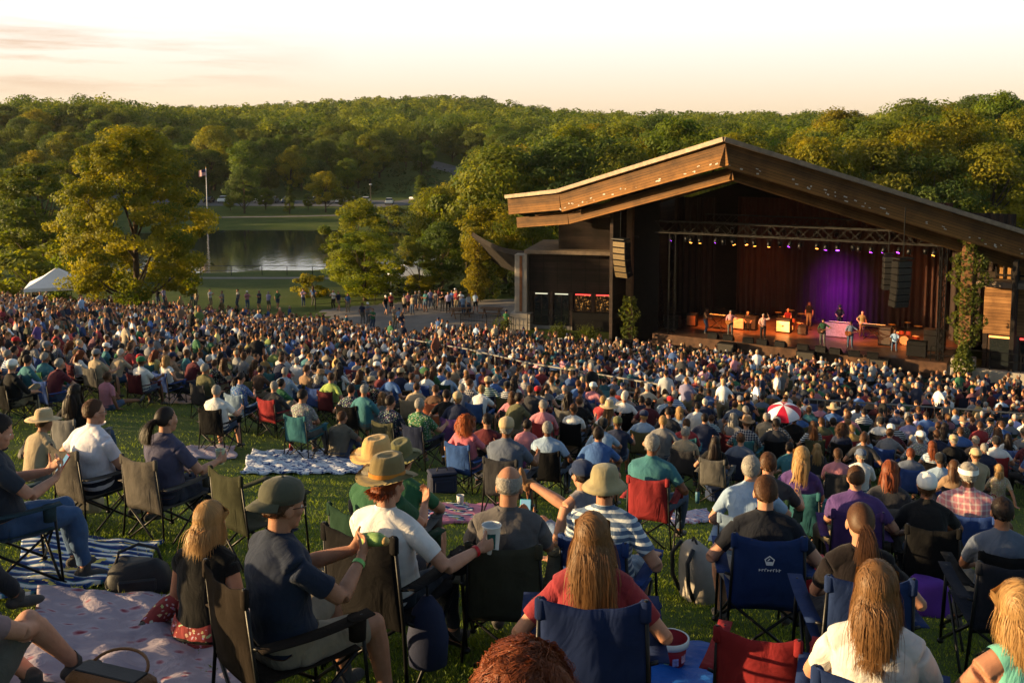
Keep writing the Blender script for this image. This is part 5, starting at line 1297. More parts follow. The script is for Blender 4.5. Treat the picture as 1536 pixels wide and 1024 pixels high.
capman = hero('person in a backwards camouflage cap, navy tee and khaki shorts holding a green wrap', 414, 768, 'C', 50, pz, fat=1.08, lean=-9, head=(2, 4, 0), legs='short', shirt=((34, 44, 66), 1.), trou=((150, 134, 110), 1.), hairs=('crop', 'brown'), hatk='backcap', hatc=(74, 74, 62), glasses=True, seed=2, handle='the person in the backwards cap', chair=((46, 37, 30), 'brown and black camp chair under the person in the backwards cap'))
def pz(f):
    A(f, 1, (.47, .20, .74), hint=(.5, -.6, -.8), fing=(.55, .8, .15), palm=(-.8, .5, .1), curl=.75); arms_chair(f, -1, 'thigh'); legs_(f, 1, 'bent'); legs_(f, -1, 'bent')
hatman = hero('person in an olive brimmed hat with orange band and white tee holding out a cup', 577, 735, 'C', 26, pz, fat=1.0, head=(12, 2, 0), shirt=((226, 222, 220), 1.), trou=((40, 48, 62), 1.), hairs=('short', 'auburn'), hl=.07, hatk='fedora', hatc=(112, 98, 66), band=(176, 112, 40), seed=3, handle='the olive-hatted person in white', chair=((34, 32, 34), 'tall black camp chair under the olive-hatted person in the white tee', dict(scale=1.1)))
def pz(f): arms_chair(f, 1, 'phone'); arms_chair(f, -1, 'thigh'); legs_(f, 1, 'out'); legs_(f, -1, 'bent')
bald = hero('person with a shaved head in a grey tee looking at a teal phone', 764, 738, 'C', 6, pz, fat=1.05, shirt=((92, 88, 90), 1.), legs='short', trou=((60, 62, 66), 1.), hairs=('bald', 'grey'), seed=4, head=(6, 12, 0), handle='the shaven-headed person', chair=((74, 72, 56), 'olive camp chair under the shaven-headed person in the grey tee'))
def pz(f): arms_chair(f, 1, 'rest'); arms_chair(f, -1, 'rest'); legs_(f, 1, 'tuck'); legs_(f, -1, 'tuck')
hero('person with very long honey hair and a red top in the front navy chair', 893, 818, 'C', 4, pz, True, 1.08, sleeve='short', shirt=((150, 26, 40), 1.), legs='short', trou=((60, 60, 80), 1.), hairs=('long', 'honey'), shoes=(190, 188, 186), seed=5, nh=3000, handle='the long-haired person in red', chair=((28, 48, 96), 'navy camp chair under the long-haired person in the red top', dict(scale=1.1)))
def pz(f): arms_chair(f, 1, 'rest'); arms_chair(f, -1, 'thigh'); legs_(f, 1, 'bent'); legs_(f, -1, 'wide')
hero('person in a frayed olive bucket hat and blue striped polo', 912, 738, 'C', 22, pz, fat=1.12, legs='short', shirt=((84, 112, 150), .6), trou=((110, 130, 150), 1.), hairs=('short', 'brown'), hatk='bucket', hatc=(140, 130, 100), seed=6, handle='the bucket-hatted person', chair=((34, 70, 140), 'blue camp chair under the person in the bucket hat'))
def pz(f): arms_chair(f, 1, 'lap'); arms_chair(f, -1, 'side'); f.leg(1, (-.12, .66, .72), hint=(.4, .3, 1), toe=(-.2, .15, 1)); legs_(f, -1, 'up')
hero('person in a navy cap and grey tank top with one sandalled foot raised', 876, 722, 'G', -30, pz, fat=1., lean=-10, sleeve='none', shirt=((120, 118, 126), 1.), trou=((110, 140, 184), 1.), legs='short', hairs=('crop', 'dark'), hatk='cap', hatc=(30, 44, 76), shoes=(150, 106, 60), seed=7, handle='the navy-capped person with raised foot', z0=.3)
def pz(f): arms_chair(f, 1, 'rest'); arms_chair(f, -1, 'rest'); legs_(f, 1, 'wide'); legs_(f, -1, 'wide')
hero('person with cropped brown hair and dark navy tee in a blue emblem chair', 1160, 748, 'C', 8, pz, fat=1.14, legs='short', shirt=((28, 32, 44), 1.), trou=((120, 120, 124), 1.), hairs=('crop', 'brown'), seed=8, handle='the crop-haired person in dark navy', chair=((30, 62, 124), 'blue camp chair with white emblem under the crop-haired person', dict(scale=1.07)))
def pz(f): arms_chair(f, 1, 'rest'); arms_chair(f, -1, 'lap'); legs_(f, 1, 'bent'); legs_(f, -1, 'bent')
hero('person with a brown ponytail in a black and red top in a blue chair', 1308, 795, 'C', 6, pz, True, 1., shirt=((27, 21, 25), 1.), trou=((40, 40, 50), 1.), hairs=('pony', 'brown'), seed=9, nh=1800, handle='the pony-tailed person in black', chair=((32, 58, 112), 'blue camp chair with white emblem under the pony-tailed person', dict(scale=1.06)))
def pz(f): arms_chair(f, 1, 'thigh'); arms_chair(f, -1, 'thigh'); f.leg(1, (.30, .52, .05), hint=(.45, .4, 1), toe=(.3, 1, -.1)); f.leg(-1, (.02, .60, .05), hint=(.1, .4, 1), toe=(.2, 1, -.1))
hero('person with long honey hair and a sheer white top in the lowest blue chair', 1338, 900, 'C', 20, pz, True, 1.08, sleeve='short', legs='brief', shirt=((214, 208, 204), 1.), trou=((120, 110, 100), 1.), hairs=('wavy', 'honey'), hl=.36, seed=10, nh=2600, handle='the long-haired person in white', chair=((30, 56, 112), 'blue camp chair at the lower right under the white-topped person', dict(scale=1.02)))
def pz(f): arms_chair(f, 1, 'side'); arms_chair(f, -1, 'lap'); legs_(f, 1, 'up'); legs_(f, -1, 'up')
hero('person in a mint tank top with bare sunlit shoulder at the right edge', 1562, 934, 'C', -6, pz, True, 1., sleeve='none', shirt=((96, 196, 176), 1.), hairs=('bob', 'blond'), seed=11, nh=1500, handle='the person in the mint top')
hero('person with curly red-brown hair at the bottom edge, seen from just behind', 785, 1062, 'C', 5, lambda f: (arms_chair(f, 1, 'rest'), arms_chair(f, -1, 'rest'), legs_(f, 1, 'bent'), legs_(f, -1, 'bent')), True, 1., shirt=((120, 90, 80), 1.), hairs=('curly', 'auburn'), seed=12, nh=9500, hw=.0011, hl=.15, hst=18, handle='the curly-haired person at the bottom edge', chair=((40, 40, 44), 'dark camp chair under the curly-haired person at the bottom edge', dict(arms=False)))
def pz(f): arms_chair(f, 1, 'lap'); arms_chair(f, -1, 'rest'); legs_(f, 1, 'bent'); legs_(f, -1, 'bent')
hero('person with short brown hair and glasses in a white tee in a grey chair', 128, 622, 'C', 34, pz, fat=1.25, lean=-6, head=(16, 0, 0), shirt=((224, 220, 232), 1.), trou=((40, 44, 60), 1.), hairs=('crop', 'brown'), glasses=True, seed=13, handle='the large person in a white tee', chair=((92, 86, 80), 'grey camp chair under the large person in the white tee'))
def pz(f): A(f, 1, (.30, .36, .70), hint=(.5, -.5, -.7), fing=(.1, 1, .1), palm=(-1, 0, 0), curl=.75); arms_chair(f, -1, 'lap'); legs_(f, 1, 'bent'); legs_(f, -1, 'bent')
violet = hero('person with dark hair tied back in a slate violet tee holding a green drink', 238, 634, 'C', 28, pz, fat=1.1, lean=-5, head=(12, 0, 0), shirt=((78, 76, 106), 1.), trou=((50, 56, 76), 1.), hairs=('pony', 'dark'), seed=14, nh=1700, handle='the person in slate violet', chair=((98, 92, 86), 'grey camp chair under the person in the slate violet tee'))
def pz(f): arms_chair(f, 1, 'phone'); arms_chair(f, -1, 'phone'); legs_(f, 1, 'bent'); legs_(f, -1, 'bent')
redphone = hero('person in a charcoal tee and jeans with a red phone at the left edge', -22, 652, 'C', 52, pz, fat=1.05, head=(6, 16, 0), shirt=((48, 56, 70), 1.), trou=((54, 92, 140), 1.), hairs=('short', 'dark'), seed=15, handle='the person with the red phone', chair=((50, 76, 86), 'dark teal camp chair under the person with the red phone'))
def pz(f): arms_chair(f, 1, 'knees'); arms_chair(f, -1, 'side'); legs_(f, 1, 'up'); legs_(f, -1, 'indian')
hero('person in grey shorts with a knee drawn up at the lower left corner', 0, 0, 'G', 26, pz, fat=1.05, lean=-8, legs='short', sleeve='short', shirt=((150, 120, 124), 1.), trou=((104, 100, 92), 1.), hairs=('short', 'brown'), seed=16, pos=(-2.66, 4.5), handle='the person with drawn-up knee')
hero('person in a black patterned top sitting at the left edge of the quilt', 0, 0, 'G', 40, pz, lean=4, shirt=((40, 40, 46), .8), trou=((44, 46, 54), 1.), hairs=('short', 'dark'), seed=17, pos=(-3.62, 5.75), handle='the person in the black pattern')
def pz(f): arms_chair(f, 1, 'knees'); arms_chair(f, -1, 'lap'); legs_(f, 1, 'up'); legs_(f, -1, 'indian')
hero('person with short brown hair in a grey-olive tee sitting on the blue blanket', 508, 632, 'G', 22, pz, fat=1.12, lean=10, head=(14, 0, 0), shirt=((112, 104, 88), 1.), trou=((64, 76, 100), 1.), hairs=('crop', 'brown'), seed=18, voxel=.009, nh=1000, handle='the grey-olive blanket sitter')
def pz(f): arms_chair(f, 1, 'phone'); arms_chair(f, -1, 'thigh'); legs_(f, 1, 'bent'); legs_(f, -1, 'out')
hero('person in a tan straw hat and green shirt behind the olive-hatted person', 561, 700, 'C', 36, pz, fat=1.05, shirt=((40, 92, 60), 1.), legs='short', trou=((120, 110, 120), 1.), hairs=('short', 'brown'), hatk='fedora', hatc=(186, 150, 96), seed=19, voxel=.009, nh=700, handle='the tan-hatted person in green', chair=((38, 70, 52), 'green camp chair under the tan-hatted person in green'))
def pz(f): arms_chair(f, 1, 'cup'); arms_chair(f, -1, 'rest'); legs_(f, 1, 'bent'); legs_(f, -1, 'bent')
hero('person with curly red hair in a pink tee in a royal blue chair', 698, 640, 'C', 30, pz, True, 1.2, head=(10, 0, 0), shirt=((204, 92, 112), 1.), trou=((60, 70, 100), 1.), hairs=('curly', 'red'), seed=20, voxel=.009, nh=1400, handle='the curly red-haired person', chair=((34, 84, 160), 'royal blue camp chair under the curly red-haired person'))
# ------------------------------------------------------------------ seated people one by one
PAL = {'white': (222, 220, 216), 'light blue': (140, 170, 204), 'navy': (36, 46, 76), 'black': (30, 30, 33), 'grey': (122, 122, 126), 'charcoal': (62, 62, 68), 'red': (168, 34, 42), 'maroon': (96, 30, 42), 'teal': (44, 118, 130), 'pink': (206, 120, 134), 'green': (46, 108, 66), 'lime': (150, 176, 70), 'purple': (82, 50, 122), 'mustard': (186, 146, 58), 'beige': (176, 154, 120), 'tan': (150, 116, 84), 'blue': (44, 96, 168), 'slate': (88, 100, 124), 'orange': (196, 98, 48), 'olive': (98, 96, 62), 'lavender': (160, 150, 196), 'brown': (94, 66, 48), 'mint': (124, 190, 172), 'yellow': (214, 190, 84), 'royal blue': (36, 78, 160), 'dark green': (36, 66, 50), 'mesh grey': (104, 102, 100), 'camouflage': (92, 92, 66)}
HATS = {'cap': 'cap', 'bucket hat': 'bucket', 'straw hat': 'straw', 'brimmed hat': 'fedora', 'visor': 'visor'}
TAKEN = [(p.x, p.y) for p, *_ in PEOPLE]
USEDLAB = set(l for _, l, _, _ in PEOPLE)
rr = random.Random(101)
def hair_phrase(hs, hc): return {'bald': 'balding person', 'curly': f'curly {hc}-haired person', 'long': f'long-haired {hc} person', 'wavy': f'wavy-haired {hc} person', 'pony': f'person with {hc} ponytail', 'bob': f'person with {hc} bob'}.get(hs, f'{hc}-haired person')
MID = []
def mid(x, y, z, rz, pr, shirt, alpha, hs, hc, hatc=None, hatk=None, chair=None, nm=None, group=None):
    P = PR[pr]; o = thing('person', None, 'person', (x, y, z), rz, group); sc = rr.uniform(.95, 1.05); o.scale = (sc, sc, sc)
    link('body', P['me'], o, None, (*soft(L3(PAL[shirt])), alpha))
    if hs: link('hair', HAIRM[hs], o, P['M'], (*L3(HAIRC[hc]), 1))
    if hatk: link('hat', HAT[HATS[hatk]], o, P['M'] @ Matrix.Scale(1.07, 4), (*L3(PAL[hatc]), 1))
    pat = {.8: 'floral ', .6: 'striped ', .4: 'plaid '}.get(alpha, '')
    who = f'person in {hatc} {hatk}' if hatk else hair_phrase(hs, hc)
    h = f'{who} and {pat}{shirt} top' if ' in ' in who or ' with ' in who else f'{who} in {pat}{shirt} top'
    if h in NOUSE: h = h.replace(' top', ' shirt')
    MID.append(dict(o=o, h=h, p=Vector((x, y, z)), kind=P['kind'], chair=chair, nm=nm, group=group, rz=rz)); return o
NOUSE = set()
AC = ['c_rest', 'c_lap', 'c_fwd', 'c_cup', 'c_cross', 'c_big']; AF = ['c_flap', 'c_frest', 'c_phone']; GM = ['g_knees', 'g_cross', 'g_out']; GFm = ['g_back', 'g_fcross']
FH = ('long', 'bob', 'pony', 'wavy', 'curly')
def default_phi(x, y): return math.degrees(math.atan2(17-x, 62-y))
def seat(px, py, kind, shirt, hs, hc, hat=None, chair=None, alpha=1., pr=None, phi=None):
    fem = hs in FH
    pr = pr or rr.choice((AF if fem else AC) if kind == 'C' else (GFm if fem else GM))
    P = PR[pr]; t = ong(px, py, P['H'].z); ph = default_phi(t.x, t.y)*.85+rr.uniform(-10, 10) if phi is None else phi
    loc, rz = put(P['H'], px, py, ph); TAKEN.append((loc.x, loc.y))
    hatc, hatk = hat if hat else (None, None)
    mid(loc.x, loc.y, loc.z-.02, rz, pr, shirt, alpha, hs, hc, hatc, hatk, chair)
LIST = '''5 556 C black crop grey white:cap black|29 543 C teal short dark - navy|56 540 C teal short grey - green|78 551 C maroon short grey - royal_blue|105 529 C navy short blond - -|136 527 C slate short dark - navy|150 569 G pink short brown - -
172 534 C beige short white - -|202 545 C white short brown green:cap maroon|241 544 C white bob blond - royal_blue|242 527 C tan short brown - -|10 527 C charcoal short dark - -|75 502 C red short brown - maroon|316 591 C white crop grey - black|354 573 C blue! pony dark - light_blue
385 555 C brown short dark - olive|359 540 C grey short brown - -|329 543 C brown wavy brown - -|100 598 C black long dark - grey|50 640 G beige short brown beige:straw_hat -|448 602 C grey! short dark - teal|416 577 C green short dark - maroon|404 580 C charcoal short grey - red
522 590 C navy! short dark - black|542 593 C teal crop grey - -|492 571 C lime short brown - maroon|475 558 C white short dark - -|455 561 C tan short brown - olive|582 612 C navy! short dark - camouflage|627 617 C green! short grey - navy|584 571 C blue short dark - navy|623 582 C beige short brown - beige
651 588 C brown short brown - orange|668 599 C black short dark - -|685 606 C navy short blond beige:cap purple|722 588 C white short blond - blue|767 620 G grey! long blond - -|768 600 C pink bob brown - charcoal|792 645 G pink short dark - -|692 585 C slate short grey - -
823 651 C light_blue short grey - black|901 663 C blue short dark - navy|908 643 C light_blue short dark black:cap -|930 637 C navy short brown olive:cap -|863 617 C white short brown - black|969 641 G white long auburn - -|1000 640 C grey short blond - -|984 679 C teal short grey - red|1008 625 C charcoal short dark - -
1025 623 C light_blue bob blond - -|1064 636 C navy crop dark - -|1081 668 C black long dark - mesh_grey|1096 626 G grey short dark - -|1126 623 C black short grey - black|1158 629 C beige short grey - -|1173 646 C charcoal short dark - black|908 607 C red short blond - -|940 604 C white short white - black
826 598 G mustard pony brown - -|796 592 C charcoal short brown - -|977 612 C maroon short dark - -|1052 617 C white short dark - -|1201 634 C black short dark navy:cap black|1243 639 C olive short brown - red|1290 647 C mustard short blond - red|1261 642 C green short dark - -|1309 668 C charcoal short brown - -
1350 653 C maroon short brown white:cap brown|1238 678 G charcoal long blond - -|1214 700 C purple wavy blond - teal|1299 721 C purple crop brown - purple|1305 688 C white short grey slate:cap -|1352 718 C charcoal bob auburn - mesh_grey|1382 686 C slate short auburn - royal_blue|1428 700 C light_blue short dark black:cap royal_blue
1396 667 C grey! short grey white:cap dark_green|1421 661 C navy short brown - -|1447 669 C black short grey beige:cap black|1481 667 C tan short grey - olive|1513 672 C white short dark black:cap red|1482 695 C beige short brown beige:cap -|1472 729 C pink# short grey white:visor royal_blue|1409 735 C black short brown white:cap black
1163 704 C charcoal short brown - -|1487 646 C red short brown - red|1520 647 C blue short brown - blue|1137 716 C light_blue crop grey - light_blue|1528 770 C slate short dark - black|600 688 C green short brown olive:brimmed_hat -|440 545 C white short grey - -|300 560 C olive short grey - charcoal
730 640 C maroon short dark - charcoal|760 655 C slate short grey beige:cap -|860 640 G tan short brown - -|1035 655 C beige short grey - charcoal|1120 665 C slate short brown - navy|1195 675 C teal short dark - -|1270 690 C pink short brown - charcoal|700 570 C white short brown - -|1450 712 C tan wavy brown - charcoal'''
for line in LIST.split('\n'):
    for e in line.split('|'):
        a = e.split(); al = 1.; sh = a[3]
        if sh.endswith('!'): sh, al = sh[:-1], .8
        if sh.endswith('#'): sh, al = sh[:-1], .4
        hat_ = None if a[6] == '-' else tuple(q.replace('_', ' ') for q in a[6].split(':'))
        seat(float(a[0]), float(a[1]), a[2], sh.replace('_', ' '), a[4], a[5], hat_, None if a[7] == '-' else a[7].replace('_', ' '), al)
# ---- the rest of the audience in loose rows that face the stage
FX = [-60, 0, 120, 260, 400, 560, 700, 820, 960, 1100, 1200, 1300, 1420, 1600]; FYp = [560, 550, 538, 545, 562, 582, 600, 622, 640, 650, 655, 672, 684, 700]
ST = np.array([17., 63.]); spots = []
PLZ = [(-19, 90), (-13.5, 80), (-10.8, 71), (-7.6, 62), (-5.6, 65), (-5.4, 78.5), (.5, 79), (.5, 92), (-8, 94)]
for r in np.concatenate([np.arange(5.2, 33, 1.02), np.arange(33, 120, 1.16)]):
    n = int(2*math.pi*r/(.74 if r < 33 else .92)); a0 = rr.uniform(0, 1)
    for k in range(n):
        a = 2*math.pi*(k+a0)/n+rr.gauss(0, .16)/r; q = r+rr.gauss(0, .17); x = ST[0]+q*math.sin(a); y = ST[1]-q*math.cos(a)
        if y < 8 or y > 92: continue
        px, py = topx(x, y, g(x, y)+1.12)
        if px < -140 or px > 1650: continue
        if py > np.interp(px, FX, FYp): continue
        spots.append((x, y, px, py))
sx = np.array(spots); P2 = inpoly(sx[:, 0], sx[:, 1], PLZ)
b = (sx[:, 0]-SA.x)*EB.x+(sx[:, 1]-SA.y)*EB.y; a_ = (sx[:, 0]-SA.x)*ER.x+(sx[:, 1]-SA.y)*ER.y
ok = ~P2 & (b < -3.0)
wq = (sx[:, 1]-WO.y)*-WN.y+(sx[:, 0]-WO.x)*-WN.x
ok &= ~((sx[:, 0] > -1) & (wq > -2.2)) & ~((sx[:, 0] > 21) & (sx[:, 1] > 52.5))
# left boundary of the crowd towards the pond and the plaza
ok &= ~((sx[:, 0] < 0) & (sx[:, 1] > (78 if False else 62)+np.where(sx[:, 0] > -6, 17, 26*np.clip((-sx[:, 0]-8.5)/9, 0, 1))))
keep = []
for i in np.nonzero(ok)[0]:
    x, y = sx[i, :2]
    if near_poly(x, y, AISLE, .95): continue
    if any((x-c)**2+(y-d)**2 < .62 for c, d in TAKEN): continue
    if (x+28.5)**2+(y-76)**2 < .8: continue
    nz_ = math.sin(x*.37+1.7*math.sin(y*.21))*math.sin(y*.43+x*.11)
    if rr.random() < .04+.3*max(0, nz_-.25): continue
    keep.append((y, x))
keep.sort()
N_ONE = 296-len(PEOPLE)-len(MID)-48
SHW = [('white', 17), ('light blue', 11), ('navy', 15), ('black', 11), ('grey', 9), ('charcoal', 7), ('red', 4), ('maroon', 3), ('teal', 5), ('pink', 4), ('green', 4), ('lime', 1), ('purple', 3), ('mustard', 2), ('beige', 6), ('tan', 2), ('blue', 8), ('slate', 6), ('orange', 1), ('olive', 3), ('lavender', 2), ('yellow', 1)]
def wpick(L): return rr.choices([a for a, _ in L], [w for _, w in L])[0]
HRW = [(('short', 'brown'), 20), (('short', 'dark'), 22), (('short', 'grey'), 9), (('crop', 'brown'), 8), (('crop', 'grey'), 6), (('bald', 'grey'), 4), (('short', 'blond'), 3), (('long', 'honey'), 5), (('long', 'brown'), 6), (('long', 'dark'), 4), (('bob', 'blond'), 5), (('bob', 'grey'), 4), (('pony', 'brown'), 4), (('wavy', 'auburn'), 3), (('curly', 'brown'), 2), (('short', 'white'), 2)]
CHW = [('black', 5), ('navy', 5), ('royal blue', 4), ('charcoal', 4), ('maroon', 2), ('red', 3), ('dark green', 3), ('teal', 2), ('mesh grey', 3), ('olive', 2)]
inside = [q for q in keep if -25 < 768+FPX*q[1]/q[0] < 1562]; one_ = set(inside[:N_ONE])
for (y, x) in inside[:N_ONE]:
    hs, hc = wpick(HRW); fem = hs in FH; c = rr.random() < .85; pr = rr.choice((AF if fem else AC) if c else (GFm if fem else GM))
    hat_ = (rr.choice(['white', 'navy', 'black', 'beige', 'red', 'grey']), 'cap') if (not fem and rr.random() < .24) else (rr.choice(['beige', 'tan']), rr.choice(['straw hat', 'brimmed hat', 'bucket hat'])) if rr.random() < .08 else (None, None)
    ph = default_phi(x, y)+rr.gauss(0, 13)
    ch = wpick(CHW) if (c and rr.random() < .8) else None
    mid(x, y, g(x, y)-.02, R(-ph), pr, wpick(SHW), rr.choice([1., 1., 1., 1., 1., .8, .6, .4]), hs, hc, hat_[0], hat_[1], ch)
# ---- onlookers standing round the plaza and on the terrace
STAND = [(283, 88), (290, 88.6), (311, 89), (330, 87.5), (354, 89), (368, 88.2), (384, 88.6), (398, 88), (412, 89), (540, 79), (548, 78.4), (612, 84), (622, 84.6), (636, 83.6), (652, 84.2), (664, 83.4), (676, 84), (686, 83.2), (590, 76), (598, 75), (703, 81), (712, 82), (452, 90), (465, 90.5), (240, 90), (232, 89), (655, 68), (760, 72.2), (606, 83), (618, 82.6), (629, 85), (643, 85.3), (658, 85.6), (670, 82.4), (681, 84.6), (692, 82.6), (520, 86), (505, 87), (498, 88.4), (577, 83), (585, 84.2), (695, 80.4), (556, 74), (600, 72)]
for (px, Y) in STAND:
    u, _ = ray(px, 0); x = u*Y+rr.uniform(-.1, .1); pr = rr.choice(['s_hang', 's_fold', 's_fhip', 's_walk', 's_up']); hs, hc = ('long', 'brown') if PR[pr]['f'] else rr.choice([('short', 'brown'), ('short', 'dark'), ('short', 'grey')])
    mid(x, Y, g(x, Y)+.03, R(-rr.choice([180+rr.uniform(-50, 50), 120, 150, 20, -150])), pr, wpick(SHW), 1., hs, hc, *((rr.choice(['white', 'navy']), 'cap') if rr.random() < .25 and not PR[pr]['f'] else (None, None)), group='onlookers standing round the plaza')
# ---- labels: what they wear, then whom they sit beside
from collections import Counter, defaultdict
cnt = Counter(m['h'] for m in MID)
ANCH = [(p, hd) for p, _, hd, _ in PEOPLE if hd]
LANDM = [(Vector((-28.5, 76, -13)), 'the tall spreading tree'), (at(1185, 618, 31), 'the umbrella'), (Vector((WO.x-.5, 71, -14)), 'the concrete pillar'), (W(8, -4, -14), 'the stage front'), (Vector((RC.x, RC.y, -14)), 'the vine column'), (at(80, 430, 80), 'the canopy tent'), (Vector((-9, 78, -14)), 'the plaza')]
for m in MID:
    if cnt[m['h']] == 1 and m['kind'] != 'S' and m['p'].y < 60: ANCH.append((m['p'], 'the '+m['h'])); m['lab'] = m['h']
# anchors must stay short
ANCH = [(p, h) for p, h in ANCH if len(h.split()) <= 6]
labs = Counter(); final = {}
def rel(m, p):
    dx, dy = m['p'].x-p.x, m['p'].y-p.y; px1 = 768+FPX*m['p'].x/m['p'].y; px2 = 768+FPX*p.x/p.y; dp = px1-px2
    if abs(dy) > 1.6*abs(dx): return 'just beyond' if dy > 0 else 'just before'
    return 'just left of' if dp < 0 else 'just right of'
for m in MID:
    if m.get('lab') and m['lab'] not in USEDLAB: m['o']['label'] = m['lab']+(' seated on the lawn' if len(m['lab'].split()) < 5 else ''); USEDLAB.add(m['lab']); continue
    cand = sorted(ANCH+LANDM, key=lambda q: (q[0]-m['p']).length if q not in LANDM else (q[0]-m['p']).length*(.5 if m['p'].y > 24 else 3))
    for p, hd in [c for c in cand if (c[0]-m['p']).length > .05][:14]:
        near = (p-m['p']).length; r_ = rel(m, p)
        if near > 3.2: r_ = {'just beyond': 'beyond', 'just before': 'before', 'just left of': 'well left of', 'just right of': 'well right of'}[r_]
        lab = f"{'standing ' if m['kind'] == 'S' else ''}{m['h']}, {r_} {hd}"
        if len(lab.split()) <= 16 and lab not in USEDLAB: break
    else:
        lab = lab if len(lab.split()) <= 16 else f"{m['h']} among the seated rows"; m['o']['group'] = lab
    USEDLAB.add(lab); m['lab'] = lab; m['o']['label'] = lab
def chairlab(c, m):
    base = f"{c} chair under {m['lab']}"
    if len(base.split()) <= 16: return base
    own, _, r_ = m['lab'].partition(', '); lab = f"{c} chair, {r_}"; own = own.replace('person ', '').replace(' top', '')
    lab = f"{c} chair of {own}, {r_}"
    return lab if len(lab.split()) <= 16 else f"{c} chair, {r_}"
for m in MID:
    if not m['o'].get('group'): m['o']['group'] = 'people seated on the lawn'
    if m['chair']:
        lab = chairlab(m['chair'], m); p = m['p']
        camp_chair((p.x, p.y, p.z), m['rz'], L3(PAL[m['chair']]), lab, 'camp chairs on the lawn')
for m in [q for q in MID if q['kind'] == 'C' and not q['chair'] and q['p'].y < 14]:
    p = m['p']; lab = chairlab('plain', m); camp_chair((p.x, p.y, p.z), m['rz'], L3(PAL[wpick(CHW)]), lab, 'camp chairs on the lawn')
# ---- the far crowd: one mass
def mute(c):
    c = np.array(c); l = c.mean(); return (c*.72+l*.28)*rr.choice([.3, .5, .7, .9, 1.15])*np.array([.97, 1., 1.06])
def mass(items):
    Vs, Fs, Cs, off = [], [], [], 0; cV, cF, cC, coff = [], [], [], 0
    rg = np.random.default_rng(3); names = [n for n in PR if n[0] == 'c' and n != 'c_drum']; gn = [n for n in PR if n[0] == 'g']
    skin = np.array([L3((208, 150, 118)), L3((190, 132, 100)), L3((160, 104, 76)), L3((96, 62, 46))]); tr = np.array([L3((46, 58, 84)), L3((130, 118, 96)), L3((26, 27, 31)), L3((84, 84, 82))])
    hcs = [L3(HAIRC[k]) for k in ('brown', 'dark', 'grey', 'dark', 'brown', 'honey', 'black')]+[L3(PAL[k]) for k in ('beige', 'navy')]
    box = np.array([(-.27, -.29, .38), (.27, -.29, .38), (.27, -.34, .86), (-.27, -.34, .86), (-.28, -.24, .40), (.28, -.24, .40), (.28, .26, .41), (-.28, .26, .41)])
    for i, (y, x) in enumerate(items):
        std = rr.random() < .025; pr = rr.choice(['s_hang', 's_fhip', 's_walk']) if std else rr.choice(names if rr.random() < .86 else gn); Vl, T, lr = PR[pr]['lo']; a = -R(default_phi(x, y)+rr.gauss(0, 16)+(rr.choice([0, 0, 0, 60, -60]) if std else 0)); c, s = math.cos(a), math.sin(a); sc = rr.uniform(.92, 1.06)
        z = g(x, y)-.02; V = Vl*sc; V = np.stack([V[:, 0]*c-V[:, 1]*s+x, V[:, 0]*s+V[:, 1]*c+y, V[:, 2]+z], 1)
        pal = np.array([skin[rr.choice([0, 0, 1, 1, 2, 3])], mute(L3(PAL[wpick(SHW)])), tr[rr.randrange(4)], L3((60, 56, 54)), rr.choice(hcs)])*rr.uniform(.85, 1.1)
        Vs.append(V); Fs.append(T+off); off += len(V); Cs.append(pal[lr])
        if pr[0] == 'c' and rr.random() < .75:
            B = box; B = np.stack([B[:, 0]*c-B[:, 1]*s+x, B[:, 0]*s+B[:, 1]*c+y, B[:, 2]+z], 1); cV.append(B); cF.append(np.array([[0, 1, 2, 3], [4, 5, 6, 7]])+coff); coff += 8; cC.append(np.tile(mute(L3(PAL[wpick(CHW)])), (2, 1)))
    t = NT('crowd_cloth'); at_ = t.n('ShaderNodeAttribute', attribute_name='tone'); M_ = t.done(t.princ(at_.outputs['Color'], .85, 0, None, .2))
    def rgba(C): C = np.concatenate(C); return np.concatenate([C, np.ones((len(C), 1))], 1)
    tag(link('crowd', npmesh('crowd', np.concatenate(Vs), np.concatenate(Fs), M_, smooth=True, attrs={'tone': ('FACE', 'FLOAT_COLOR', rgba(Cs))})), kind='stuff', label='dense seated concert crowd filling the slope down to the stage')
    tag(link('crowd_seating', npmesh('crowd_seating', np.concatenate(cV), np.concatenate(cF), M_, attrs={'tone': ('FACE', 'FLOAT_COLOR', rgba(cC))})), kind='stuff', label='mass of low folding chairs under the far crowd')
mass([q for q in keep if q not in one_])
print('PEOPLE', len(PEOPLE), 'MID', len(MID), 'MASS', len(keep)-N_ONE)
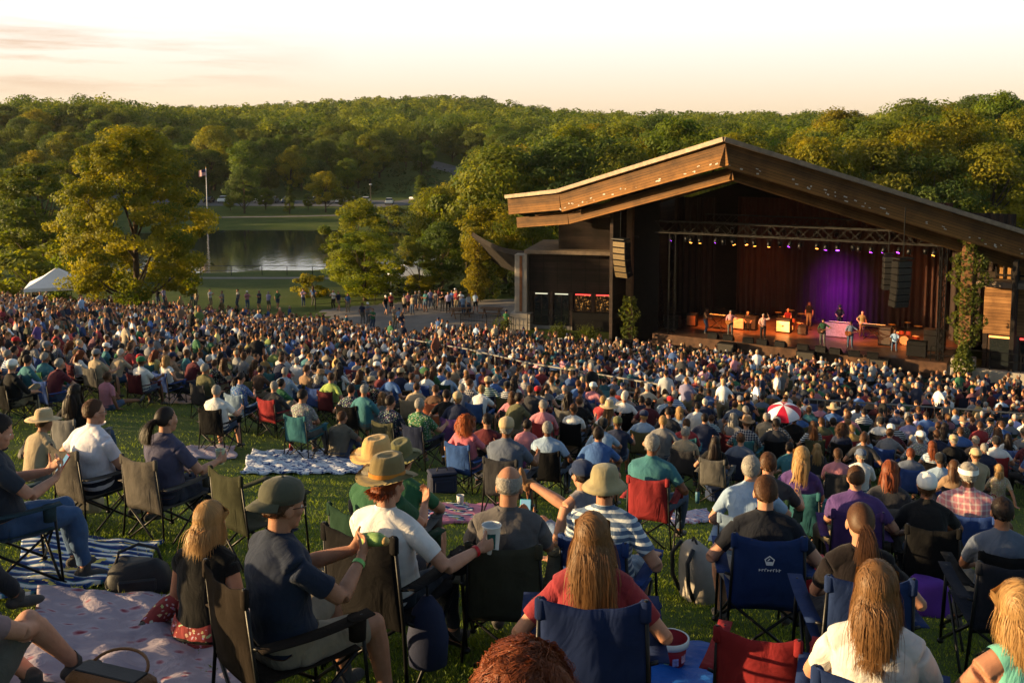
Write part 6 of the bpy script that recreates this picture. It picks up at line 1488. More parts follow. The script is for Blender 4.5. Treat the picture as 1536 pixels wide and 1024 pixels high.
# ------------------------------------------------------------------ the band and its gear
def upon(px, py): p = ondeck(px, py); return p
def performer(px, py, pr, phi, shirt, hs, hc, label, alpha=1., z=DECK, hatk=None, hatc=None):
    u, v = ray(px, py); Y = z/v; P = PR[pr]; o = thing('person', label, 'person', (u*Y, Y, z+.005), R(-phi), 'band on the stage')
    link('body', P['me'], o, None, (*L3(PAL[shirt]), alpha))
    if hs: link('hair', HAIRM[hs], o, P['M'], (*L3(HAIRC[hc]), 1))
    if hatk: link('hat', HAT[hatk], o, P['M'] @ Matrix.Scale(1.07, 4), (*L3(PAL[hatc]), 1))
    return o
def guitar(o, col, label, bass=False):
    rz = o.rotation_euler.z; g_ = thing('guitar', label, 'guitar', o.location, rz)
    b0, b1 = Vector((.12, .20, .98)), Vector((-.46, .30, 1.22 if not bass else 1.16)); d = (b1-b0).normalized()
    y = Vector((0, 1, 0)); y = (y-d*y.dot(d)).normalized(); x = d.cross(y); Mx = Matrix((x, y, d)).transposed()
    outline = [(0, -.2), (.13, -.17), (.17, -.06), (.12, .06), (.13, .15), (.07, .2), (0, .15), (-.06, .2), (-.12, .14), (-.1, .05), (-.16, -.06), (-.13, -.17)]
    m = MB(); m.slab([b0+Mx @ Vector((q[0], -.022, q[1])) for q in outline], y*.045); m.build('body', mat_plain('guitar_body', S(*col), .25), g_)
    m = MB(); m.bar(b0+d*.1+y*.02, b1+y*.02, .045, .025); m.bar(b1+y*.02, b1+d*.14+y*.02, .08, .02); m.build('neck', mat_plain('maple', S(120, 78, 48), .4), g_)
    return g_
q = performer(1062, 502, 's_keys', 125, 'brown', 'short', 'dark', 'keyboard player in a brown shirt at the left end of the stage')
q = performer(1100, 507, 's_guitar', 195, 'pink', 'short', 'grey', 'guitarist in a plaid pink shirt beside the white-fronted cabinet', .4); guitar(q, (150, 96, 50), 'amber guitar held by the guitarist in the pink plaid shirt')
performer(1126, 497, 'c_drum', 190, 'charcoal', 'short', 'grey', 'seated musician in charcoal behind the white-fronted cabinet')
q = performer(1150, 513, 's_sing', 200, 'orange', 'short', 'white', 'singer in an orange striped shirt at the middle of the stage', .6)
performer(1187, 492, 'c_drum', 200, 'maroon', 'bald', 'grey', 'drummer in maroon seated behind the drum kit')
q = performer(1241, 522, 's_guitar', 205, 'dark green', 'short', 'dark', 'guitarist in dark clothes in front of the purple light'); guitar(q, (60, 40, 30), 'dark guitar held by the guitarist before the purple light')
performer(1266, 498, 's_keys', 200, 'black', 'short', 'dark', 'keyboard player in a brimmed hat behind the purple-lit keyboard', 1., DECK, 'fedora', 'black')
q = performer(1283, 526, 's_guitar', 205, 'slate', 'short', 'brown', 'guitarist in a slate shirt right of the purple-lit keyboard'); guitar(q, (120, 66, 36), 'brown bass guitar held by the guitarist in slate', True)
performer(1351, 528, 'c_drum', 205, 'light blue', 'bald', 'grey', 'percussionist in a light blue shirt at the right end of the stage')
performer(1219, 492, 's_hang', 200, 'black', 'long', 'honey', 'backing singer with long hair behind the amplifiers')
performer(1300, 508, 's_fhip', 200, 'olive', 'pony', 'brown', 'backing singer in olive near the percussion')
def onst(px, py): p = ondeck(px, py); return p
def amp(px, py, w, h, d, label, front, rz=RZS, emblem=None, kind='amplifier'):
    p = onst(px, py); o = thing(kind, label, 'amplifier', p, rz); m = MB(); m.box((0, d/2, h/2+.02), (w, d, h), bev=.03); m.build('cabinet', M_BLACK, o)
    m = MB(); m.box((0, -.012, h*.46), (w*.88, .02, h*.74), bev=.008); gr = m.build('grille', front, o)
    m = MB(); m.box((0, -.01, h*.92), (w*.88, .02, h*.1), bev=.005)
    for k in range(6): m.lathe([(.0, -.02), (.016, -.02), (.016, .0), (0, .0)], 8, (-w*.34+k*w*.13, -.02, h*.92), M=Matrix.Rotation(R(90), 3, 'X'), cap=False)
    m.build('control_panel', M_STEEL, o)
    if emblem: m = MB(); m.add([(-.08, -.024, h*.56), (.08, -.024, h*.56), (0, -.024, h*.40)], [(0, 2, 1)]); m.build('emblem', M_BLACK, gr)
    m = MB(); m.tube([(-.1, d/2, h+.02), (-.08, d/2, h+.07), (.08, d/2, h+.07), (.1, d/2, h+.02)], .012, 5); m.build('handle', M_BLACK, o); return o
M_CREAM = mat_plain('cream_cloth', S(214, 200, 168), .9); M_GRL = mat_plain('amp_grille', S(60, 56, 52), .9, scale=30)
amp(1180, 502, 1.0, .95, .5, 'cream fronted amplifier with a dark triangle emblem before the drum kit', M_CREAM, emblem=True)
amp(1112, 497, .8, .95, .5, 'cabinet with a pale cloth front left of the singer', mat_plain('pale_cloth', S(190, 170, 150), .9)); amp(1129, 498, .9, .95, .5, 'dark cabinet right beside the pale fronted one', M_GRL)
amp(1209, 505, .6, .6, .45, 'small dark combo amplifier right of the cream one', M_GRL); amp(1335, 522, .8, 1.2, .5, 'tall dark amplifier stack beside the percussionist', M_GRL); amp(1040, 492, .7, .9, .5, 'dark cabinet with an orange edge at the left side of the stage', mat_plain('tan_cloth', S(150, 100, 60), .9))
def keyboard(px, py, label, L=1.2, rz=RZS, front=None):
    p = onst(px, py); o = thing('keyboard', label, 'keyboard', p, rz); m = MB()
    for e in (-1, 1): m.tube([(e*L*.4, -.2, 0), (-e*L*.4, .2, .86)], .018, 5); m.tube([(e*L*.4, .2, 0), (-e*L*.4, -.2, .86)], .018, 5)
    m.build('stand', M_BLKMET, o); m = MB(); m.box((0, 0, .93), (L, .36, .11), bev=.02); b = m.build('case', M_BLACK, o)
    m = MB(); m.box((0, .1, .99), (L*.94, .13, .012), bev=.004); k_ = m.build('keys', M_CREAM, b)
    if front: m = MB(); m.box((0, -.24, .5), (L*1.3, .04, .9), bev=.01); m.build('front_panel', front, o)
    return o
keyboard(1079, 496, 'keyboard on a crossed stand beside the player in brown', 1.3); keyboard(1265, 508, 'purple-lit keyboard with a patterned front panel', 1.4, front=mat_plain('panel_cloth', S(120, 90, 130), .8, scale=8)); keyboard(1318, 512, 'long red-lit keyboard between the bass player and the percussionist', 1.5)
def drum(o, c, r, h, axis=None, mat=None, name='drum'):
    M = axis or Matrix.Identity(3); m = MB(); m.lathe([(r, -h/2), (r, h/2)], 18, c, M=M, cap=False); m.lathe([(0, h/2+.004), (r, h/2+.004)], 18, c, M=M, cap=False, m=1); m.lathe([(0, -h/2-.004), (r, -h/2-.004)], 18, c, M=M, cap=False, m=1); return m.build(name, [mat or M_DRUM, M_CREAM], o, True)
M_DRUM = mat_plain('drum_shell', S(120, 60, 40), .3); M_BRASS = mat_plain('cymbal_brass', S(196, 150, 70), .3, .9)
def kit(px, py, label, sticks=True):
    o = thing('drum_kit', label, 'drum kit', onst(px, py), RZS)
    drum(o, (0, 0, .3), .29, .42, Matrix.Rotation(R(90), 3, 'X'), name='bass_drum'); drum(o, (-.2, -.02, .74), .16, .22, Matrix.Rotation(R(-15), 3, 'X'), name='tom_drum'); drum(o, (.2, -.02, .74), .17, .24, Matrix.Rotation(R(-15), 3, 'X'), name='tom_drum'); drum(o, (.62, .3, .36), .22, .4, name='floor_drum'); drum(o, (-.5, .3, .62), .18, .15, name='snare_drum')
    for (x, y, z, r) in ((-.8, .1, 1.2, .24), (.75, .05, 1.25, .26), (.15, -.1, 1.45, .2), (-.75, .45, .9, .18)):
        m = MB(); m.lathe([(r, z), (r*.3, z+.02), (.02, z+.04)], 18, (x, y, 0), cap=False); c_ = m.build('cymbal', M_BRASS, o, True); m = MB(); m.tube([(x, y, 0), (x, y, z+.06)], .012, 5); m.tube([(x, y, .3), (x+.25, y-.1, 0)], .01, 4); m.tube([(x, y, .3), (x-.22, y-.15, 0)], .01, 4); m.build('cymbal_stand', M_STEEL, c_)
    return o
kit(1190, 499, 'full drum kit with brass cymbals at the middle of the stage')
kit(1366, 520, 'second set of percussion drums and cymbals at the right end')
def micstand(px, py, label, boom=True, rz=0.):
    o = thing('microphone_stand', label, 'microphone stand', onst(px, py), RZS+rz); m = MB(); m.lathe([(.13, 0), (.13, .02), (.02, .035)], 14); m.tube([(0, 0, .02), (0, 0, 1.3)], .012, 6)
    m.build('stand', M_BLKMET, o)
    e = Vector((0, .45, 1.55)) if boom else Vector((0, .02, 1.5)); m = MB(); m.tube([(0, -.1, 1.25), e], .01, 5); m.build('boom', M_BLKMET, o); m = MB(); m.tube([e, e+Vector((0, .12, .02))], [.014, .02], 8); m.ell(e+Vector((0, .14, .023)), (.028, .032, .028), 10, 7); m.build('microphone', M_STEEL, o)
for px, py, l in ((1104, 512, 'microphone stand before the pink plaid guitarist'), (1147, 519, 'microphone stand before the orange-shirted singer'), (1237, 527, 'microphone stand before the dark guitarist'), (1278, 531, 'microphone stand before the guitarist in slate'), (1086, 501, 'microphone stand beside the left keyboard'), (1222, 497, 'microphone stand before the long-haired backing singer')): micstand(px, py, l)
def wedge(px, py, label):
    o = thing('monitor_wedge', label, 'monitor speaker', onst(px, py), RZS+rr.uniform(-.2, .2)); m = MB(); m.slab([(-.33, -.25, 0), (-.33, .22, 0), (-.33, .22, .12), (-.33, -.1, .38), (-.33, -.25, .34)], (.66, 0, 0)); m.build('cabinet', M_BLACK, o)
    m = MB(); m.slab([(-.29, .215, .13), (-.29, -.07, .37), (-.29, -.06, .38), (-.29, .225, .14)], (.58, 0, 0)); m.build('grille', M_GRL, o)
for px, py in ((1075, 512), (1098, 515), (1128, 519), (1150, 522), (1178, 525), (1212, 530), (1240, 533), (1262, 536), (1290, 540), (1318, 543)):
    nr_ = min(((1062, 'the keyboard player in brown'), (1100, 'the pink plaid guitarist'), (1150, 'the orange-shirted singer'), (1241, 'the dark guitarist'), (1283, 'the guitarist in slate'), (1351, 'the percussionist')), key=lambda q: abs(q[0]-px)); sd = 'left' if px < nr_[0] else 'right'
    wedge(px, py-2, f'black monitor wedge on the stage front, {sd} of {nr_[1]}, {"nearer" if abs(px-nr_[0]) < 15 else "farther"}')
def case(p, d, label, rz=RZS, mat=None):
    o = thing('equipment_case', label, 'case', p, rz); m = MB(); m.box((0, 0, d[2]*.36+.08), (d[0], d[1], d[2]*.72), bev=.02); m.build('body', mat or M_BLACK, o); m = MB(); m.box((0, 0, d[2]*.86+.085), (d[0], d[1], d[2]*.26), bev=.02); m.build('lid', mat or M_BLACK, o)
    for e in (-1, 1):
        for f in (-1, 1): m = MB(); m.tube([(e*d[0]*.4-.03, f*d[1]*.38, .05), (e*d[0]*.4+.03, f*d[1]*.38, .05)], .05, 10); m.build('wheel', M_BLKMET, o)
for (a, b_, z, d, l) in ((15.6, 1.0, DECK, (1.1, .7, .9), 'black equipment case at the right front of the stage'), (16.3, 3.2, DECK, (1.2, .8, 1.3), 'tall black case stacked behind the percussion'), (-.2, 2.0, DECK, (1., .7, .9), 'black case beside the truss tower at the left of the stage'), (18.2, -1.4, GRD, (1.3, .7, .8), 'black case on the ground right of the stage'), (-2.0, -2.0, GRD, (1.2, .8, 1.0), 'black case on the ground left of the stage')): case(W(a, b_, z), d, l)
def subwoofer(a, label): 
    o = thing('subwoofer', label, 'speaker', W(a, -.7, GRD+.63), RZS); m = MB(); m.box((0, 0, .35), (1.1, .7, .7), bev=.03); m.build('cabinet', M_BLACK, o); m = MB(); m.box((0, -.355, .35), (1., .02, .6), bev=.01); m.build('grille', M_GRL, o)
subwoofer(4.5, 'black subwoofer on the apron below the orange-shirted singer'); subwoofer(9.5, 'black subwoofer on the apron below the dark guitarist'); subwoofer(13.8, 'black subwoofer on the apron near its right end')

# ------------------------------------------------------------------ tents, umbrella, flag, lamps, cars
M_TENT = mat_obj('tent_cloth', .7, 200, .05, .1); 
def tent(px, py_eave, Y, w, h, peak, label, rz=.3):
    p = gp(px, 0, Y); o = thing('canopy_tent', label, 'tent', p, rz); m = MB(); n = 8
    m.add([(-w/2, -w/2, h), (w/2, -w/2, h), (w/2, w/2, h), (-w/2, w/2, h), (0, 0, h+peak), (-w/4, -w/4, h+peak*.42), (w/4, -w/4, h+peak*.42), (w/4, w/4, h+peak*.42), (-w/4, w/4, h+peak*.42)], [(0, 1, 6, 5), (1, 2, 7, 6), (2, 3, 8, 7), (3, 0, 5, 8), (5, 6, 4), (6, 7, 4), (7, 8, 4), (8, 5, 4)])
    q = m.build('roof', M_TENT, o); q.color = (*L3((232, 232, 236)), 1)
    m = MB(); k = w/2+.01
    for a, b in (((-k, -k), (k, -k)), ((k, -k), (k, k)), ((k, k), (-k, k)), ((-k, k), (-k, -k))): m.bar((a[0], a[1], h-.13), (b[0], b[1], h-.13), .02, .26)
    q = m.build('valance', M_TENT, o); q.color = (*L3((236, 236, 240)), 1)
    for ex in (-1, 1):
        for ey in (-1, 1): m = MB(); m.tube([(ex*w*.49, ey*w*.49, -.3), (ex*w*.49, ey*w*.49, h-.02)], .04, 6); m.build('leg', mat_plain('tent_pole', S(190, 190, 190), .4, .5), o)
tent(80, 0, 79, 4.4, 2.3, 1.35, 'white pointed canopy tent at the back left of the crowd', .35)
tent(612, 0, 100, 4.0, 2.0, 1.3, 'pale canopy tent half hidden behind the standing onlookers', .2)
up_ = ong(1185, 622, 1.3); up_.z = g(up_.x, up_.y)+1.2
um = thing('umbrella', 'red and white panelled umbrella open among the seats', 'umbrella', (up_.x, up_.y, up_.z), 0); um.rotation_euler = (R(14), R(-8), 0); um.scale = (.62,)*3
for k in range(8):
    m = MB(); n = 6; vs = []
    for i in range(n+1):
        s_ = i/n; r = .72*math.sin(s_*math.pi/2*.98); z = .42*math.cos(s_*math.pi/2)
        for j in range(4): a = 2*math.pi*(k+j/3)/8; sag = 1-.05*math.sin(j/3*math.pi)*s_; vs.append((r*sag*math.cos(a), r*sag*math.sin(a), z))
    fs = [(i*4+j, i*4+j+1, i*4+j+5, i*4+j+4) for i in range(n) for j in range(3)]; m.add(vs, fs); q = m.build('panel', M_TENT, um, True, label=('red' if k % 2 else 'white')+' umbrella panel'); q.color = (*L3((176, 20, 52) if k % 2 else (222, 216, 222)), 1)
m = MB(); m.tube([(0, 0, -1.3), (0, 0, .5)], .012, 6); m.build('shaft', M_STEEL, um)
fp = gp(310, 0, 208); ft = at(310, 252, 208); o = thing('flagpole', 'tall white flagpole with a small striped flag on the far shore', 'flagpole', fp)
m = MB(); m.tube([(0, 0, -.2), (0, 0, ft.z-fp.z)], [.12, .07], 8); m.build('pole', mat_plain('white_paint', S(200, 200, 204), .5), o); zt = ft.z-fp.z
m = MB(); m.ell((0, 0, zt+.1), (.14, .14, .14), 8, 6); m.build('finial', M_BRASS, o)
t = NT('striped_flag'); v = t.tc(); sep = t.n('ShaderNodeSeparateXYZ'); t.set(sep.inputs[0], v)
st_ = t.math('GREATER_THAN', t.math('FRACT', t.math('MULTIPLY', sep.outputs[2], 6.5/1.3)), .5); cn = t.math('MULTIPLY', t.math('GREATER_THAN', sep.outputs[0], -.85), t.math('GREATER_THAN', sep.outputs[2], -.68))
M_FLAG = t.done(t.princ(t.mix(cn, t.mix(st_, S(178, 40, 52), S(220, 216, 214)), S(40, 50, 100)), .9))
vs, fs = [], []
for i in range(9):
    for j in range(5): vs.append((-2.0*i/8*.75, .18*math.sin(i*1.1), -1.3*j/4-.25*i/8*1.4))
for i in range(8):
    for j in range(4): a = i*5+j; fs.append((a, a+1, a+6, a+5))
m = MB(); m.add(vs, fs); q = m.build('flag', M_FLAG, o, True); q.location = (-.08, 0, zt-.2)
lp = gp(556, 0, 212); lt = at(556, 277, 212); o = thing('street_lamp', 'grey street lamp post beside the road beyond the pond', 'street lamp', lp); m = MB(); m.tube([(0, 0, -.2), (0, 0, lt.z-lp.z)], [.13, .09], 8); m.build('pole', M_STEEL, o); m = MB(); m.box((0, 0, lt.z-lp.z+.1), (.5, .9, .22), bev=.06); m.build('lamp_head', mat_plain('lamp_grey', S(190, 190, 190), .5), o)
# cars: one body, then copies with another colour
def loft_car():
    m = MB(); prof = [(-2.2, .35, .7), (-2.15, .3, .92), (-1.2, .28, 1.0), (-.6, .28, 1.02), (1.2, .28, 1.02), (2.1, .3, .95), (2.2, .36, .75)]
    rings = []
    for (x, z0, z1) in prof: rings.append([Vector((x, y, z)) for y, z in ((-.86, z0), (-.9, (z0+z1)/2), (-.82, z1), (.82, z1), (.9, (z0+z1)/2), (.86, z0))])
    m.loft(rings); body = m.mesh('body', mat_obj('car_paint', .25, 3, .02, 0, .6, 0))
    m = MB(); rings = []
    for (x, w, z) in ((-1.0, .78, 1.0), (-.45, .68, 1.42), (.7, .68, 1.46), (1.75, .76, 1.0)): rings.append([Vector((x, -w, z)), Vector((x, w, z)), Vector((x, w*.98, max(1.0, z-.02)-.02)), Vector((x, -w*.98, max(1.0, z-.02)-.02))])
    vs = [(-1.0, -.78, 1.0), (-.45, -.66, 1.44), (.8, -.66, 1.47), (1.8, -.76, 1.0), (-1.0, .78, 1.0), (-.45, .66, 1.44), (.8, .66, 1.47), (1.8, .76, 1.0)]
    m = MB(); m.add(vs, [(0, 3, 2, 1), (4, 5, 6, 7), (0, 1, 5, 4), (2, 3, 7, 6), (1, 2, 6, 5)]); win = m.mesh('windows', M_GLASS)
    m = MB(); m.add([(-.5, -.67, 1.45), (.82, -.67, 1.48), (.82, .67, 1.48), (-.5, .67, 1.45), (-.42, -.6, 1.5), (.72, -.6, 1.53), (.72, .6, 1.53), (-.42, .6, 1.5)], [(0, 1, 5, 4), (1, 2, 6, 5), (2, 3, 7, 6), (3, 0, 4, 7), (4, 5, 6, 7)]); roof = m.mesh('roof', bpy.data.materials['car_paint'])
    wh = MB().lathe([(0, -.11), (.2, -.11), (.32, -.1), (.33, 0), (.32, .1), (.2, .11), (0, .11)], 14, M=Matrix.Rotation(R(90), 3, 'X'), cap=False).mesh('wheel', M_BLACK)
    return body, win, roof, wh
CARM = loft_car()
CARS = [(-47, 233, 'white'), (-43.8, 233.5, 'charcoal'), (-40.5, 234, 'white'), (-37.4, 233.5, 'grey'), (-34.3, 233, 'white'), (-71.5, 234.5, 'black'), (-68.3, 235, 'white'), (-59.5, 235, 'white'), (-56.3, 234.6, 'grey'), (-53, 234.2, 'slate'), (-28.5, 231, 'white'), (-100, 236, 'white'), (-22.5, 238.5, 'charcoal')]
for i, (x, y, c) in enumerate(CARS):
    px = 768+FPX*x/y; wh = 'at the gap beside the tall spreading tree' if px < 325 and px > 270 else 'by the left edge' if px < 200 else 'behind the rounded dark tree' if px < 420 else 'right of the rounded amber tree' if px > 560 else 'beside the rounded amber tree'
    o = thing('parked_car', f'{c} car parked beyond the pond, {wh}', 'car', (x, y, g(x, y)+.07), rr.choice([1.5, 1.6, 1.65, -1.5]) if i < 11 else .9, f'{c} cars parked {wh}')
    link('body', CARM[0], o, color=(*L3(PAL[c]), 1)); link('window', CARM[1], o); link('roof', CARM[2], o, color=(*L3(PAL[c]), 1))
    for ex in (-1.35, 1.35):
        for ey in (-.8, .8): link('wheel', CARM[3], o, Matrix.Translation((ex, ey, .33)))
# picnic benches on the terrace
def table(px, Y, label, rz):
    o = thing('picnic_table', label, 'table', gp(px, 0, Y), rz); m = MB(); m.box((0, 0, .74), (1.8, .75, .05), bev=.01); m.build('tabletop', M_BEAM, o)
    for e in (-1, 1): m = MB(); m.box((0, e*.75, .44), (1.8, .28, .05), bev=.01); m.build('bench', M_BEAM, o); m = MB(); m.bar((e*.6, -.75, 0), (e*.6, .1, .72), .07); m.bar((e*.6, .75, 0), (e*.6, -.1, .72), .07, .06); m.build('leg', M_BEAM, o)
table(690, 80, 'wooden picnic table on the plaza left of the terrace', .3); table(737, 79.5, 'wooden picnic table under the terrace canopy', -.2)
def hedge_plant(px, Y, h, w, label, seed):
    rg = np.random.default_rng(seed); p = gp(px, 0, Y); C = rg.normal(size=(700, 3))*np.array([w*.45, w*.45, h*.26])+np.array([0, 0, h*.5]); C[:, 2] = np.abs(C[:, 2]); V, F = leaf_quads(C, .07, rg)
    o = thing('leafy_plant', label, 'plant', p); link('foliage', npmesh('foliage', V, F, M_IVY, attrs={'var': ('FACE', 'FLOAT', rg.uniform(0, .6, len(F)))}), o); m = MB()
    for k in range(5): m.tube([(0, 0, -.1), (math.cos(k*1.3)*w*.2, math.sin(k*1.3)*w*.2, h*.7)], [.02, .008], 4)
    m.build('stem', M_BARK, o)
hedge_plant(752, 71.5, 1.2, .8, 'small leafy bush before the terrace railing', 1); hedge_plant(884, 69.5, 1.0, .7, 'low leafy bush before the serving windows', 2); hedge_plant(838, 70.5, .9, .7, 'low bush at the foot of the window railing', 3)

# ------------------------------------------------------------------ blankets and belongings on the grass
def blanket_mat(name, kind):
    t = NT(name); v = t.tc(); sep = t.n('ShaderNodeSeparateXYZ'); t.set(sep.inputs[0], v); n = t.noise(3.2, 5, v)
    if kind == 'stripe':
        q = t.math('ADD', t.math('MULTIPLY', sep.outputs[1], 5.2), t.math('MULTIPLY', n.outputs[0], .5)); fr = t.math('FRACT', q)
        c = t.ramp(fr, [(0, S(24, 38, 84)), (.22, S(40, 84, 140)), (.36, S(200, 200, 196)), (.56, S(206, 206, 204)), (.62, S(60, 120, 140)), (.74, S(26, 44, 96))]).outputs[0]; c = t.mix(t.math('GREATER_THAN', t.noise(9, 2, v).outputs[0], .62), c, S(196, 180, 96))
    elif kind == 'quilt':
        vo = t.n('ShaderNodeTexVoronoi'); vo.inputs['Scale'].default_value = 9; t.set(vo.inputs['Vector'], t.mix(.12, v, t.noise(5, 3, v).outputs[1])); c = t.ramp(t.math('ADD', vo.outputs['Distance'], t.math('MULTIPLY', n.outputs[0], .5)), [(.3, S(112, 46, 60)), (.44, S(150, 104, 116)), (.56, S(160, 150, 160)), (.8, S(146, 136, 148))]).outputs[0]
    elif kind == 'orange': c = t.ramp(t.noise(7, 3, v).outputs[0], [(.35, S(170, 150, 150)), (.55, S(196, 150, 110)), (.7, S(120, 110, 130))]).outputs[0]
    elif kind == 'bluewhite': c = t.ramp(t.noise(6, 3, v, distortion=2).outputs[0], [(.42, S(34, 56, 110)), (.5, S(190, 196, 206)), (.75, S(206, 206, 210))]).outputs[0]
    elif kind == 'tarp': c = t.ramp(n.outputs[0], [(.3, S(20, 70, 150)), (.7, S(30, 96, 180))]).outputs[0]
    else: c = t.ramp(t.noise(8, 3, v).outputs[0], [(.35, S(150, 70, 90)), (.5, S(190, 180, 190)), (.65, S(70, 90, 140))]).outputs[0]
    return t.done(t.princ(c, .95 if kind != 'tarp' else .6, 0, t.bump(t.noise(5, 4, v, distortion=1.2).outputs[0], .6, .05), .1))
def blanket(pts, mat, label, seed, amp=.022, cat='blanket', name='picnic_blanket'):
    P = [gp(px, py) for px, py in pts]; c = sum(P, Vector())/4; nu, nv = 70, 52; rg = np.random.default_rng(seed); ph = rg.uniform(0, 6, 8); vs, fs = [], []
    for j in range(nv+1):
        for i in range(nu+1):
            s_, t_ = i/nu, j/nv; q = P[0].lerp(P[1], s_).lerp(P[3].lerp(P[2], s_), t_); q = q+Vector((.03*math.sin(t_*9+ph[0]), .03*math.sin(s_*8+ph[1]), 0))
            h = .028+amp*abs(math.sin(q.x*6.1+2*math.sin(q.y*2.3+ph[2])+ph[3]))**.6*abs(math.sin(q.y*4.4+1.5*math.sin(q.x*3.1+ph[4])))+.6*amp*(1-abs(math.sin(q.x*9.3+3.5*math.sin(q.y*3.7+ph[6])+ph[1]))**.35)+.35*amp*math.sin(q.x*17+q.y*9+ph[5]); vs.append((q.x-c.x, q.y-c.y, g(q.x, q.y)+h-c.z))
    w = nu+1
    for j in range(nv):
        for i in range(nu): a = j*w+i; fs.append((a, a+1, a+w+1, a+w))
    k = len(vs); bd = list(range(w))+[j*w+nu for j in range(1, nv+1)]+[nv*w+i for i in range(nu-1, -1, -1)]+[j*w for j in range(nv-1, 0, -1)]
    low = [(vs[i][0], vs[i][1], vs[i][2]-.03) for i in bd]; nb = len(bd); fs += [(bd[(i+1) % nb], bd[i], k+i, k+(i+1) % nb) for i in range(nb)]
    m = MB(); m.add(vs+low, fs); o = m.build(name, mat, smooth=True); o.location = c; return tag(o, label, cat)
blanket([(-40, 930), (150, 902), (228, 838), (20, 818)], blanket_mat('striped_towel', 'stripe'), 'blue and white striped blanket spread on the grass at the left', 1)
blanket([(-60, 1120), (400, 1110), (352, 925), (30, 915)], blanket_mat('pink_quilt', 'quilt'), 'rumpled pink and white quilt at the lower left', 2, .034)
blanket([(-40, 824), (60, 806), (30, 786), (-50, 796)], blanket_mat('pale_towel', 'orange'), 'small pale orange towel at the left edge above the striped blanket', 3)
blanket([(350, 724), (590, 724), (560, 690), (366, 688)], blanket_mat('blue_white_towel', 'bluewhite'), 'blue and white crumpled blanket under the grey-olive person', 4, .04)
blanket([(770, 1075), (1120, 1090), (1090, 1005), (800, 985)], blanket_mat('blue_tarp', 'tarp'), 'bright blue tarp under the front navy chair', 5, .03)
blanket([(232, 612), (310, 612), (302, 598), (240, 598)], blanket_mat('pale_cloth_mat', 'orange'), 'pale mat on the grass beside the green-capped person', 6)
blanket([(1010, 806), (1085, 800), (1070, 780), (1015, 788)], blanket_mat('flower_towel', 'mix'), 'flowery towel on the grass right of the red chair', 7)
blanket([(620, 800), (712, 800), (702, 772), (634, 772)], blanket_mat('striped_mat', 'stripe'), 'blue striped mat on the grass in front of the tan-hatted person', 8)
blanket([(255, 700), (345, 700), (340, 680), (270, 680)], blanket_mat('rose_mat', 'quilt'), 'rose coloured mat between the slate violet person and the black mesh chair', 9)
M_CUP = mat_plain('paper_cup', S(222, 220, 216), .6, var=.04); M_BAGB = mat_plain('black_bag', S(36, 36, 40), .6, scale=6)
def cup_(p, h, r, label, print_=None, drink=None, straw=False):
    o = thing('paper_cup' if drink is None else 'plastic_cup', label, 'cup', p); m = MB(); m.lathe([(0, .004), (r*.72, 0), (r*.74, .004), (r, h), (r*1.06, h+.004), (r*1.06, h-.006), (r*.985, h-.007), (r*.97, h-.002), (r*.7, .01), (0, .011)], 24, cap=False); m.build('cup', M_CUP if drink is None else drink, o, True)
    if print_:
        m = MB(); n = 8
        for k in range(n+1):
            a = R(-118)+k/n*R(56)
            for z in (.22*h, .78*h): rr_ = r*(.74+.26*z/h)+.0015; m.v.append((rr_*math.cos(a), rr_*math.sin(a), z))
        m.f = [(2*k, 2*k+2, 2*k+3, 2*k+1) for k in range(n)]; m.mi = [0]*n; m.build('print', print_, o, True)
    m = MB(); m.lathe([(0, h*.72), (r*.9, h*.72)], 20, cap=False); m.build('drink', mat_plain('drink', S(150, 110, 40), .2) if drink is None else mat_plain('green_drink', S(130, 170, 50), .2), o)
    if straw: m = MB(); m.tube([(0, 0, .02), (.02, .01, h+.06)], .004, 6); m.build('straw', M_CUP, o)
    return o
M_PRG = mat_plain('green_print', S(36, 84, 78), .6, var=.6, scale=60, bump=0); M_PRM = mat_plain('mixed_print', S(110, 60, 90), .6, var=.7, scale=40, bump=0)
def held(hm, e, wr, d, n, sd): return hm[2] @ (wr+d*.075+n*.055)
def hand_of(h, e):
    f = h[1]; b = [q for q in f.bones if q[4] == 'hand']; return b[0 if e == 1 else 1]
def in_hand(h, e, off): b = hand_of(h, e); return h[2] @ (b[0]+Vector(off))
cup_(in_hand(hatman, 1, (.02, .11, -.06)), .17, .056, 'large white paper cup with green print in the hand of the olive-hatted person', M_PRG)
M_CLEAR = mat_plain('clear_plastic', S(190, 200, 170), .15, var=.1)
cup_(in_hand(violet, 1, (-.05, .075, -.06)), .14, .045, 'plastic cup of green drink held by the slate violet person', None, M_CLEAR)
def band_(h, e, col, label_name='wristband'):
    f = h[1]; fa = [q for q in f.bones if isinstance(q[4], tuple) and q[4] == ('farm', e)][0]; c = fa[0].lerp(fa[1], .9); d = (fa[1]-fa[0]).normalized(); m = MB(); m.tube([c-d*.012, c+d*.012], .034, 14, cap=False); o = m.build(label_name, mat_plain('band_rubber', S(*col), .5), h[0], True)
band_(hatman, 1, (190, 24, 30)); band_(capman, 1, (110, 170, 90))
def phone(h, e, col, label):
    b_ = hand_of(h, e); o = thing('phone', label, 'phone', h[2] @ (b_[0]+Vector((-e*.03, .055, .075))), h[0].rotation_euler.z); o.rotation_euler = (R(-35), 0, h[0].rotation_euler.z); m = MB(); m.box((0, 0, 0), (.075, .011, .155), bev=.005); m.build('case', mat_plain('phone_case', S(*col), .4), o); m = MB(); m.box((0, -.0062, 0), (.067, .002, .142)); m.build('screen', mat_emit('phone_screen', (.25, .4, .42, 1), .5), o)
phone(bald, 1, (40, 150, 150), 'teal phone in the hand of the shaven-headed person'); phone(redphone, 1, (190, 40, 40), 'red phone held by the person at the left edge')
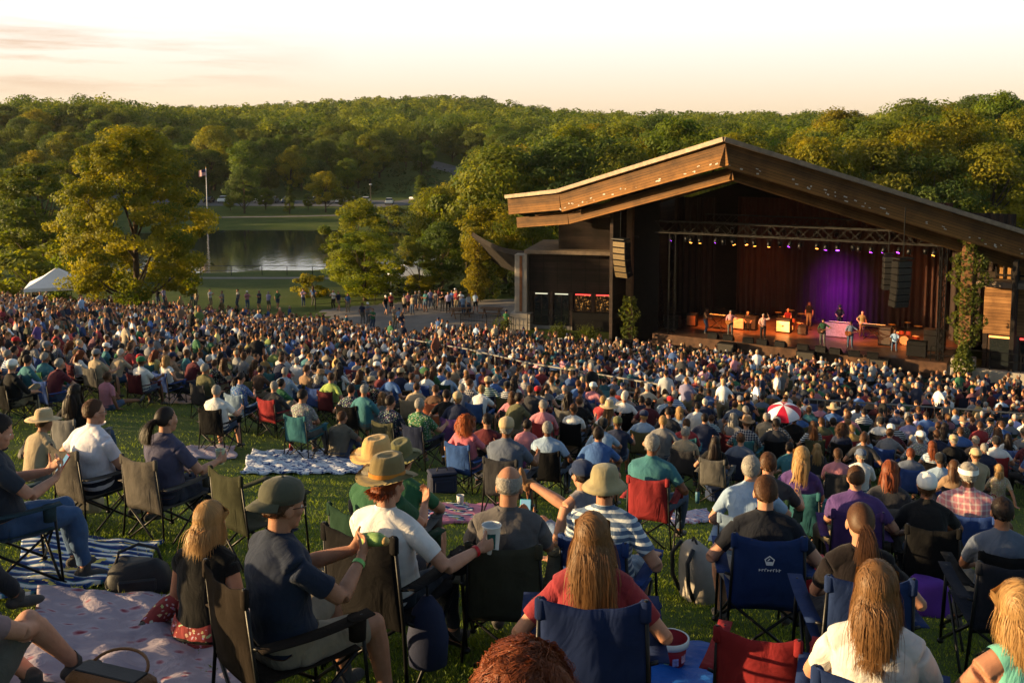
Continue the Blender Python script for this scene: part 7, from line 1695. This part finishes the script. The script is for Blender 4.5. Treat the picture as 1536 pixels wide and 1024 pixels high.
wp = (in_hand(capman, 1, (0, .08, .045))+in_hand(capman, -1, (0, .08, .045)))/2
o = thing('sandwich_wrap', 'green wrap held in both hands by the person in the backwards cap', 'food', wp, R(-30)); m = MB(); m.tube([(-.09, 0, -.02), (-.05, 0, 0), (0, 0, .012), (.05, 0, .02), (.085, 0, .02)], [.018, .034, .038, .036, .026], 12); m.build('wrapper', mat_plain('green_wrap', S(120, 150, 84), .6, var=.4, scale=25), o, True); m = MB(); m.ell((.095, 0, .02), (.02, .024, .024), 10, 7); m.build('filling', mat_plain('filling', S(170, 140, 90), .8, var=.5, scale=40), o, True)
def bag(p, w, d, h, mat, label, name='handbag', strap=True, rz=0., flap=True):
    o = thing(name, label, 'bag', p, rz); rings = []
    for z, k in ((0, .9), (.06, 1.02), (.35, 1.05), (.7, .92), (.93, .72), (1., .6)): rings.append([Vector((w/2*k*math.copysign(abs(math.cos(a))**.6, math.cos(a)), d/2*k*math.copysign(abs(math.sin(a))**.7, math.sin(a))*(1+.08*math.sin(3*a+z*5)), z*h+.02*math.sin(2*a+z*3)*(z > .3))) for a in [2*math.pi*i/24 for i in range(24)]])
    m = MB(); m.loft(rings); m.build('body', mat, o, True)
    if strap:
        m = MB(); m.tube([(-w*.36, 0, h*.9), (-w*.3, .03, h*1.25), (0, .05, h*1.42), (w*.3, .03, h*1.25), (w*.36, 0, h*.9)], .012, 6); m.build('strap', mat, o, True)
    if flap: m = MB(); m.box((0, -d*.5, h*.4), (w*.6, .03, h*.4), bev=.012); m.build('pocket', mat, o)
    return o
bag(gp(186, 912), .44, .24, .24, M_BAGB, 'slouched black handbag on the quilt left of the blond person', rz=.25)
o = thing('leather_bag', 'brown leather bag at the bottom left corner', 'bag', gp(136, 1128), -.35); M_LTH = mat_plain('brown_leather', S(112, 70, 36), .5, scale=7, bump=.4)
m = MB(); m.box((0, 0, .13), (.46, .2, .26), bev=.045); m.build('body', M_LTH, o, True); m = MB(); m.box((0, 0, .262), (.36, .1, .012), bev=.004); m.build('opening', M_BAGB, o); m = MB(); m.box((0, -.104, .12), (.3, .016, .16), bev=.006); m.build('pocket', M_LTH, o)
m = MB(); m.tube([(-.16*math.cos(math.pi*k/14), .05+.1*math.sin(math.pi*k/14), .25+.05*math.sin(math.pi*k/14)) for k in range(15)], .008, 6); m.build('strap', M_LTH, o, True)
def backpack(p, label, c1, c2, rz):
    o = thing('backpack', label, 'bag', p, rz); m = MB(); rings = []
    for z, k, dy in ((0, .92, 0), (.05, 1., 0), (.3, 1.04, .0), (.6, .95, .02), (.85, .72, .05), (.95, .4, .07)): rings.append([Vector((.19*k*math.copysign(abs(math.cos(a))**.55, math.cos(a)), .14*k*math.copysign(abs(math.sin(a))**.6, math.sin(a))+dy, z*.54)) for a in [2*math.pi*i/20 for i in range(20)]])
    m.loft(rings); m.build('body', c1, o, True); m = MB(); m.box((0, -.15, .18), (.26, .07, .24), bev=.03); m.build('front_pocket', c2, o)
    for e in (-1, 1): m = MB(); m.tube([(e*.1, .13, .5), (e*.13, .2, .4), (e*.14, .19, .2), (e*.12, .13, .06)], .018, 6); m.build('strap', c2, o, True)
    m = MB(); m.tube([(-.05, .06, .5), (0, .07, .56), (.05, .06, .5)], .01, 6); m.build('handle', c2, o)
backpack(gp(1062, 925), 'grey and black backpack on the grass left of the blue emblem chair', mat_plain('grey_canvas', S(140, 134, 128), .85, scale=5), M_BAGB, 1.9)
def cooler(p, w, d, h, mat, label, rz=0., legs=0.):
    o = thing('cooler_bag', label, 'cooler bag', p, rz); z0 = legs+.01; m = MB(); m.box((0, 0, z0+h*.42), (w, d, h*.84), bev=.03); m.build('body', mat, o); m = MB(); m.box((0, 0, z0+h*.93), (w*1.03, d*1.03, h*.16), bev=.02); m.build('lid', mat, o)
    m = MB(); m.tube([(-w*.2, 0, z0+h), (-w*.16, 0, z0+h*1.14), (w*.16, 0, z0+h*1.14), (w*.2, 0, z0+h)], .012, 6); m.build('handle', M_BAGB, o); m = MB(); m.box((0, -d*.51, z0+h*.4), (w*.7, .02, h*.5), bev=.01); m.build('pocket', mat, o)
    if legs:
        for e in (-1, 1):
            for f in (-1, 1): m = MB(); m.tube([(e*w*.45, f*d*.4, 0), (e*w*.42, f*d*.35, z0+.02)], .011, 6); m.build('leg', M_BLKMET, o)
M_REDN = mat_plain('red_nylon', S(150, 22, 32), .7, var=.12, scale=5)
cooler(ong(1222, 862, .53), .36, .26, .26, M_REDN, 'red cooler bag on thin legs between the two blue emblem chairs', -.1, .27)
cooler(gp(660, 752), .42, .3, .34, mat_plain('navy_nylon', S(36, 40, 60), .7), 'dark cooler bag with red top left of the royal blue chair', .3)
cooler(gp(1085, 765), .36, .28, .26, mat_plain('dark_blue_nylon', S(34, 48, 80), .7), 'dark blue cooler right of the grey mesh chair', .2)
bag(gp(1418, 946), .36, .34, .3, mat_plain('purple_felt', S(84, 40, 132), .85), 'purple tub bag with blue things inside right of the white-topped person', 'tote_bag', False, 0., False)
bag(gp(775, 712), .4, .3, .28, mat_plain('plum_cloth', S(96, 44, 84), .85), 'plum cloth bag on the grass beside the pink-topped person', 'tote_bag')
bag(gp(108, 782), .34, .24, .26, mat_plain('khaki_canvas', S(140, 130, 108), .9), 'khaki bag under the grey chair of the white-teed person', 'shoulder_bag')
bag(gp(1150, 850), .3, .2, .24, mat_plain('olive_canvas', S(80, 82, 66), .9), 'small olive bag in front of the blue emblem chair', 'shoulder_bag')
bag(gp(30, 700), .4, .3, .24, M_BAGB, 'black bag on the grass below the straw-hatted person', 'shoulder_bag')
p = ong(768, 838, .42); o = thing('plastic_bag', 'crumpled grey plastic bag hanging on the back of the olive chair', 'bag', p+Vector((0, -.12, .14))); rg2 = np.random.default_rng(6); m = MB(); rings = []
for z, k in ((0, .15), (.03, .6), (.09, 1.), (.16, 1.05), (.22, .9), (.26, .75)): rings.append([Vector(((.13*k*math.cos(a))*(1+.12*math.sin(5*a+z*40)), .06*k*math.sin(a)*(1+.15*math.cos(4*a+z*30)), z+.015*math.sin(3*a+z*9))) for a in [2*math.pi*i/26 for i in range(26)]])
m.loft(rings); m.build('body', mat_plain('grey_plastic', S(150, 154, 162), .35, var=.15, scale=12, bump=.6), o, True); m = MB(); m.tube([(-.08, 0, .25), (-.05, .02, .33), (.05, .02, .33), (.08, 0, .25)], .009, 6); m.build('handle', M_CUP, o)
# bucket of popcorn, bottle, flask
p = gp(1016, 1036); o = thing('snack_bucket', 'white rimmed red snack bucket with small pictures on the blue tarp', 'bucket', p); m = MB(); m.lathe([(0, 0), (.085, 0), (.115, .2), (.112, .2), (.083, .01), (0, .01)], 28, cap=False); m.build('tub', mat_plain('red_card', S(150, 26, 40), .5, var=.1), o, True); m = MB(); m.lathe([(.112, .165), (.12, .165), (.124, .205), (.112, .205)], 28, cap=False); m.build('rim', M_CUP, o, True)
for k, c_ in enumerate(((150, 170, 160), (110, 150, 140), (140, 140, 190), (190, 150, 170))):
    a = R(-150+k*36); rr_ = .098; m = MB(); cx, cy = rr_*math.cos(a), rr_*math.sin(a); m.box((0, 0, 0), (.042, .006, .05), Matrix.Rotation(a+math.pi/2, 3, 'Z'), bev=.006); m.v = [(q[0]+cx*1.03, q[1]+cy*1.03, q[2]+.085+.01*(k % 2)) for q in m.v]; m.build('picture', mat_plain('picture_print', S(*c_), .6, var=.5, scale=50), o)
p = gp(985, 1012); o = thing('bottle', 'clear plastic bottle standing behind the snack bucket', 'bottle', p); m = MB(); m.lathe([(0, 0), (.034, 0), (.036, .02), (.036, .16), (.03, .19), (.014, .225), (.014, .245), (0, .245)], 20, cap=False); m.build('body', M_CLEAR, o, True); m = MB(); m.lathe([(0, .244), (.016, .244), (.016, .262), (0, .262)], 14, cap=False); m.build('cap', M_CUP, o)
p = gp(1266, 1062); o = thing('flask', 'white flask with a red cap beside the red chair', 'flask', p); m = MB(); m.lathe([(0, 0), (.04, 0), (.042, .01), (.042, .24), (.03, .26), (0, .26)], 20, cap=False); m.build('body', M_CUP, o, True); m = MB(); m.lathe([(0, .259), (.032, .259), (.03, .31), (0, .312)], 16, cap=False); m.build('cap', M_REDN, o)
# the empty chairs
p = ong(1165, 934, .8); camp_chair((p.x, p.y, p.z), R(-22), L3((160, 22, 32)), 'empty red camp chair at the lower right, its cup holder forward', scale=.88)
p = ong(375, 702, .9); camp_chair((p.x, p.y, p.z), R(-40), L3((66, 68, 48)), 'empty camouflage green camp chair left of the backwards cap')
p = ong(1526, 835, .9); camp_chair((p.x, p.y, p.z), R(-10), L3((40, 44, 58)), 'black camp chair with white emblem at the right edge'); EDGE = (p, R(-10))
# white emblems on three chair backs: a pentagon badge over a short line of lettering
M_WHITE = mat_plain('white_print', S(214, 214, 214), .8, var=.05)
def emblem_mesh():
    m = MB(); n = 5; o_ = [(math.sin(2*math.pi*k/n)*.034, math.cos(2*math.pi*k/n)*.034) for k in range(n)]; i_ = [(x*.74, z*.74) for x, z in o_]
    for k in range(n): a, b = k, (k+1) % n; m.add([(o_[a][0], 0, o_[a][1]), (o_[b][0], 0, o_[b][1]), (i_[b][0], 0, i_[b][1]), (i_[a][0], 0, i_[a][1])], [(0, 1, 2, 3)])
    m.add([(-.018, 0, -.004), (.018, 0, -.004), (.018, 0, -.02), (-.018, 0, -.02)], [(0, 1, 2, 3)]); m.add([(-.016, 0, .0), (0, 0, .018), (.004, 0, .012), (-.008, 0, .0)], [(0, 1, 2, 3)])
    rr2 = random.Random(4)
    for k in range(8): x = -.066+k*.0175; h_ = rr2.uniform(.012, .02); m.add([(x, 0, -.066), (x+.0045, 0, -.066), (x+.0045, 0, -.066+h_), (x, 0, -.066+h_)], [(0, 1, 2, 3)]); m.add([(x+.0045, 0, -.06+k % 3*.004), (x+.013, 0, -.06+k % 3*.004), (x+.013, 0, -.056+k % 3*.004), (x+.0045, 0, -.056+k % 3*.004)], [(0, 1, 2, 3)])
    return m.mesh('emblem', M_WHITE)
EMB = emblem_mesh()
for o in list(bpy.data.objects):
    if o.get('category') == 'camp chair' and 'emblem' in o['label']:
        back_ = [c for c in o.children if c.name.startswith('backrest')][0]; link('emblem', EMB, back_, Matrix.Translation((0, -.357, .745)) @ Matrix.Rotation(R(-6), 4, 'X'))
    if o.get('category') == 'camp chair' and 'tall black' in o['label']:
        p = o.matrix_basis @ Vector((.29, -.27, .45))
# carried bags that hang from chairs
o = thing('drawstring_bag', 'dark blue bag hanging from the tall black chair', 'bag', hatman[2] @ Vector((.31, -.12, .12)), 0.); m = MB(); m.loft([[Vector((.11*k*math.cos(a), .07*k*math.sin(a), z)) for a in [2*math.pi*i/16 for i in range(16)]] for z, k in ((0, .5), (.03, 1.), (.2, 1.1), (.36, .8), (.44, .25))]); m.build('body', mat_plain('navy_cloth', S(34, 40, 66), .8), o, True); m = MB(); m.tube([(0, 0, .43), (0, -.02, .5)], .01, 5); m.build('cord', M_BAGB, o)
# small litter of cups and tins between the chairs
for k, (px, py, l) in enumerate(((22, 596, 'white cup of drink standing beside the chair at the left edge'), (66, 600, 'white cup with a red dot in the cup holder of the blue chair'), (300, 742, 'small pink tub on the grass beside the slate violet person'), (688, 776, 'tall white cup on the grass left of the olive chair'), (1398, 880, 'white paper cup with coloured print beside the blue emblem chair'))):
    cup_(gp(px, py), .17 if k != 2 else .1, .05, l, M_PRM if k in (1, 4) else None, straw=(k == 4))
# sandals, snacks and folded things scattered near the front of the crowd
def thermos(p, c, label): o = thing('thermos', label, 'flask', p); m = MB(); m.lathe([(0, 0), (.036, 0), (.038, .2), (.028, .22), (0, .22)], 16, cap=False); m.build('body', mat_plain('flask_paint', S(*c), .4), o, True); m = MB(); m.lathe([(0, .219), (.03, .219), (.028, .27), (0, .272)], 14, cap=False); m.build('cap', M_BLACK, o)
thermos(gp(1055, 770), (70, 110, 130), 'teal thermos on the grass right of the red chair'); thermos(gp(655, 812), (150, 60, 60), 'red thermos on the grass before the tan-hatted person'); thermos(gp(930, 700), (160, 160, 166), 'silver thermos between the striped polo and the red chair')

NEARM = sorted([q for q in MID if q['kind'] != 'S' and q['p'].y < 19 and q['p'].y > 7], key=lambda q: q['p'].y)
rr = random.Random(55)
BC = {'red': (140, 30, 36), 'navy': (36, 46, 80), 'black': (36, 36, 38), 'teal': (40, 100, 110), 'khaki': (130, 120, 96), 'white': (205, 202, 196), 'pink': (190, 110, 130), 'green': (60, 100, 66)}
BM = {k: mat_plain(f'{k}_belonging', S(*c), .8, scale=6) for k, c in BC.items()}
for m in NEARM[::2][:52]:
    if len(m['lab'].split()) > 12: continue
    c = rr.choice(list(BC)); k = rr.choice(['tote', 'cooler', 'bag', 'thermos', 'mat', 'tote']); sd = rr.choice((-1, 1)); q = m['p']+Matrix.Rotation(m['rz'], 3, 'Z') @ Vector((sd*rr.uniform(.42, .52), rr.uniform(-.1, .35), 0)); q = Vector((q.x, q.y, g(q.x, q.y))); nm_ = {'tote': 'tote bag', 'cooler': 'cooler', 'bag': 'bag', 'thermos': 'flask', 'mat': 'mat'}[k]
    lab = f"{c} {nm_} beside {m['lab']}"
    if k == 'tote': bag(q, .3, .18, .28, BM[c], lab, 'tote_bag', True, rr.uniform(0, 3), False)
    elif k == 'bag': bag(q, .36, .24, .24, BM[c], lab, 'shoulder_bag', True, rr.uniform(0, 3))
    elif k == 'cooler': cooler(q, .36, .26, .28, BM[c], lab, rr.uniform(0, 3))
    elif k == 'thermos': thermos(q, BC[c], lab)
    else:
        px, py = topx(q.x, q.y, q.z); w_ = 1493/q.y*.55; h_ = w_*.22; blanket([(px-w_, py+h_), (px+w_*.9, py+h_*1.1), (px+w_*.8, py-h_), (px-w_*.8, py-h_*.9)], BM[c], lab, int(px), .02)

# ------------------------------------------------------------------ grass: blades thick near the camera, thinning down the slope
def grass():
    rg = np.random.default_rng(9); bx, by, bs = [], [], []
    for (y0, y1, dens, sz) in ((2.2, 6.5, 2900, 1.), (6.5, 10, 1300, 1.25), (10, 16, 420, 1.7), (16, 30, 70, 2.4)):
        n = int(dens*.5*1.16*((y1+1)**2-(y0+1)**2)); y = np.sqrt(rg.uniform((y0+1)**2, (y1+1)**2, n))-1; x = rg.uniform(-.58, .58, n)*(y+1); bx.append(x); by.append(y); bs.append(np.full(n, sz))
    x, y, s = np.concatenate(bx), np.concatenate(by), np.concatenate(bs); z = G(x, y); n = len(x)
    patch = .65+.35*np.sin(x*1.9+np.sin(y*1.3)*1.7)*np.sin(y*2.3+x*.7)
    h = .034*rg.uniform(.5, 1.35, n)*s**.5*patch; a = rg.uniform(0, 6.28, n); w = .0032*s*rg.uniform(.7, 1.3, n); lean = h*rg.uniform(.2, 1.1, n); b = rg.uniform(0, 6.28, n)
    dx, dy = np.cos(a)*w, np.sin(a)*w; lx, ly = np.cos(b)*lean, np.sin(b)*lean
    V = np.stack([np.stack([x-dx, y-dy, z-.005], 1), np.stack([x+dx, y+dy, z-.005], 1), np.stack([x+lx*.45+dx*.7, y+ly*.45+dy*.7, z+h*.62], 1), np.stack([x+lx, y+ly, z+h], 1)], 1).reshape(-1, 3)
    var = np.clip(.5+.22*np.sin(x*.9+1.3*np.sin(y*.8))+rg.normal(0, .2, n), 0, 1)
    return npmesh('grass', V, np.arange(4*n).reshape(n, 4), leaf_mat('grass_blades', ((.066, .12, .014, 1), (.22, .28, .034, 1)), .4, per_tree=False, rough=.55), attrs={'var': ('FACE', 'FLOAT', var)})
tag(link('grass', grass()), kind='stuff', label='short mown lawn grass of the slope')
# ------------------------------------------------------------------ things that still share a label are told apart by their order from the left
ORD = ['', 'first', 'second', 'third', 'fourth', 'fifth', 'sixth', 'seventh', 'eighth', 'ninth', 'tenth', 'eleventh', 'twelfth', 'thirteenth', 'fourteenth', 'fifteenth', 'sixteenth', 'seventeenth', 'eighteenth', 'nineteenth', 'twentieth']+[f'{k}th' for k in range(21, 60)]
same = defaultdict(list)
for o in bpy.data.objects:
    if o.parent is None and o.get('category') and o.get('label'): same[o['label']].append(o)
for lab, L in same.items():
    if len(L) < 2 or len(L) > 40 or len(lab.split()) > 12: continue
    L.sort(key=lambda q: q.location.x/max(q.location.y, .5))
    for i, o in enumerate(L):
        o['label'] = f"{lab}, {'leftmost' if i == 0 else 'rightmost' if i == len(L)-1 else ORD[i+1]+' from the left'}"
        if not o.get('group'): o['group'] = lab
# ------------------------------------------------------------------ the air
m = MB(); m.box((0, 650, 0), (3600, 1500, 110)); t = NT('evening_air'); pv = t.n('ShaderNodeVolumePrincipled'); pv.inputs['Density'].default_value = .00005; pv.inputs['Color'].default_value = (.93, .93, .9, 1); pv.inputs['Anisotropy'].default_value = .2
t.set(t.out.inputs['Volume'], pv); o = m.build('haze', t.m); tag(o, 'thin warm evening haze', kind='stuff')
